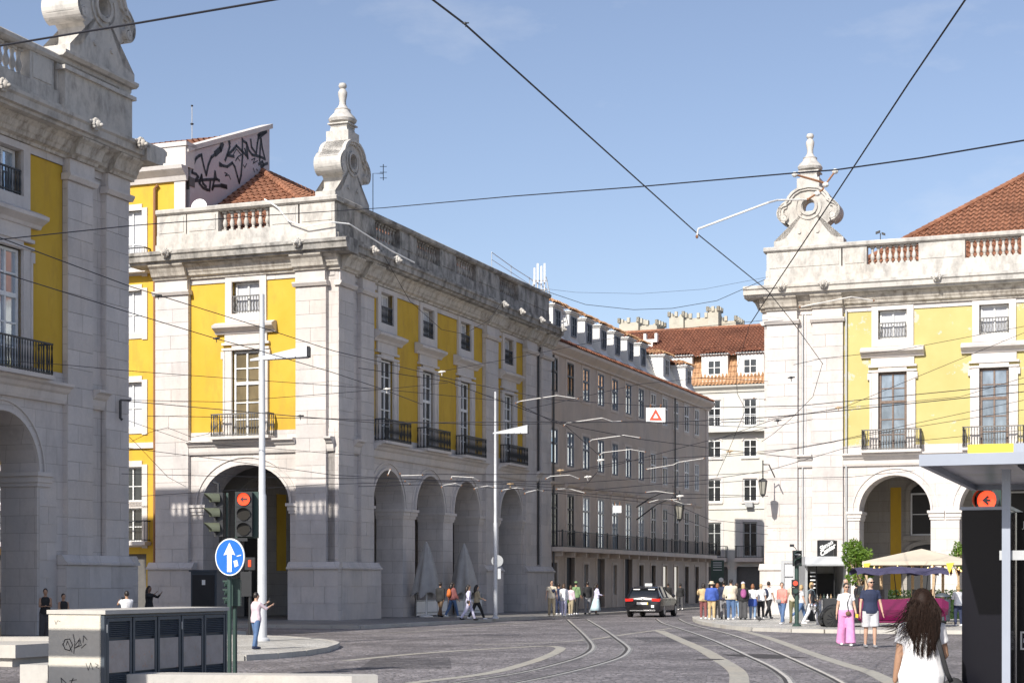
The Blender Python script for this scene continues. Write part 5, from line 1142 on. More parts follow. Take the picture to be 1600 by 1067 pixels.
# bus shelter ---------------------------------------------------------
Ys = 14.; kk = Ys/F_; S0 = Vector(((1436-800)*kk, Ys, 0)); t = thing('bus_shelter', 'grey bus shelter roof and post with black panel at the right edge', 'bus shelter', tuple(S0), RZ)
zs_ = lambda py: CH+(HZ-py)*kk
M['shelter'] = plain('blue_grey_shelter_paint', (.30, .33, .39), .4, .1, .05, 2); M['shelter_dk'] = plain('charcoal_shelter_paint', (.05, .055, .065), .4)
m, nt, b = newmat('milky_roof_sheet'); v = pos_vec(nt); c = mix(nt, ramp(nt, noise(nt, v, 1.5, 3), .35, .65), (.34, .33, .33), (.40, .40, .46)); nt.links.new(c, b.inputs['Base Color']); b.inputs['Roughness'].default_value = .25; M['roof_sheet'] = m
zb_ = zs_(728); ztp = zs_(710); DR = 4.0; WR = 6.0
mb = MB(); mb.box((0, 0, zb_), (WR, .07, ztp)); mb.box((0, .07, zb_), (.05, DR, ztp-.0)); mb.box((0, DR, zb_), (WR, DR+.06, ztp)); mb.build('roof_beam', 'shelter', t)
mb = MB(); mb.box((.05, .07, zb_+.05), (WR, DR, zb_+.07)); mb.build('roof_sheet', 'roof_sheet', t)
mb = MB(); mb.box((.75, .3, zb_-.0), (WR, .85, zb_+.048)); mb.build('roof_beam', 'shelter_dk', t)
pq = Vector(((1572-800)/F_*14.4, 14.4, 0))-S0; px_ = pq.dot(V); py_ = pq.dot(U)
mb = MB(); mb.box((px_-.034, py_, 0), (px_+.034, py_+.07, zb_)); mb.build('post', 'shelter', t)
mb = MB(); mb.box((px_-.06, py_+.07, 1.88), (px_+.16, py_+.085, 1.96)); mb.build('bracket', 'metal', t)
for z_ in (2.3, 2.35, 2.55): mb = MB(); mb.lathe([(.008, 0), (.008, .004)], (px_, py_-.003, z_), 6); mb.build('bolt', 'metal', t)
# advertising case + glass wall
q0 = (Vector(((1503-800)/F_*15.5, 15.5, 0))-S0); ax, ay = q0.dot(V), q0.dot(U)
zc = CH+(HZ-797)/F_*15.5; M['ad_black'] = plain('black_display_glass', (.008, .008, .012), .25, 0, 0, spec=.15)
mb = MB(); mb.box((ax, ay, .1), (ax+.42, ay+1.6, zc)); mb.build('ad_case', 'ad_black', t); mb = MB(); mb.box((ax-.01, ay-.01, zc), (ax+.43, ay+1.61, zc+.03)); mb.build('case_lid', 'shelter', t)
mb = MB(); mb.box((ax+.43, ay+.6, .1), (WR, ay+.64, zc)); mb.build('glass_wall', 'ad_black', t)
g2 = (Vector(((1590-800)/F_*15.6, 15.6, 0))-S0); text(t, 'JO', .085, 'white', (g2.dot(V)+.02, ay+.59, CH+(HZ-818)/F_*15.6), (R(90), 0, 0), 'lettering', align='LEFT')
def ringsq(cx_, cz_, w__, h__, tk):
    mb = MB(); y = ay+.585
    for a, b in (((-w__, -h__), (w__, -h__+tk)), ((-w__, h__-tk), (w__, h__)), ((-w__, -h__+tk), (-w__+tk, h__-tk)), ((w__-tk, -h__+tk), (w__, h__-tk))): mb.box((cx_+a[0], y, cz_+a[1]), (cx_+b[0], y+.01, cz_+b[1]))
    mb.box((cx_-.03, y, cz_-.02), (cx_+.03, y+.01, cz_+.02)); mb.build('pictogram', 'white', t)
ringsq(g2.dot(V)+.06, CH+(HZ-1002)/F_*15.6, .06, .085, .016)
# route panel standing on the roof
rp = thing('route_panel', 'yellow bus route number panel standing on the shelter roof', 'sign', tuple(S0), RZ)
r0 = Vector(((1512-800)/F_*14.6, 14.6, 0))-S0; bx, by = r0.dot(V), r0.dot(U); zz1 = CH+(HZ-694.5)/F_*14.6; M['route_yellow'] = plain('route_panel_yellow', (.72, .55, .05), .5, 0, 0); M['magenta'] = plain('magenta_badge', (.60, .05, .28), .5, 0, 0); M['orange'] = plain('orange_badge', (.75, .28, .06), .5, 0, 0)
mb = MB(); mb.box((bx, by, ztp), (bx+.375, by+.05, zz1)); mb.build('panel_face', 'route_yellow', rp); mb = MB(); mb.box((bx+.376, by, ztp), (bx+.47, by+.05, zz1)); mb.build('panel_edge', 'shelter', rp)
for cx_, tx, mt in ((.20, '774', 'orange'), (.31, '156', 'magenta')):
    mb = MB(); mb.box((bx+cx_-.045, by-.006, ztp), (bx+cx_+.045, by-.001, ztp+.045)); mb.build('number_badge', mt, rp); text(rp, tx, .046, 'white', (bx+cx_, by-.008, ztp+.02), (R(90), 0, 0), 'lettering', ext=.001, bold=.001)
# red arrow signal above the case
ta = thing('traffic_light', 'lit red arrow signal seen between shelter roof and black case', 'traffic light', tuple(W(1540, 782, 22))); k22 = 22/F_
mb = MB(); mb.box((-.12, 0, -.16), (.2, .2, .16)); mb.build('signal_box', 'green_paint', ta); mb = MB(); mb.tube([(.02, -.0, 0), (-.08, -.22, 0)], .15, 20, cap=False); mb.build('hood', 'olive_paint', ta)
mb = MB(); mb.tube([(.01, -.05, 0), (.0, -.07, 0)], .125, 20); mb.build('lens', 'red_lamp', ta); flat(ta, [(-.07, 0), (.0, .06), (.02, .04), (-.01, .015), (.09, .015), (.09, -.015), (-.01, -.015), (.02, -.04), (.0, -.06)], 'black', 'arrow', -.09)
mb = MB(); mb.tube([(.1, .1, -2.7), (.1, .1, -.16)], .05, 8); mb.build('post', 'green_paint', ta)
# folded parasols in the arcade, with low screens ---------------------
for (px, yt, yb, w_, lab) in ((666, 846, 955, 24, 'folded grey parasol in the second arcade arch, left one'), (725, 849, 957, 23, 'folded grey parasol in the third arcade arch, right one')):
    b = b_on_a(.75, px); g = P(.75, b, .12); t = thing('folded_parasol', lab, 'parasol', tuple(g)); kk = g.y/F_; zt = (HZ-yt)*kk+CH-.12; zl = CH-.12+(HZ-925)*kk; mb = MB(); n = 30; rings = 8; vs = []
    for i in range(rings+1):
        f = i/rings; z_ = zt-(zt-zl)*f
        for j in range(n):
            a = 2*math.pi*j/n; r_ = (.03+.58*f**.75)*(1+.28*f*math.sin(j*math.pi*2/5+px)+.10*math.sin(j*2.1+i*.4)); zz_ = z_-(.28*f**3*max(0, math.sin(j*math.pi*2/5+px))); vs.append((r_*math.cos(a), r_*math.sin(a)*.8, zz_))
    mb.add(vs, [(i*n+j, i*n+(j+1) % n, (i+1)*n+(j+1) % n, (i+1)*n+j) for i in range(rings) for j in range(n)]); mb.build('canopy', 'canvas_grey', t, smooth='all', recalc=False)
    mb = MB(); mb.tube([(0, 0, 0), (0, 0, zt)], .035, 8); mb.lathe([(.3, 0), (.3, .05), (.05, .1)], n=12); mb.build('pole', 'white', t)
for (pa_, pb_, lab) in ((650, 698, 'low white terrace screen in the second arcade arch'), (712, 752, 'low white terrace screen in the third arcade arch')):
    b0_, b1_ = b_on_a(.2, pa_), b_on_a(.2, pb_); g = P(.2, b0_, .12); t = thing('terrace_screen', lab, 'screen', tuple(g), RZ); l_ = b1_-b0_
    mb = MB(); mb.box((0, 0, .15), (.04, l_, .2)); mb.box((0, 0, 1.0), (.05, l_, 1.05)); mb.box((0, 0, .7), (.04, l_, .74))
    for i in range(4): mb.box((0, l_*i/3-.02, 0), (.04, l_*i/3+.02, 1.05))
    mb.build('frame', 'metal', t); mb = MB(); mb.box((.01, 0, .2), (.03, l_, .68)); mb.build('white_panel', 'white', t); mb = MB(); mb.box((.01, 0, .05), (.03, l_, .14)); mb.build('white_panel', 'white', t)
# lanterns ------------------------------------------------------------
def lantern(label, c, s, arm=None, chain=0.):
    t = thing('street_lantern', label, 'lantern', tuple(c)); mb = MB()
    mb.lathe([(.02, .62), (.04, .55), (.02, .50), (.06, .44), (.20, .36), (.22, .30), (.19, .28)], (0, 0, 0), 6); mb.lathe([(.13, -.30), (.10, -.36), (.03, -.42), (.01, -.48)], (0, 0, 0), 6)
    for i in range(6): a = math.pi*i/3; mb.tube([(.20*math.cos(a), .20*math.sin(a), .30), (.12*math.cos(a), .12*math.sin(a), -.30)], .014, 4)
    o = mb.build('lantern_frame', 'iron', t); mb = MB(); mb.lathe([(.185, .29), (.105, -.30)], (0, 0, 0), 6); mb.build('lantern_glass', 'lantern_glass', t)
    if arm: mb = MB(); [mb.tube(a_, .03, 6) for a_ in arm]; mb.build('bracket', 'iron', t)
    t.scale = (s, s, s); return t
M['lantern_glass'] = glass('dusty_lantern_glass', (.30, .29, .25), .3, 0, .5)
lantern('black iron lantern hanging on the corner of the right building', W(1192, 762, 81), 1.0, [[(0, 0, .6), (0, 0, 1.3)], [(0, 0, 1.1), (.3, .1, 1.1), (.6, .2, .5)]])
lantern('black iron lantern on a bracket against the taupe building', W(1062, 800, 100), 1.25, [[(0, 0, .6), (0, 0, 1.0)], [(0, 0, .8), (-.6, .2, 1.0), (-1.3, .8, .7), (-1.9, 1.5, .3)], [(-.3, .1, .7), (-1.0, .6, .4), (-1.9, 1.5, -.3)]])
lantern('black ornate lantern inside the left-edge arch', W(12, 765, 52), 1.15, [[(0, 0, .6), (0, 0, 1.5)], [(0, 0, 1.4), (.25, 0, 1.3), (.2, 0, 1.05), (0, 0, 1.0)], [(0, 0, 1.4), (-.25, 0, 1.3), (-.2, 0, 1.05), (0, 0, 1.0)], [(0, 0, .8), (.22, 0, .9), (.25, 0, .7)], [(0, 0, .8), (-.22, 0, .9), (-.25, 0, .7)]])
# telecom antennas, dish, mast ------------------------------------------
b_ = 28.4; c = P(-1.6, b_, 17.7); t = thing('telecom_antenna', 'white telecom antenna cluster on the roof end of the arcaded building', 'antenna', tuple(c))
for dx, h in ((-.25, 1.7), (-.07, 1.95), (.14, 1.8), (.32, 1.95)): mb = MB(); mb.tube([(dx, 0, 0), (dx, 0, h)], .03, 6); mb.box((dx-.05, -.2, h*.45), (dx+.05, -.06, h)); mb.build('panel_antenna', 'dormer_white', t)
mb = MB(); mb.tube([(-.4, 0, 1), (.5, 0, 1)], .03, 5); mb.tube([(-.4, 0, .5), (.5, 0, .5)], .03, 5); mb.tube([(-.25, -.1, 1.2), (-.4, -.1, .3), (.1, 0, 0)], .03, 5); mb.tube([(.4, -.1, 1.2), (.6, -.1, .3), (.3, 0, 0)], .03, 5); mb.build('crossbar', 'metal', t)
c = P(-7.2, 1.2, 17.6); t = thing('satellite_dish', 'round white satellite dish behind the balustrade near the graffiti wall', 'satellite dish', tuple(c), R(-10)); mb = MB(); mb.lathe([(.01, 0), (.2, .02), (.33, .07), (.35, .08), (.33, .085), (.2, .035), (.01, .02)], n=20)
o = mb.build('dish', 'white', t, smooth=True); o.rotation_euler = (R(78), 0, 0); o.location = (0, 0, .15); mb = MB(); mb.tube([(0, .1, -1), (0, .1, .15)], .025, 6); mb.tube([(0, 0, -.2), (0, -.4, .05)], .012, 5); mb.build('mount', 'metal', t)
c = W(300, 222, 82); t = thing('roof_mast', 'thin grey mast with small sensor above the graffiti wall', 'mast', tuple(c)); mb = MB(); mb.tube([(0, 0, -1), (0, 0, 1.75)], .025, 5); mb.build('pole', 'metal', t); mb = MB(); mb.ell((0, 0, .85), (.09, .09, .05), 8, 5); mb.ell((0, 0, 1.72), (.06, .06, .05), 8, 5); mb.build('sensor', 'black', t)
c = P(-.6, 4.6, 17.5); t = thing('tv_aerial', 'small thin television aerial beside the middle roof ornament', 'aerial', tuple(c)); mb = MB(); mb.tube([(0, 0, 0), (0, 0, 1.9), (.45, 0, 1.9)], .018, 5); mb.tube([(.45, 0, 1.6), (.45, 0, 2.3)], .018, 5); [mb.tube([(.3, 0, z_), (.6, 0, z_)], .012, 4) for z_ in (1.7, 1.95, 2.2)]; mb.build('aerial_rods', 'black', t)
# hanging signs on the wires
ct = W(1024.5, 648.5, 62); t = thing('hanging_sign', 'white square sign with orange-red triangle hung from the tram wires', 'sign', tuple(ct)); kk = 62/F_; w_, h_ = 15*kk, 11.5*kk
mb = MB(); mb.box((-w_, 0, -h_), (w_, .03, h_)); mb.build('sign_board', 'white', t)
mb = MB(); T_ = lambda f, dz: [(-w_*.68*f, -.006, -h_*.72*f+dz), (w_*.68*f, -.006, -h_*.72*f+dz), (0, -.006, h_*.85*f+dz)]
o3, i3 = T_(1, 0), T_(.42, -h_*.10)
for i in range(3): j = (i+1) % 3; mb.quad(o3[i], o3[j], i3[j], i3[i])
mb.build('triangle', 'red_sign', t, recalc=False); mb = MB(); mb.tube([(-w_*.55, .01, h_), (-w_*.5, .01, h_+.12)], .03, 5); mb.tube([(w_*.5, .01, h_), (w_*.55, .01, h_+.12)], .03, 5); mb.build('clamp', 'rust', t)
t = thing('hanging_sign', 'small blank white square sign hung low before the taupe building', 'sign', tuple(W(964.5, 795.5, 70)), R(8)); mb = MB(); mb.box((-.17, 0, -.14), (.17, .03, .15)); mb.build('sign_board', 'white', t); mb = MB(); mb.tube([(-.1, .01, .15), (-.1, .01, .3)], .015, 5); mb.tube([(.1, .01, .15), (.1, .01, .3)], .015, 5); mb.build('clamp', 'rust', t)
# green pharmacy-like board at street end
c = W(1121, 893, 118); t = thing('shop_board', 'dark green shop board at the street end doorway', 'sign', tuple(c)); mb = MB(); mb.box((-.45, 0, -.8), (.45, .12, .8)); mb.build('board', 'green_paint', t)
mb = MB(); mb.tube([(.25, -.02, -.55), (.25, -.01, -.55)], .16, 14); mb.build('white_disc', 'white', t); mb = MB(); [mb.box((-.3, -.012, z_), (.3, -.002, z_+.05)) for z_ in (.6, .45, .3, .1)]; mb.build('text_line', 'metal_lt', t)
# ------------------------------------------------------------------ overhead wires
def wire(label, pts, r, Y0, Y1=None, group=None, mat='cable'):
    Y1 = Y1 or Y0; n = len(pts); x0, x1 = pts[0][0], pts[-1][0]; v3 = []
    L = [0]
    for a, b in zip(pts, pts[1:]): L.append(L[-1]+math.hypot(b[0]-a[0], b[1]-a[1]))
    for p, l in zip(pts, L): v3.append(W(p[0], p[1], 1/((1/Y0)+(1/Y1-1/Y0)*l/L[-1])))
    mb = MB(); mb.tube(v3, r, 5); o = mb.build('overhead_wire', mat, None); tag(o, label, 'wire', group); return v3
wire('thick black wire falling from top centre to the right building corner', [(668, -6), (726, 38), (1095, 370), (1200, 455), (1240, 505), (1286, 569)], .011, 16, 60)
wire('thick black wire rising from the right ornament to the top right edge', [(1173, 505), (1215, 440), (1305, 305), (1420, 130), (1515, -10)], .011, 40, 17)
wire('thick black wire across the upper left corner over the left ornament', [(-5, 73), (220, 36), (442, -2)], .011, 17, 15)
wire('black wire crossing the sky from the middle building towards the right edge', [(600, 325), (800, 307), (1000, 292), (1250, 270), (1305, 266), (1440, 247), (1605, 219)], .010, 40, 18)
wire('thin wire across the middle balustrade at the left', [(-5, 375), (204, 353), (400, 338), (600, 325)], .009, 26, 40)
wire('sagging dark wire between the dormer roof and the right cornice', [(838, 450), (915, 476), (990, 484), (1050, 482), (1120, 470), (1195, 437)], .014, 88, 80)
wire('faint thin wire high between antennas and right cornice', [(858, 452), (900, 457), (1000, 459), (1100, 452), (1200, 433)], .007, 88, 80)
wire('dark wire falling over the left pilaster to the second window', [(-5, 370), (204, 448), (249, 462), (400, 509), (520, 548), (625, 573), (720, 596)], .010, 30, 52)
wire('dark wire falling from left edge across the tall corner window', [(-5, 424), (204, 489), (340, 530), (392, 544), (520, 582), (592, 606), (660, 632)], .010, 30, 52)
wire('thin wire level with the balcony rail at the left building', [(-5, 563), (100, 570), (220, 581), (400, 594), (596, 608), (800, 628)], .008, 40, 56)
wire('taut wire from left bracket rising slightly to the side windows', [(190, 625), (347, 628), (593, 609), (700, 598)], .008, 45, 56)
wire('long nearly level wire crossing the street under the triangle sign', [(190, 626), (470, 651), (593, 661), (860, 659), (1040, 660), (1200, 652), (1330, 640), (1600, 612)], .011, 45, 40)
wire('second level wire just below the triangle sign', [(230, 650), (520, 654), (760, 664), (1000, 658), (1110, 665), (1200, 668)], .009, 48, 60)
wire('wire holding the triangle sign by its clamps', [(720, 596), (860, 624), (1010, 634), (1105, 637), (1250, 634), (1600, 600)], .011, 60, 44)
wire('wire descending in front of the taupe building windows', [(560, 575), (700, 596), (860, 655), (905, 668), (1000, 686), (1110, 700), (1250, 716)], .011, 52, 62)
wire('wire curving down to the lower tram crossing on the taupe facade', [(806, 630), (862, 658), (884, 665), (937, 712), (935, 735), (918, 755)], .012, 60, 66)
for i, (p, l) in enumerate([
 ([(200, 700), (330, 716), (520, 742), (700, 752), (860, 752)], 'thin contact wire just above the front arch crown'),
 ([(190, 740), (440, 746), (640, 748), (860, 757), (1040, 745), (1200, 738)], 'contact wire level with the arcade arch crowns'),
 ([(220, 775), (500, 757), (660, 752), (780, 756), (1000, 770), (1200, 775)], 'contact wire along the arcade imposts'),
 ([(560, 760), (660, 757), (860, 766), (1020, 780), (1180, 775)], 'contact wire below the white rods'),
 ([(640, 741), (860, 741), (960, 727), (1100, 690), (1200, 668), (1270, 655)], 'contact wire rising to the right building across the second floor'),
 ([(860, 741), (980, 720), (1110, 712), (1250, 700), (1400, 672), (1600, 640)], 'contact wire rising across the right facade'),
 ([(930, 765), (1100, 750), (1200, 735), (1320, 700), (1600, 672)], 'lower contact wire rising across the right facade'),
 ([(1110, 715), (1200, 707), (1300, 690), (1400, 668), (1600, 625)], 'thin wire over the first right-hand balcony'),
 ([(1110, 690), (1210, 655), (1320, 636), (1430, 590), (1600, 520)], 'wire rising in front of the right-hand big windows'),
 ([(1200, 655), (1320, 637), (1500, 620), (1600, 590)], 'thin wire across the big window bars at right'),
 ([(1240, 570), (1285, 560), (1400, 548), (1600, 510)], 'thin wire above the right-hand window hoods'),
 ([(1285, 568), (1270, 620), (1235, 655), (1208, 678), (1190, 690)], 'wire zigzag down from the right pilaster'),
 ([(1172, 505), (1150, 580), (1152, 615), (1165, 640), (1140, 700), (1120, 745)], 'thin vertical wire before the cream street-end building'),
 ([(870, 770), (1060, 790), (1110, 812), (1200, 822)], 'thin wire crossing the lantern on the taupe building'),
 ([(1050, 760), (1200, 748), (1330, 745), (1430, 735)], 'thin low wire right of the taupe building corner'),
 ([(820, 640), (1000, 600), (1100, 590), (1200, 596)], 'thin wire rising from white rod over the dormer roof'),
 ([(600, 400), (640, 470), (690, 515), (725, 522), (765, 500), (785, 470)], 'slack cable hanging from the cornice before the mezzanine windows'),
 ([(1060, 470), (1105, 420), (1160, 330)], 'short thin wire by the faint cloud') if False else ([(690, 580), (800, 560), (1000, 520), (1200, 500)], 'thin wire rising across the dormers'),
 ([(100, 610), (160, 645), (210, 690), (262, 745), (290, 760)], 'thin wire slanting down over the left pier'),
 ([(100, 612), (180, 650), (300, 692), (420, 700), (560, 712)], 'second thin wire slanting from the left balcony'),
 ([(205, 690), (235, 675), (262, 668), (300, 683), (325, 678), (353, 652)], 'slack loop of cable on the yellow building'),
 ([(1040, 800), (1110, 826), (1200, 835)], 'thin wire before the shaded street-end balconies')]):
    wire(l, p, .0085, 46+i*.7, 54+i*.5)
def rod(label, pts, Y, r=.035, ins=True):
    t = thing('pull_off_arm', label, 'wire bracket', tuple(W(*pts[0], Y))); o = W(*pts[0], Y); mb = MB(); mb.tube([W(*p, Y+(.0 if i == 0 else .3*i))-o for i, p in enumerate(pts)], r, 6); mb.build('rod', 'rod', t)
    mb = MB(); e = W(*pts[-1], Y+.3*(len(pts)-1))-o; mb.ell(e, (r*2, r*2, r*1.6), 6, 4); mb.ell((0, 0, 0), (r*1.5, r*1.5, r*2), 6, 4); mb.build('clamp', 'rust', t)
rod('long white arm holding the wire before the right roof ornament', [(1089, 370), (1091, 358), (1200, 317), (1215, 313), (1262, 312)], 30, .018)
t = thing('wire_hanger', 'rusty Y-shaped wire hanger beside the right roof ornament', 'wire bracket', tuple(W(1262, 312, 31.2))); o = W(1262, 312, 31.2); mb = MB()
for l in ([(1262, 312), (1285, 297)], [(1285, 297), (1291, 287), (1242, 273)], [(1291, 287), (1305, 268)]): mb.tube([W(*p, 31.2)-o for p in l], .02, 6)
mb.build('hanger_frame', 'rust', t); mb = MB(); [mb.ell(W(*p, 31.2)-o, (.06, .06, .05), 8, 5) for p in ((1242, 273), (1305, 268), (1277, 303), (1290, 289))]; mb.build('insulator', 'rod', t)
rod('long pale arm low across the right pilasters below the cornice', [(1250, 480), (1330, 464), (1365, 470)], 50, .02)
RD = [([(806, 630), (812, 627), (870, 618), (903, 623)], 58, 'white arm beside the fourth arcade window, topmost on the street'), ([(881, 665), (885, 661), (941, 653), (958, 659), (971, 658)], 62, 'white arm left of the triangle sign'), ([(921, 690), (925, 687), (975, 680), (1000, 684)], 64, 'white arm below and left of the triangle sign'),
      ([(937, 711), (942, 707), (985, 702), (1008, 706)], 66, 'white arm lowest of three in front of second-floor windows'), ([(1010, 733), (1052, 726), (1060, 722), (1100, 716)], 74, 'white arm near the street-end corner'), ([(853, 748), (860, 744), (890, 742), (905, 748)], 62, 'white arm above the long balcony left end'), ([(870, 764), (888, 763), (914, 770)], 66, 'short white arm below the hoods of the long balcony windows'),
      ([(690, 761), (693, 758), (712, 755), (721, 759)], 58, 'small white arm at the third arcade arch crown'), ([(741, 764), (744, 762), (762, 759), (771, 761)], 58, 'small white arm touching the lamp post'), ([(784, 767), (787, 765), (808, 762), (818, 764)], 58, 'small white arm at the fourth arch crown'), ([(820, 771), (823, 769), (840, 765), (849, 767)], 58, 'small white arm at the end of the arcade'),
      ([(1009, 769), (1025, 767), (1053, 771)], 72, 'white arm left of the bracket lantern'), ([(1013, 785), (1030, 780), (1058, 780)], 72, 'white arm over the lantern bracket'), ([(1050, 781), (1068, 787), (1080, 788)], 72, 'white arm right over the bracket lantern'), ([(625, 740), (626, 743), (660, 742)], 58, 'thin white arm above the first arcade arch'), ([(705, 748), (706, 744), (740, 746), (748, 751)], 58, 'thin white arm above the second arch crown'), ([(633, 752), (640, 756)], 56, 'tiny white arm in the first arcade arch'), ([(606, 742), (610, 733)], 56, 'tiny upright white arm at the first arch crown'), ([(1178, 622), (1195, 624)], 62, 'tiny white arm on the cream building') ]
for p, Y_, l in RD: rod(l, p, Y_, .017)
for (px, py, Y_, l) in ((690, 581, 52, 'small white insulator fitting before the second tall side window'), (604, 608, 52, 'white insulator on the wire at the first tall side window'), (727, 37, 16.5, 'small clamp on the thick wire near the top'), (1236, 590, 50, 'small clamp on the right pilaster wire'), (247, 462, 32, 'dark clamp on the wire at the left pilaster'), (338, 529, 36, 'dark clamp beside the tall corner window'), (469, 650, 48, 'dark clamp on the wire left of the corner pilaster'),
                      (918, 745, 64, 'white insulator cluster above the long balcony'), (938, 719, 64, 'white insulator before the taupe second-floor windows'), (1062, 775, 72, 'round white globe by the bracket lantern'), (1140, 705, 60, 'brass switch fitting before the cream building'), (1215, 657, 56, 'dark switch fitting on wires at the right corner'), (1310, 637, 48, 'ring fitting on wires at the yellow plaster edge'), (875, 735, 60, 'brass wire fitting above the taupe first floor'), (797, 756, 60, 'small brass fitting above the fourth arch')):
    t = thing('wire_insulator', l, 'insulator', tuple(W(px, py, Y_))); s_ = Y_/F_; mb = MB()
    mb.ell((0, 0, 0), (3.2*s_, 2.5*s_, 2.2*s_), 8, 5); mb.ell((4*s_, 0, .6*s_), (2*s_, 1.5*s_, 1.2*s_), 7, 4); mb.tube([(-5*s_, 0, -.4*s_), (6*s_, 0, .5*s_)], 1.0*s_, 5); mb.tube([(0, 0, 0), (.5*s_, 0, -6*s_)], .6*s_, 4); mb.build('fitting', 'rod' if 'white' in l else ('iron' if 'dark' in l or 'clamp' in l else 'wood'), t)
t = thing('wall_bracket', 'dark iron wire bracket fixed on the left pier', 'wire bracket', tuple(W(188, 625, 54))); k_ = 54/F_; mb = MB(); mb.tube([(0, 0, 0), (0, 0, -28*k_), (3*k_, 0, -31*k_)], .045, 6); mb.tube([(0, 0, 0), (16*k_, 0, -.5*k_)], .03, 6); mb.build('bracket_arm', 'iron', t)
# ------------------------------------------------------------------ people
def cloth(name, c, rough=.85): 
    if name not in M: M[name] = plain(name, c, rough, 0, .14, 9, bmp=.25)
    return name
for n_, c_ in {'skin': (.50, .31, .22), 'skin_tan': (.38, .22, .14), 'skin_dark': (.20, .11, .07)}.items(): M[n_] = plain(n_, c_, .5, 0, .06, 8)
COLS = dict(white=(.74, .73, .74), cream=(.62, .55, .43), black=(.02, .02, .022), charcoal=(.06, .06, .065), navy=(.02, .028, .065), blue=(.05, .10, .38), denim=(.08, .14, .27), light_denim=(.22, .33, .50), tan=(.50, .37, .20), khaki=(.36, .30, .20), brown=(.14, .09, .055), maroon=(.20, .07, .07), red=(.42, .06, .04), coral=(.72, .24, .20), pink=(.66, .28, .52), palepink=(.62, .50, .55), grey=(.22, .22, .235), lightgrey=(.50, .50, .52), green=(.16, .25, .12), lime=(.25, .50, .08), teal=(.45, .58, .62), purple=(.30, .08, .22), orange=(.55, .14, .03), lavender=(.55, .53, .68), olive=(.14, .13, .07))
for n_, c_ in COLS.items(): cloth('cloth_'+n_, c_)
for n_, c_ in dict(hair_dark=(.018, .013, .011), hair_brown=(.07, .038, .02), hair_blond=(.42, .29, .14), hair_grey=(.36, .34, .31), hair_red=(.22, .09, .04)).items(): M[n_] = plain(n_, c_, .45, 0, .35, 40)
M['straw'] = plain('pale_straw_hat', (.62, .52, .38), .8); M['lens_black'] = plain('black_sunglasses', (.01, .01, .01), .15, 0, 0); M['lips'] = plain('lips', (.38, .14, .11), .5, 0, 0)
DG = None
def remesh(mb, vox, name, mat, parent, smooth=4):
    me = bpy.data.meshes.new(name); me.from_pydata(mb.v, [], mb.f)
    bm = bmesh.new(); bm.from_mesh(me)
    bmesh.ops.remove_doubles(bm, verts=bm.verts, dist=1e-5); bmesh.ops.recalc_face_normals(bm, faces=bm.faces); bm.to_mesh(me); bm.free()
    o = bpy.data.objects.new(name+'_tmp', me); COL.objects.link(o)
    m_ = o.modifiers.new('r', 'REMESH'); m_.mode = 'VOXEL'; m_.voxel_size = vox; m_.use_smooth_shade = True
    s_ = o.modifiers.new('s', 'SMOOTH'); s_.iterations = smooth; s_.factor = .5
    dg = bpy.context.evaluated_depsgraph_get(); r = bpy.data.meshes.new_from_object(o.evaluated_get(dg)); bpy.data.objects.remove(o); bpy.data.meshes.remove(me)
    r.name = name; r.materials.clear(); r.materials.append(M[mat]); r.polygons.foreach_set('use_smooth', [True]*len(r.polygons))
    return link(name, r, parent)
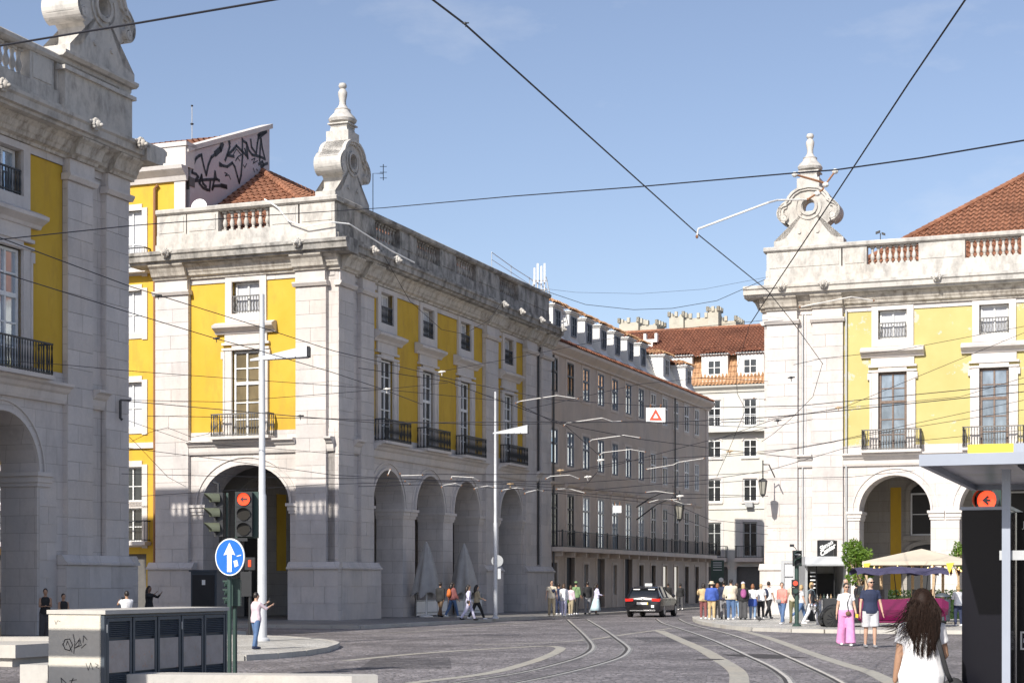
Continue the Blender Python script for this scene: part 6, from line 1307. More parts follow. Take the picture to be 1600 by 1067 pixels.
def person(label, px, foot, head, yaw, top='white', bot='denim', hair='dark', hs='short', skin='skin', sleeve=.55, leg='long', larm=(8, 8, 12), rarm=(8, 8, 12), lleg=(4, 4), rleg=(-4, 4), z0=.12, fem=False, group=None,
           hem=.88, jacket=0., wide=0., hat=None, pack=None, bag=None, glasses=False, shoes='white', Yd=None, vox=.022, lean=0, H=None, coat=None, slim=1., extra=None, head_turn=0, shoe_mat=None, skirt=None, loc=None):
    if loc is None:
        loc = G(px, foot, z0) if Yd is None else Vector(((px-800)/F_*Yd, Yd, z0))
    Yq = loc.y; Hh = H or ((foot-head)/F_*Yq)
    t = thing('person', label, 'person', tuple(loc), R(yaw), group); k = Hh/1.75; t.scale = (k, k, k)
    sw = .165 if fem else .185; hw = .093; J = {}
    sk = skin; tw = slim
    # legs
    L = {}
    for sg, nm, (f, kn) in ((1, 'l', lleg), (-1, 'r', rleg)):
        hip = Vector((sg*hw, 0, .93)); f_ = R(f); th = Vector((sg*.02, -math.sin(f_), -math.cos(f_))).normalized()*.43; kne = hip+th
        g_ = R(f-kn); an = kne+Vector((0, -math.sin(g_), -math.cos(g_)))*.41; L[nm] = (hip, kne, an)
    low = min(L['l'][2].z, L['r'][2].z); dz = .09-low
    for nm in L: L[nm] = tuple(p+Vector((0, 0, dz)) for p in L[nm])
    D_ = Vector((0, 0, dz)); A_ = {}
    for sg, nm, arm in ((1, 'l', larm), (-1, 'r', rarm)):
        f, o_, e = arm[:3]; inn = arm[3] if len(arm) > 3 else 0
        sh = Vector((sg*sw, 0, 1.41))+D_; f_, oo = R(f), R(o_); d = Vector((sg*math.sin(oo)*math.cos(f_), -math.sin(f_), -math.cos(f_)*math.cos(oo))); el = sh+d*.29
        fe = R(f+e); d2 = Vector((sg*math.sin(oo)*math.cos(fe)*.6-sg*math.sin(R(inn)), -math.sin(fe), -math.cos(fe))).normalized(); wr = el+d2*.25; A_[nm] = (sh, el, wr, d2)
    zt = lambda z: z+dz
    mb = MB()
    def torso(mb, add, z_lo, z_hi=1.47, flare=0.):
        pr = [(.86, .150, .100), (.95, .168, .115), (1.05, .150, .102), (1.15, .140 if fem else .150, .098), (1.27, .158 if fem else .170, .115), (1.36, .165 if fem else .185, .112), (1.42, .14, .09), (1.475, .075, .065)]
        pts, rad = [], []
        for z, rx, ry in pr:
            if z < z_lo-.06 or z > z_hi+.02: continue
            z = max(z, z_lo); f = flare*max(0, (1.15-z))/.3
            pts.append(Vector((0, 0.0, zt(z)))); rad.append(((rx*tw+add+f), (ry*tw+add+f)))
        if pts[0].z > zt(z_lo)+.02: pts.insert(0, Vector((0, 0, zt(z_lo)))); rad.insert(0, rad[0])
        # ring radii order: (y-dir uses rx)
        vs = []; n = 14
        for p, (rx, ry) in zip(pts, rad):
            for j in range(n): a = 2*math.pi*j/n; vs.append((p.x+rx*math.cos(a), p.y+ry*math.sin(a), p.z))
        kk_ = len(pts); mb.add(vs, [(i*n+j, i*n+(j+1) % n, (i+1)*n+(j+1) % n, (i+1)*n+j) for i in range(kk_-1) for j in range(n)]+[tuple(range(n-1, -1, -1)), tuple((kk_-1)*n+j for j in range(n))])
    torso(mb, 0, .86)
    hc = Vector((0, -.015, 1.635+dz)); mb.tube([(0, .01, zt(1.43)), (0, .0, zt(1.53)), (0, -.005, zt(1.58))], [.058, .050, .052], 10)
    tr = Matrix.Rotation(R(head_turn), 3, 'Z')
    mb.ell(hc, (.073, .092, .112), 14, 10, mat=tr); mb.ell(hc+tr@Vector((0, -.028, -.055)), (.050, .055, .055), 10, 7)
    mb.ell(hc+tr@Vector((0, -.095, -.012)), (.013, .020, .022), 7, 5)
    for sg in (-1, 1): mb.ell(hc+tr@Vector((sg*.074, .005, -.005)), (.012, .020, .030), 7, 5)
    for nm in ('l', 'r'):
        hip, kne, an = L[nm]; sg = 1 if nm == 'l' else -1
        mb.tube([hip+Vector((0, 0, .02)), hip.lerp(kne, .35), kne, kne.lerp(an, .3), kne.lerp(an, .75), an], [.088*tw, .078*tw, .055, .056, .040, .036], 10)
        mb.ell(an+Vector((0, -.05, -.045)), (.042, .115, .036), 9, 6)
        sh, el, wr, d2 = A_[nm]
        mb.tube([sh+Vector((-sg*.03, 0, 0)), sh, sh.lerp(el, .4), el, el.lerp(wr, .25), wr], [.05, .052, .045, .036, .036, .026], 9)
        hn = wr+d2*.055; side = d2.cross(Vector((sg, 0, 0))); side = side.normalized() if side.length > .1 else Vector((0, 1, 0)); nrm = d2.cross(side)
        mt = Matrix((side, nrm, d2)).transposed(); mb.ell(hn, (.036, .016, .052), 8, 6, mat=mt)
        for i in range(4):
            b_ = hn+d2*.035+side*(.025-.0165*i); ln = (.062, .072, .068, .052)[i]; c_ = nrm*(-sg)*.02
            mb.tube([b_, b_+d2*ln*.55+c_*.25, b_+d2*ln+c_], [.0095, .009, .007], 6)
        b_ = hn-d2*.02-side*.0+side*.03; mb.tube([b_, b_+side*.022+d2*.025, b_+side*.026+d2*.058], [.011, .010, .008], 6)
    body = remesh(mb, vox, 'body', sk, t)
    # face
    for sg in (-1, 1):
        if not glasses: q = MB(); q.ell(hc+tr@Vector((sg*.028, -.083, .012)), (.011, .008, .008), 8, 5); q.build('eye', 'hair_dark', body)
    if vox < .018: q = MB(); q.ell(hc+tr@Vector((0, -.083, -.058)), (.024, .010, .007), 8, 5); q.build('mouth', 'lips', body)
    if glasses:
        q = MB()
        for sg in (-1, 1): q.ell(hc+tr@Vector((sg*.032, -.092, .014)), (.029, .012, .022), 10, 6); q.tube([hc+tr@Vector((sg*.055, -.085, .02)), hc+tr@Vector((sg*.078, -.0, .015))], .004, 4)
        q.tube([hc+tr@Vector((-.03, -.1, .02)), hc+tr@Vector((.03, -.1, .02))], .004, 4); q.build('sunglasses', 'lens_black', t)
    # clothes
    if leg:
        q = MB(); add = .014+wide*.4
        if leg == 'skirt':
            q = MB(); vs = []; n = 20; lv = ((.98, .165, .125), (.75, .22, .19), (.45, .27, .25), (.24, .32, .30))
            for i, (z, rx, ry) in enumerate(lv):
                for j in range(n): a = 2*math.pi*j/n; w_ = 1+.06*i*math.sin(j*3.1); vs.append((rx*w_*math.cos(a)+(.0), ry*w_*math.sin(a)+(i*.03), zt(z)))
            q.add(vs, [(i*n+j, i*n+(j+1) % n, (i+1)*n+(j+1) % n, (i+1)*n+j) for i in range(3) for j in range(n)]+[tuple(range(n-1, -1, -1)), tuple(3*n+j for j in range(n))])
            q.build('skirt', 'cloth_'+bot, t, smooth='all')
        else:
            vs = []; n = 14
            for z, rx, ry in ((.84, .155, .105), (.95, .172, .12), (1.03, .156, .108)):
                for j in range(n): a = 2*math.pi*j/n; vs.append((rx*tw*1.0*math.cos(a)+add*math.cos(a), ry*tw*math.sin(a)+add*math.sin(a), zt(z)))
            q.add(vs, [(i*n+j, i*n+(j+1) % n, (i+1)*n+(j+1) % n, (i+1)*n+j) for i in range(2) for j in range(n)]+[tuple(range(n-1, -1, -1)), tuple(2*n+j for j in range(n))])
            for nm in ('l', 'r'):
                hip, kne, an = L[nm]
                if leg == 'short': q.tube([hip, hip.lerp(kne, .5), hip.lerp(kne, .93)], [(.088*tw+add+.01), .085*tw+add+.01, .082*tw+add+.012], 12)
                else: q.tube([hip, hip.lerp(kne, .4), kne, kne.lerp(an, .5), an+Vector((0, 0, -.01))], [.090*tw+add, .082*tw+add, .060+add+wide*.7, .052+add+wide*1.1, .046+add+wide*1.5], 12)
            remesh(q, vox, 'shorts' if leg == 'short' else 'trousers', 'cloth_'+bot, t, 3)
    q = MB(); torso(q, .016+jacket, hem, 1.455 if not jacket else 1.475, .03 if (jacket or fem) else .02)
    if jacket: q.tube([(0, .01, zt(1.42)), (0, .01, zt(1.50))], [.085, .066], 10)
    for nm in ('l', 'r'):
        sh, el, wr, d2 = A_[nm]; sg = 1 if nm == 'l' else -1
        if sleeve <= 0: continue
        sp = [sh+Vector((-sg*.03, 0, 0)), sh]; rr_ = [.058+jacket, .064+jacket]
        if sleeve <= 1: sp += [sh.lerp(el, sleeve*.6), sh.lerp(el, sleeve)]; rr_ += [.060+jacket, .060+jacket+.006]
        else: sp += [sh.lerp(el, .5), el, el.lerp(wr, min(1, sleeve-1))]; rr_ += [.058+jacket, .052+jacket, .038+jacket]
        q.tube(sp, rr_, 10)
    remesh(q, vox, 'jacket' if jacket else 'shirt', 'cloth_'+top, t, 3)
    for nm in ('l', 'r'):
        an = L[nm][2]; q = MB(); q.ell(an+Vector((0, -.055, -.05)), (.050, .138, .042), 10, 6); q.ell(an+Vector((0, .01, -.02)), (.048, .055, .05), 8, 5); q.build('shoe', 'cloth_'+shoes, t, smooth='all')
    # hair
    hm = 'hair_'+hair; q = MB(); up = tr@Vector((0, .018, .022))
    if hs != 'bald':
        q.ell(hc+up, (.082, .092, .108), 12, 8)
        if hs == 'bob': q.ell(hc+tr@Vector((0, .03, -.035)), (.098, .085, .105), 12, 8)
        if hs in ('long', 'pony'):
            q.tube([hc+tr@Vector((0, .05, .04)), hc+tr@Vector((0, .085, -.05)), hc+tr@Vector((0, .10, -.16)), hc+tr@Vector((0, .10, -.30))], [.07, .085 if hs == 'long' else .035, .09 if hs == 'long' else .032, .05 if hs == 'long' else .015], 10)
        if hs == 'bun': q.ell(hc+tr@Vector((0, .10, .07)), (.045, .045, .045), 8, 6)
        ho = q.build('hair', hm, t, smooth='all')
        # keep the face free: push hair off the front
        for v_ in ho.data.vertices:
            l_ = tr.inverted() @ (v_.co-hc)
            if l_.y < -.045 and l_.z < .062: v_.co = hc+tr@Vector((l_.x, -.045, l_.z))
    if hat:
        q = MB(); 
        if hat[0] == 'brim': q.lathe([(.17, .03), (.165, .045), (.10, .06), (.095, .13), (.07, .155), (.01, .16)], hc, 16)
        else: q.ell(hc+Vector((0, .01, .05)), (.090, .100, .085), 12, 7); (q.box(hc+Vector((-.06, -.17, .04)), hc+Vector((.06, -.06, .052))) if hat[0] == 'cap' else None)
        q.build('hat', hat[1], t, smooth=True)
    if pack:
        q = MB(); n = 12; q.ell((0, .20, zt(1.22)), (.14, .09, .22), 12, 8); q.ell((0, .26, zt(1.13)), (.11, .05, .11), 10, 6)
        ob = tag(q.build('backpack', 'cloth_'+pack, None, smooth='all'), '%s backpack worn by the %s' % (pack.replace('palepink', 'pale pink'), pack_name(label)), 'backpack'); ob.location = t.location; ob.rotation_euler = t.rotation_euler; ob.scale = t.scale
        q = MB()
        for sg in (-1, 1): q.tube([(sg*.09, .13, zt(1.40)), (sg*.10, .0, zt(1.475)), (sg*.115, -.125, zt(1.38)), (sg*.13, -.12, zt(1.22)), (sg*.15, .05, zt(1.08))], .014, 5)
        q.build('strap', 'cloth_'+pack, ob)
    if bag:
        colr, (bx, by, bz), (sx, sy, sz), strap = bag
        q = MB(); q.ell((bx, by, zt(bz)), (sx, sy, sz), 10, 7); ob = tag(q.build('handbag', 'cloth_'+colr, None, smooth='all'), '%s bag carried by the %s' % (colr, pack_name(label)), 'bag'); ob.location = t.location; ob.rotation_euler = t.rotation_euler; ob.scale = t.scale
        if strap:
            s2 = 1 if bx < 0 else -1
            if strap == 'same': s2 = -s2
            fr = -.145 if by < .05 else .14
            q = MB(); q.tube([(bx, by, zt(bz+sz*.8)), (bx*.3, fr*(1), zt(1.2)), (s2*.09, fr*.8, zt(1.42)), (s2*.10, 0, zt(1.48)), (s2*.08, -fr*.9, zt(1.40)), (bx*.4, -fr, zt(1.15)), (bx, by*.5, zt(bz+sz*.8))], .012, 5); q.build('strap', 'cloth_'+colr if colr != 'brown' else 'cloth_black', ob)
    if extra: extra(t, L, A_, dz, hc)
    return t
def pack_name(l):
    w = l.split()[:10]
    while w[-1] in ('the', 'a', 'an', 'of', 'in', 'on', 'with', 'and', 'to', 'at', 'behind', 'beside', 'holding', 'black', 'loose', 'white', 'along', 'before', 'dark', 'tied', 'right', 'left', 'stepping', 'walking', 'crossing', 'standing', 'striding', 'straw', 'long'): w.pop()
    return ' '.join(w)
def held(shape, mat, name, label, cat, side='r', off=(0, -.02, .02)):
    def f(t, L, A_, dz, hc):
        w_ = A_[side][2]+A_[side][3]*.08; q = MB(); q.box(Vector((-shape[0], -shape[1], -shape[2])), Vector(shape)); o = tag(q.build(name, mat, None), label, cat)
        mw = Matrix.Translation(t.location) @ Matrix.Rotation(t.rotation_euler[2], 4, 'Z') @ Matrix.Scale(t.scale[0], 4)
        o.location = mw @ (w_+Vector(off)); o.rotation_euler = t.rotation_euler; o.scale = t.scale
    return f
WK = dict(lleg=(20, 6), rleg=(-16, 14)); WK2 = dict(lleg=(-16, 16), rleg=(20, 5))
NV = .014
person('woman in white top and pink trousers crossing with a brown bag, wearing sunglasses', 1322, 1009, 910, -2, 'white', 'pink', 'dark', 'pony', 'skin', .5, 'long', (6, 12, 22), (2, 14, 10), (14, 6), (-10, 10), 0., True, wide=.045, hem=.94, glasses=True, vox=NV, head_turn=12, slim=1.12,
       bag=('brown', (.03, -.19, .92), (.075, .04, .07), 'same'), extra=held((.035, .02, .05), 'flag_y', 'yellow_flower_cup', 'small yellow cup held by the woman in pink trousers', 'cup', 'l'))
person('grey-haired man in navy polo and pale shorts, hands at his sides', 1360, 1012, 903, 4, 'navy', 'lightgrey', 'grey', 'short', 'skin', .62, 'short', (4, 13, 14), (2, 13, 14), (4, 4), (-4, 6), 0., hem=.86, glasses=True, vox=NV, shoes='grey', slim=1.1, head_turn=14)
person('man in pink striped shirt and jeans raising a phone beside the lamp post', 400, 1014, 925, 128, 'palepink', 'denim', 'dark', 'short', 'skin', 1.3, 'long', (62, 4, 62, 10), (55, 8, 60, 12), (6, 6), (-6, 6), .12, hem=.82, vox=.018, shoes='navy', slim=1.1, extra=held((.035, .006, .07), 'black', 'phone', 'black phone held up by the man in the pink striped shirt', 'phone', 'l', (0, -.02, .05)))
person('dark-haired woman in black tank top leaning on the left pier with folded arms', 71, 1000, 919, 15, 'black', 'charcoal', 'dark', 'bun', 'skin_tan', 0, 'long', (20, 6, 75, 40), (20, 6, 75, 40), (8, 4), (-4, 4), .12, True, wide=.03)
person('seated-height woman in dark top half hidden behind the cabinet corner', 99, 1000, 927, 40, 'black', 'charcoal', 'dark', 'short', 'skin_tan', 0, 'long', fem=True)
person('man in white T-shirt with a camera seen above the cabinet', 198, 1002, 923, 215, 'white', 'navy', 'dark', 'short', 'skin_tan', .5, 'long', (60, 15, 70, 25), (60, 15, 70, 25), slim=1.15, extra=held((.05, .05, .04), 'black', 'camera', 'black camera held by the man in the white T-shirt', 'camera', 'r', (0, 0, .03)))
person('person in black photographing in the shade right of the left pier', 233, 986, 915, 60, 'black', 'black', 'dark', 'long', 'skin_dark', 1.7, 'long', (70, 8, 60), (70, 8, 60), fem=True)
person('man in beige shirt deep in the shade of the left arch', 7, 980, 912, 170, 'khaki', 'charcoal', 'dark', 'short', 'skin_dark', .6, **WK)
person('man in pale blue shirt walking in the shade of the left arch', 21, 978, 912, 90, 'lavender', 'navy', 'dark', 'short', 'skin_dark', 1.8, **WK2)
A1 = dict(z0=.12)
person('man in black jacket and brown trousers walking along the arcade', 688, 964, 908, 150, 'black', 'brown', 'dark', 'short', 'skin_tan', 1.9, 'long', (10, 8, 10), (-14, 8, 10), jacket=.02, shoes='black', hem=.80, **WK)
person('long-haired woman with a red backpack and jeans walking along the arcade', 707, 964.5, 908, 125, 'maroon', 'denim', 'dark', 'long', 'skin_tan', 1.9, 'long', (-14, 8, 14), (16, 8, 14), fem=True, jacket=.012, pack='orange', **WK2)
person('woman in lavender top and white trousers striding at the arcade', 732, 969, 911, 105, 'lavender', 'lavender', 'dark', 'long', 'skin_tan', 1.5, 'long', (10, 6, 30), (-10, 6, 20), lleg=(26, 6), rleg=(-20, 16), fem=True, shoes='black', bag=('black', (-.19, .05, .95), (.04, .09, .1), 'x'))
person('woman in beige top and black trousers striding at the arcade with black bag', 745, 967.5, 911, 115, 'khaki', 'black', 'dark', 'long', 'skin', 1.6, 'long', (20, 6, 60), (10, 6, 60), lleg=(-22, 14), rleg=(26, 4), fem=True, bag=('charcoal', (.16, -.12, 1.0), (.10, .08, .1), 'x'))
person('man in white T-shirt and khaki trousers standing on the left kerb in sunglasses', 862, 963, 906.5, 12, 'cream', 'khaki', 'dark', 'short', 'skin', .55, 'long', (0, 12, 8), (0, 14, 8), (5, 2), (-5, 2), glasses=True, shoes='cream', vox=.018, bag=('navy', (.06, -.15, 1.25), (.10, .05, .09), 'x'))
person('person in loose white shirt and white trousers holding a lime bag on the kerb', 881, 962.5, 912, 160, 'white', 'lavender', 'brown', 'bob', 'skin', 1.9, 'long', (20, 10, 30), (4, 12, 10), fem=True, jacket=.012, hem=.84, bag=('lime', (-.20, -.1, .80), (.05, .09, .11), None))
person('person in navy clothes half hidden between two people on the kerb', 873, 960, 911, 190, 'navy', 'navy', 'dark', 'short', 'skin_tan', 1.8)
person('person in pink top hidden behind the white-shirted person on the kerb', 892, 961, 914, 150, 'palepink', 'khaki', 'brown', 'bob', 'skin', 1.8, fem=True)
person('man in green shirt with black shoulder strap standing in the shade', 900, 960, 908, 150, 'green', 'black', 'dark', 'short', 'skin_tan', 1.4, 'long', (30, 10, 70), slim=1.1, hat=('cap', 'cloth_green'), bag=('black', (.10, -.14, 1.2), (.08, .05, .07), 'x'))
person('man in black top and grey trousers in the shade of the taupe building', 918, 959.5, 908, 200, 'black', 'grey', 'dark', 'short', 'skin_dark', 1.8, 'long', shoes='black')
person('woman in pale blouse and long pale blue skirt walking in the shade', 932, 960, 911, 110, 'lavender', 'teal', 'dark', 'long', 'skin_dark', 1.8, 'skirt', (15, 8, 50), (15, 8, 60), fem=True, shoes='black')
person('dark silhouette of a person beside the taxi roof', 1044, 951, 911, 170, 'black', 'black', 'dark', 'short', 'skin_dark', 1.8, Yd=100)
person('dark silhouette of a person walking right of the taxi', 1063, 953, 910, 180, 'black', 'charcoal', 'dark', 'short', 'skin_dark', 1.8, **WK)
person('person in tan jacket and maroon trousers, leftmost of the waiting crowd', 1099, 967, 911, 185, 'tan', 'maroon', 'dark', 'bob', 'skin', 1.9, 'long', (50, 10, 80), (30, 10, 60), fem=True, jacket=.025)
person('person in blue jacket, tan trousers and straw hat in the crowd', 1112, 968, 909, 175, 'blue', 'tan', 'brown', 'short', 'skin', 1.9, 'long', (10, 12, 20), (10, 14, 20), jacket=.035, hat=('brim', 'straw'))
person('red-haired person behind the one in the straw hat', 1121, 965, 911, 170, 'charcoal', 'black', 'red', 'bob', 'skin', 1.9, shoes='black')
person('person in navy hooded jacket and grey trousers in the crowd', 1131, 967, 907, 165, 'navy', 'grey', 'dark', 'short', 'skin_tan', 1.9, jacket=.03, shoes='black')
person('person in cream jacket, jeans and black cap with black strap in the crowd', 1142, 968, 905, 182, 'cream', 'denim', 'dark', 'short', 'skin', 1.9, 'long', (18, 14, 30), (18, 14, 30), (3, 2), (-3, 2), jacket=.04, slim=1.15, hat=('cap', 'cloth_black'), bag=('black', (.20, .10, .98), (.05, .05, .05), 'x'))
person('person in light jeans behind the cream jacket in the crowd', 1151, 965.5, 911, 200, 'tan', 'light_denim', 'brown', 'short', 'skin', 1.9)
person('person in black coat and grey bobble hat with purple backpack in the crowd', 1161, 968, 909, 178, 'black', 'charcoal', 'blond', 'long', 'skin', 1.9, 'long', jacket=.03, wide=.02, fem=True, hat=('beanie', 'cloth_lavender'), pack='purple', shoes='black', slim=1.12)
person('person in white top with a blue sweater tied round the waist in the crowd', 1176, 967.5, 912, 170, 'white', 'light_denim', 'red', 'bob', 'skin', 1.0, 'long', (40, 12, 70), fem=True, hem=.98)
person('blond person in loose white T-shirt and black leggings in the crowd', 1189, 967, 912, 180, 'white', 'black', 'blond', 'short', 'skin', .8, 'long', (6, 14, 20), (6, 14, 20), fem=True, hem=.90, slim=1.1)
person('dark-haired man in white shirt with dark backpack at the crowd edge', 1201, 966, 907, 130, 'white', 'black', 'dark', 'short', 'skin_tan', .6, 'long', (20, 6, 60), pack='navy', shoes='grey', **WK)
person('woman in coral sweatshirt and jeans walking on the right pavement', 1222, 975, 909, -40, 'coral', 'denim', 'dark', 'short', 'skin', 1.95, 'long', (24, 18, 14), (-22, 16, 12), (14, 4), (-14, 12), fem=True, jacket=.02, hem=.90, vox=.018, slim=1.1, head_turn=35, bag=('grey', (-.05, -.18, .98), (.13, .05, .09), 'x'))
person('bald man in cream shirt and olive trousers behind the signal post', 1240, 973, 906, 190, 'cream', 'olive', 'grey', 'bald', 'skin', .6, 'long', pack='charcoal', shoes='brown')
person('person in blue jeans stepping behind the signal post', 1252, 971, 912, 100, 'lightgrey', 'denim', 'blond', 'bob', 'skin', .6, 'long', fem=True, pack='grey', lleg=(20, 4), rleg=(-26, 30))
person('blond woman in dark T-shirt and white trousers before the kiosk', 1268, 976, 908, 70, 'charcoal', 'white', 'blond', 'bob', 'skin', .5, 'long', (10, 10, 40), (-8, 14, 20), fem=True, hem=.86, vox=.018, bag=('teal', (.17, -.02, .98), (.04, .08, .11), 'x'), **WK)
person('bald man standing behind the woman in pink trousers', 1321, 974, 904, 80, 'lightgrey', 'charcoal', 'grey', 'bald', 'skin', .6)
person('dark-haired person in black seated beside the magenta car', 1339, 972, 908, 100, 'black', 'black', 'dark', 'bob', 'skin_tan', 1.8)
person('person in maroon standing behind the navy polo man', 1347, 971, 906, 250, 'maroon', 'black', 'brown', 'short', 'skin_tan', 1.8)
person('blond woman in white shirt and navy trousers right of the litter bin', 1497, 978, 914, 190, 'white', 'navy', 'blond', 'bob', 'skin', 1.0, 'long', (30, 8, 60), fem=True)
person('person in pale blue shirt sitting at the terrace left of the bin', 1456, 972, 926, 30, 'lavender', 'navy', 'red', 'short', 'skin_tan', .6, 'long', H=1.28)
def sweater(t, dz):
    q = MB(); vs = []; n = 16
    for i, (z, rx, ry) in enumerate(((1.02, .185, .14), (.95, .21, .16), (.78, .23, .19), (.66, .21, .17))):
        for j in range(n): a = 2*math.pi*j/n; vs.append((rx*math.cos(a), ry*math.sin(a)+.02, z+dz+.03*math.sin(j*2.5)*(i > 1)))
    q.add(vs, [(i*n+j, i*n+(j+1) % n, (i+1)*n+(j+1) % n, (i+1)*n+j) for i in range(3) for j in range(n)]); q.build('tied_sweater', 'cloth_blue', t, smooth='all', recalc=False)
for o in [o for o in bpy.data.objects if o.get('label', '').startswith('person in white top with a blue sweater')]: sweater(o, 0)
# woman in the foreground, seen from behind ------------------------------
Yw = 15.0; wl = Vector(((1440-800)/F_*Yw, Yw, 0))
wm = person('long-haired woman in white T-shirt in the foreground seen from behind', 1440, 0, 0, 176, 'white', 'denim', 'dark', 'short', 'skin_tan', .55, 'long', (6, 9, 10), (14, 14, 62, 10), z0=0, fem=True, H=1.62, loc=wl, vox=.011, hem=.84, slim=1.12)
M['hair_strand'] = plain('dark_brown_hair_strands', (.018, .009, .006), .65, 0, .5, 60, spec=.2)
mb = MB(); hcw = Vector((0, .0, 1.64)); rs = random.Random(5)
mb.ell(hcw+Vector((0, .03, 0)), (.098, .105, .125), 16, 10)
mb.tube([hcw+Vector((0, .05, .02)), hcw+Vector((0, .065, -.12)), hcw+Vector((-.0, .085, -.26)), hcw+Vector((.01, .10, -.36)), hcw+Vector((.02, .11, -.42))], [(.085, .06), (.11, .06), (.11, .04), (.07, .03), (.02, .02)], 14, up=(0, 1, 0))
mb.build('hair_mass', 'hair_strand', wm, smooth='all')
mb = MB()
for i in range(1500):
    a = rs.uniform(-1.45, 1.45); el = math.asin(rs.uniform(-.3, .995)); s_ = Vector((math.sin(a)*.104*math.cos(el), .015+math.cos(a)*.110*math.cos(el), .128*math.sin(el)+.008)); p0 = hcw+s_
    ln = rs.uniform(.40, .56)-.05*abs(math.sin(a)); lock = int((a+1.5)*4); rl = random.Random(lock*7+1); ph = rl.uniform(0, 6.3)+rs.uniform(-.5, .5); am = rl.uniform(.010, .020); blow = 0
    if a > .0 and rs.random() < .16: blow = rs.uniform(.08, .34)
    pts = []; N_ = 13; yo = rs.uniform(.085, .15); cx_ = (lock/12-.5)*.17
    for j in range(N_+1):
        f = j/N_; z = -ln*f
        x = s_.x+(cx_*1.15-s_.x)*f**1.3*.6+(s_.x*.3+cx_*.35)*math.sin(min(1, f*1.3)*math.pi)+am*math.sin(16*f+ph)*f
        y = s_.y+(yo-s_.y)*min(1, f*1.8)+.7*am*math.cos(14*f+ph)*f
        if blow: x += blow*f**1.8; z += blow*.5*f**2.2
        pts.append(Vector((x, max(y, .125+.012*math.sin(lock*1.7+9*f) if f > .25 else -1), p0.z+z)))
    mb.tube(pts, [.0030*(1-.7*(j/N_)**2) for j in range(N_+1)], 3, cap=False)
o = mb.build('hair_strands', 'hair_strand', wm, smooth='all', recalc=False); o['kind'] = 'stuff'
q = MB(); tb = None
q.tube([(-.13, .12, 1.30), (-.135, .06, 1.415), (-.135, -.03, 1.425), (-.15, -.11, 1.33)], [(.022, .004)]*4, 6); q.tube([(-.13, .12, 1.30), (-.17, .155, 1.12), (-.21, .15, .98), (-.25, .14, .90)], [(.022, .005)]*4, 6)
q.ell((-.28, .10, .72), (.14, .07, .22), 14, 9); ob = tag(q.build('shoulder_bag', 'cloth_black', None, smooth='all'), 'black shoulder bag of the long-haired foreground woman', 'bag'); ob.location = wm.location; ob.rotation_euler = wm.rotation_euler; ob.scale = wm.scale
# pigeon -------------------------------------------------------------
g = G(1186, 971, .12); t = tag(MB().build('pigeon', 'cloth_charcoal', None), 'dark pigeon on the right pavement before the crowd', 'pigeon'); mb = MB(); mb.ell((0, 0, .13), (.13, .07, .075), 12, 8, mat=Matrix.Rotation(R(18), 3, 'Y')); mb.ell((-.12, 0, .21), (.035, .033, .04), 9, 6); mb.tube([(-.1, 0, .17), (-.12, 0, .21)], [.04, .03], 8); mb.tube([(.08, 0, .11), (.24, 0, .06)], [(.05, .03), (.035, .008)], 8); mb.tube([(-.14, 0, .21), (-.18, 0, .20)], [.012, .003], 5)
mb.tube([(0, .02, .08), (0, .02, 0)], .008, 5); mb.tube([(0, -.02, .08), (0, -.02, 0)], .008, 5); t.data = mb.mesh('pigeon', 'cloth_charcoal', 'all'); t.location = g; t.rotation_euler = (0, 0, R(20))
# ------------------------------------------------------------------ taxi
M['car_black'] = plain('black_car_paint', (.010, .010, .013), .18, 0, 0, spec=.7); M['car_glass'] = plain('tinted_car_glass', (.012, .014, .016), .04, 0, 0, spec=.9); M['tail_red'] = plain('red_tail_light', (.55, .02, .015), .2, 0, 0); M['plate'] = plain('white_number_plate', (.7, .7, .68), .5, 0, 0)
M['car_magenta'] = plain('magenta_car_paint', (.15, .007, .06), .22, 0, .05, 2, spec=.6)
def wheel(par, c, r, w_, axis='x', spokes=0, rim='metal'):
    mb = MB(); a = Vector((1, 0, 0)); c = Vector(c); mb.tube([c-a*w_*.5, c-a*w_*.42, c+a*w_*.42, c+a*w_*.5], [r*.92, r, r, r*.92], 24); o = mb.build('wheel', 'rubber', par, smooth=True)
    mb = MB()
    if spokes:
        for sg in (-1, 1):
            for i in range(spokes): t_ = 2*math.pi*i/spokes; mb.tube([c+a*sg*w_*.52, c+a*sg*w_*.52+Vector((0, math.cos(t_)*r*.72, math.sin(t_)*r*.72))], .018, 4)
            mb.tube([c+a*sg*w_*.50, c+a*sg*w_*.56], r*.2, 12)
    else: mb.tube([c-a*w_*.53, c+a*w_*.53], r*.64, 18)
    mb.build('rim', rim, o)
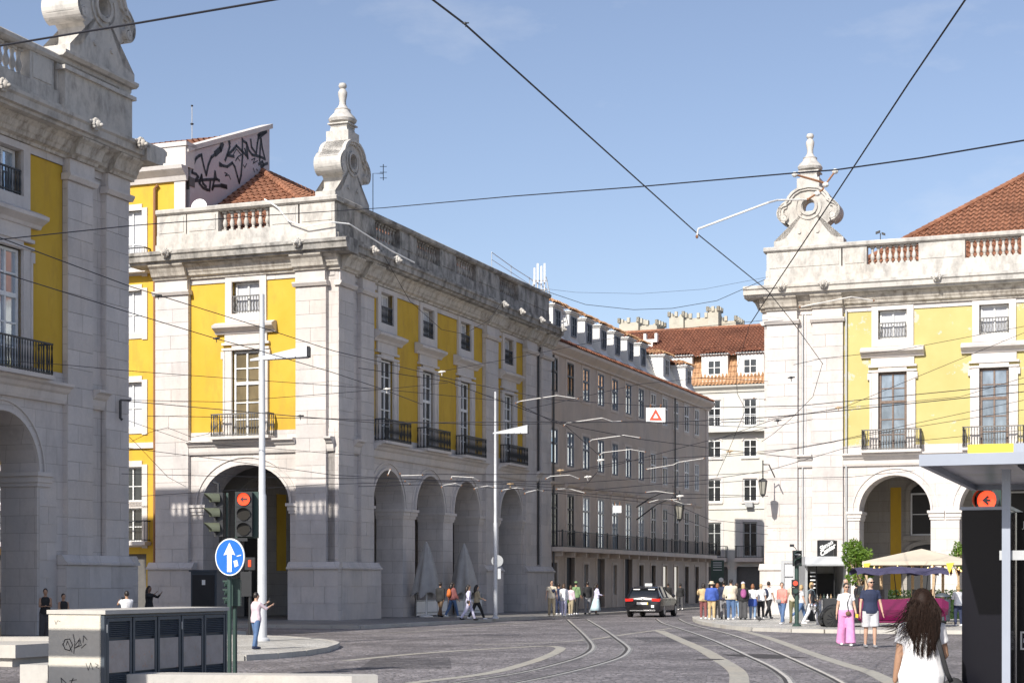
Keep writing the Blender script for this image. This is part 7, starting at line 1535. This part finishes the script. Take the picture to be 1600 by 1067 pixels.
def taxi():
    g = G(1004, 964, 0); t = thing('taxi', 'black estate taxi with white roof sign seen from behind', 'car', (g.x, g.y, 0), RZ+R(4)); t.location += U*0
    # local: x right, y forward (length), rear at y=0
    st = [(0.0, .34, .80, .80, .76, .62), (.05, .26, .88, .86, .84, .66), (.30, .22, .90, .92, .885, .70), (1.0, .20, .91, .94, .90, .75), (2.2, .20, .91, .93, .90, .76), (3.1, .20, .90, .92, .89, .74), (3.6, .22, .87, .88, .87, .70), (4.2, .26, .80, .76, .80, .62), (4.42, .34, .66, .60, .66, .5)]
    mb = MB(); n = None; vs = []; 
    for (y, zb, zs, zm, hw_, ht) in st:
        ring = [(-hw_*.86, zb), (-hw_, zb+.14), (-hw_, zb+.36), (-hw_*.985, zs-.03), (-ht, zs+.06), (0, zs+.09), (ht, zs+.06), (hw_*.985, zs-.03), (hw_, zb+.36), (hw_, zb+.14), (hw_*.86, zb)]
        n = len(ring); vs += [(x, y, z) for x, z in ring]
    k_ = len(st); mb.add(vs, [(i*n+j, i*n+(j+1) % n, (i+1)*n+(j+1) % n, (i+1)*n+j) for i in range(k_-1) for j in range(n)]+[tuple(range(n)), tuple((k_-1)*n+j for j in range(n-1, -1, -1))]); mb.build('body', 'car_black', t, smooth=True)
    gs = [(.16, .94, .76, .10), (.52, 1.38, .60, .0), (.75, 1.425, .595, 0), (1.6, 1.46, .60, 0), (2.3, 1.42, .58, 0), (3.15, .96, .72, 0)]
    mb = MB(); vs = []
    for (y, zt_, ht, _) in gs: vs += [(-.80 if zt_ > 1 else -.79, y if zt_ > 1 else y, .92), (-ht, y, zt_-.03), (-ht*.85, y, zt_), (ht*.85, y, zt_), (ht, y, zt_-.03), (.80, y, .92)]
    n = 6; mb.add(vs, [(i*n+j, i*n+(j+1) % n, (i+1)*n+(j+1) % n, (i+1)*n+j) for i in range(5) for j in range(n)]+[tuple(range(n)), tuple(5*n+j for j in range(n-1, -1, -1))]); mb.build('windows', 'car_glass', t, smooth=True)
    mb = MB(); vs = []
    for (y, z, h_) in ((.42, 1.385, .60), (.60, 1.43, .60), (1.6, 1.475, .60), (2.32, 1.435, .58)): vs += [(-h_, y, z-.05), (-h_*.9, y, z), (h_*.9, y, z), (h_, y, z-.05)]
    mb.add(vs, [(i*4+j, i*4+(j+1) % 4, i*4+4+(j+1) % 4, i*4+4+j) for i in range(3) for j in range(4)]+[(0, 1, 2, 3), (15, 14, 13, 12)]); mb.build('roof', 'car_black', t, smooth=True)
    mb = MB()
    for sg in (-1, 1):
        for (y0, z0_, x0_, y1, z1_, x1_) in ((.18, .94, .78, .50, 1.39, .605), (.98, .92, .805, 1.0, 1.43, .61), (1.95, .92, .805, 1.9, 1.43, .60), (3.1, .95, .74, 2.3, 1.42, .585)): mb.tube([(sg*x0_, y0, z0_), (sg*x1_, y1, z1_)], .035, 5)
    mb.build('pillar', 'car_black', t)
    for sg in (-1, 1):
        mb = MB(); mb.obox((sg*.64, .02, .82), (.19, 0, -.01*sg), (0, .06, 0), (0, 0, .065)); mb.obox((sg*.82, .16, .84), (.03, .02*sg, 0), (0, .16, 0), (0, 0, .05)); mb.build('tail_light', 'tail_red', t)
        mb = MB(); mb.ell((sg*.93, 2.75, 1.0), (.10, .06, .07), 8, 6); mb.build('mirror', 'car_black', t)
        for y in (1.2, 2.1): mb = MB(); mb.box((sg*.905, y, .80), (sg*.93, y+.18, .83)); mb.build('door_handle', 'car_black', t)
        for y in (.82, 3.52): wheel(t, (sg*.78, y, .32), .32, .22)
        mb = MB(); mb.box((sg*.36-.16, .36, 1.28), (sg*.36+.16, .375, 1.32)); o = mb.build('rear_sticker', 'white', t); o.location = (0, -.03, .02)
    mb = MB(); mb.box((-.27, -.035, .60), (.27, -.01, .71)); mb.build('number_plate', 'plate', t); mb = MB(); mb.box((.22, -.04, .605), (.27, -.036, .705)); mb.build('plate_band', 'flag_y', t); mb = MB(); mb.box((.42, -.035, .46), (.56, -.01, .58)); mb.build('sticker', 'white', t)
    mb = MB(); mb.obox((0, -.02, .84), (.05, 0, 0), (0, .02, 0), (0, 0, .05)); mb.build('badge', 'chrome', t); mb = MB(); mb.box((-.62, -.03, .30), (.62, .0, .34)); mb.build('bumper_trim', 'chrome', t)
    text(t, '28-XP-51', .10, 'black', (-.03, -.04, .655), (R(90), 0, 0), 'lettering', ext=.001) if False else None
    mb = MB(); mb.box((-.17, 1.3, 1.48), (.17, 1.46, 1.60)); mb.build('roof_sign', 'white', t); mb = MB(); mb.box((-.12, 1.32, 1.465), (.12, 1.44, 1.48)); mb.build('sign_foot', 'black', t)
    return t
taxi()
# ------------------------------------------------------------------ magenta vintage-style tour car
g = G(1299, 984, .0); Yc = g.y; t = thing('vintage_tour_car', 'magenta open vintage-style tour car with navy canopy parked before the terrace', 'car', (g.x, Yc, 0.), R(88)); ck = Yc/F_
# local y forward is to the left of the picture; front axle near y=0, rear at y=-3.4
def B2(name, mat, y0, y1, x0, x1, z0, z1, par=t, bev=0):
    mb = MB(); mb.box((x0, y0, z0), (x1, y1, z1)); return mb.build(name, mat, par)
for sg in (-1, 1):
    for y in (0, -3.3): wheel(t, (sg*.68, y, .40), .38, .13, spokes=12, rim='car_magenta' if False else 'black')
    mb = MB(); pts = [Vector((sg*.70, .50*math.cos(R(a)), .40+.50*math.sin(R(a)))) for a in range(-5, 176, 15)]
    mb.tube(pts+[Vector((sg*.70, -.75, .32)), Vector((sg*.70, -1.0, .30))], [(.10, .02)]*(len(pts)+2), 6, up=(0, 0, 1)); mb.build('fender', 'black', t)
    B2('running_board', 'car_magenta', -2.8, -.9, sg*.60, sg*.86, .28, .34)
    mb = MB(); pts = [Vector((sg*.70, -3.3+.50*math.cos(R(a)), .40+.50*math.sin(R(a)))) for a in range(5, 186, 15)]; mb.tube(pts, [(.10, .02)]*len(pts), 6, up=(0, 0, 1)); mb.build('fender', 'car_magenta', t)
    mb = MB(); mb.ell((sg*.42, .62, .82), (.12, .09, .12), 10, 7); mb.build('headlight', 'chrome', t)
def loft(name, mat, secs, par=t):
    mb = MB(); vs = []
    for (y, w0, w1, z0, z1) in secs: vs += [(-w0, y, z0), (-w1, y, (z0+z1)/2), (-w1*.98, y, z1), (w1*.98, y, z1), (w1, y, (z0+z1)/2), (w0, y, z0)]
    n = 6; k_ = len(secs); mb.add(vs, [(i*n+j, i*n+(j+1) % n, (i+1)*n+(j+1) % n, (i+1)*n+j) for i in range(k_-1) for j in range(n)]+[tuple(range(n)), tuple((k_-1)*n+j for j in range(n-1, -1, -1))]); return mb.build(name, mat, par)
loft('bonnet', 'black', [(.35, .34, .38, .45, 1.05), (.30, .36, .42, .45, 1.10), (-.85, .46, .56, .45, 1.14)])
B2('radiator_grille', 'chrome', .35, .39, -.34, .34, .5, 1.05)
loft('body', 'car_magenta', [(-.86, .50, .60, .36, 1.12), (-1.2, .56, .66, .36, 1.08), (-2.2, .58, .68, .36, 1.08), (-2.9, .58, .70, .36, 1.14), (-3.7, .50, .64, .45, 1.12), (-3.95, .40, .54, .55, .98)])
B2('chassis', 'black', -3.7, .4, -.4, .4, .26, .36)
for y in (-1.75, -2.9): B2('seat', 'black', y-.12, y, -.52, .52, 1.0, 1.42); 
mb = MB(); mb.tube([(-.6, -.9, 1.1), (-.55, -1.02, 1.55)], .018, 5); mb.tube([(.6, -.9, 1.1), (.55, -1.02, 1.55)], .018, 5); mb.tube([(-.55, -1.02, 1.55), (.55, -1.02, 1.55)], .018, 5); mb.build('windscreen_frame', 'chrome', t)
mb = MB(); mb.quad((-.55, -.95, 1.15), (.55, -.95, 1.15), (.54, -1.02, 1.53), (-.54, -1.02, 1.53)); mb.build('windscreen', 'pane_dark', t)
mb = MB()
for sg in (-1, 1):
    for y0, y1 in ((-1.3, -1.0), (-2.4, -2.3), (-3.4, -3.5)): mb.tube([(sg*.66, y0, 1.1), (sg*.70, y1, 2.0)], .015, 5)
mb.build('canopy_post', 'iron', t)
mb = MB(); N1, N2 = 12, 6; vs = []
for i in range(N1+1):
    for j in range(N2+1): y = -.75-3.15*i/N1; x = -.82+1.64*j/N2; z = 2.03+.12*math.sin(math.pi*j/N2)+.07*abs(math.cos(i*math.pi/6))+.02*math.sin(i*2+j); z -= .06*(i in (0, N1)); vs.append((x, y, z))
mb.add(vs, [(i*(N2+1)+j, i*(N2+1)+j+1, (i+1)*(N2+1)+j+1, (i+1)*(N2+1)+j) for i in range(N1) for j in range(N2)])
for j in (0, N2):
    for i in range(N1): a = vs[i*(N2+1)+j]; b = vs[(i+1)*(N2+1)+j]; mb.quad(a, b, (b[0], b[1], b[2]-.12), (a[0], a[1], a[2]-.12))
mb.build('canopy', 'navy_canvas', t, recalc=False)
for y in (-2.55,): 
    for z in (.98, .78): mb = MB(); mb.box((-.70, y, z), (-.715, y+.06, z+.02)); mb.build('door_hinge', 'chrome', t)
mb = MB(); mb.tube([(-.705, -2.5, .40), (-.705, -2.5, 1.06)], .006, 4); mb.tube([(-.705, -1.6, .40), (-.705, -1.6, 1.06)], .006, 4); mb.build('door_seam', 'black', t)
# unseen two-panel board added off frame to cast shade bands on the cabinet end
t = thing('added_shade_board', 'unseen two-panel grey board added left of the cabinet to shade its end', 'sign', (-9.0, 22.0, 0), RZ); mb = MB(); mb.box((-.9, 0, 0), (-.8, .08, 3.9)); mb.build('post', 'metal', t); mb = MB(); mb.box((1.1, 0, 0), (1.2, .08, 3.9)); mb.build('post', 'metal', t)
mb = MB(); mb.box((-.95, .09, 3.42), (1.25, .13, 3.8)); mb.build('board', 'metal_lt', t); mb = MB(); mb.box((-.95, .09, 2.2), (1.25, .13, 3.26)); mb.build('board', 'metal_lt', t)
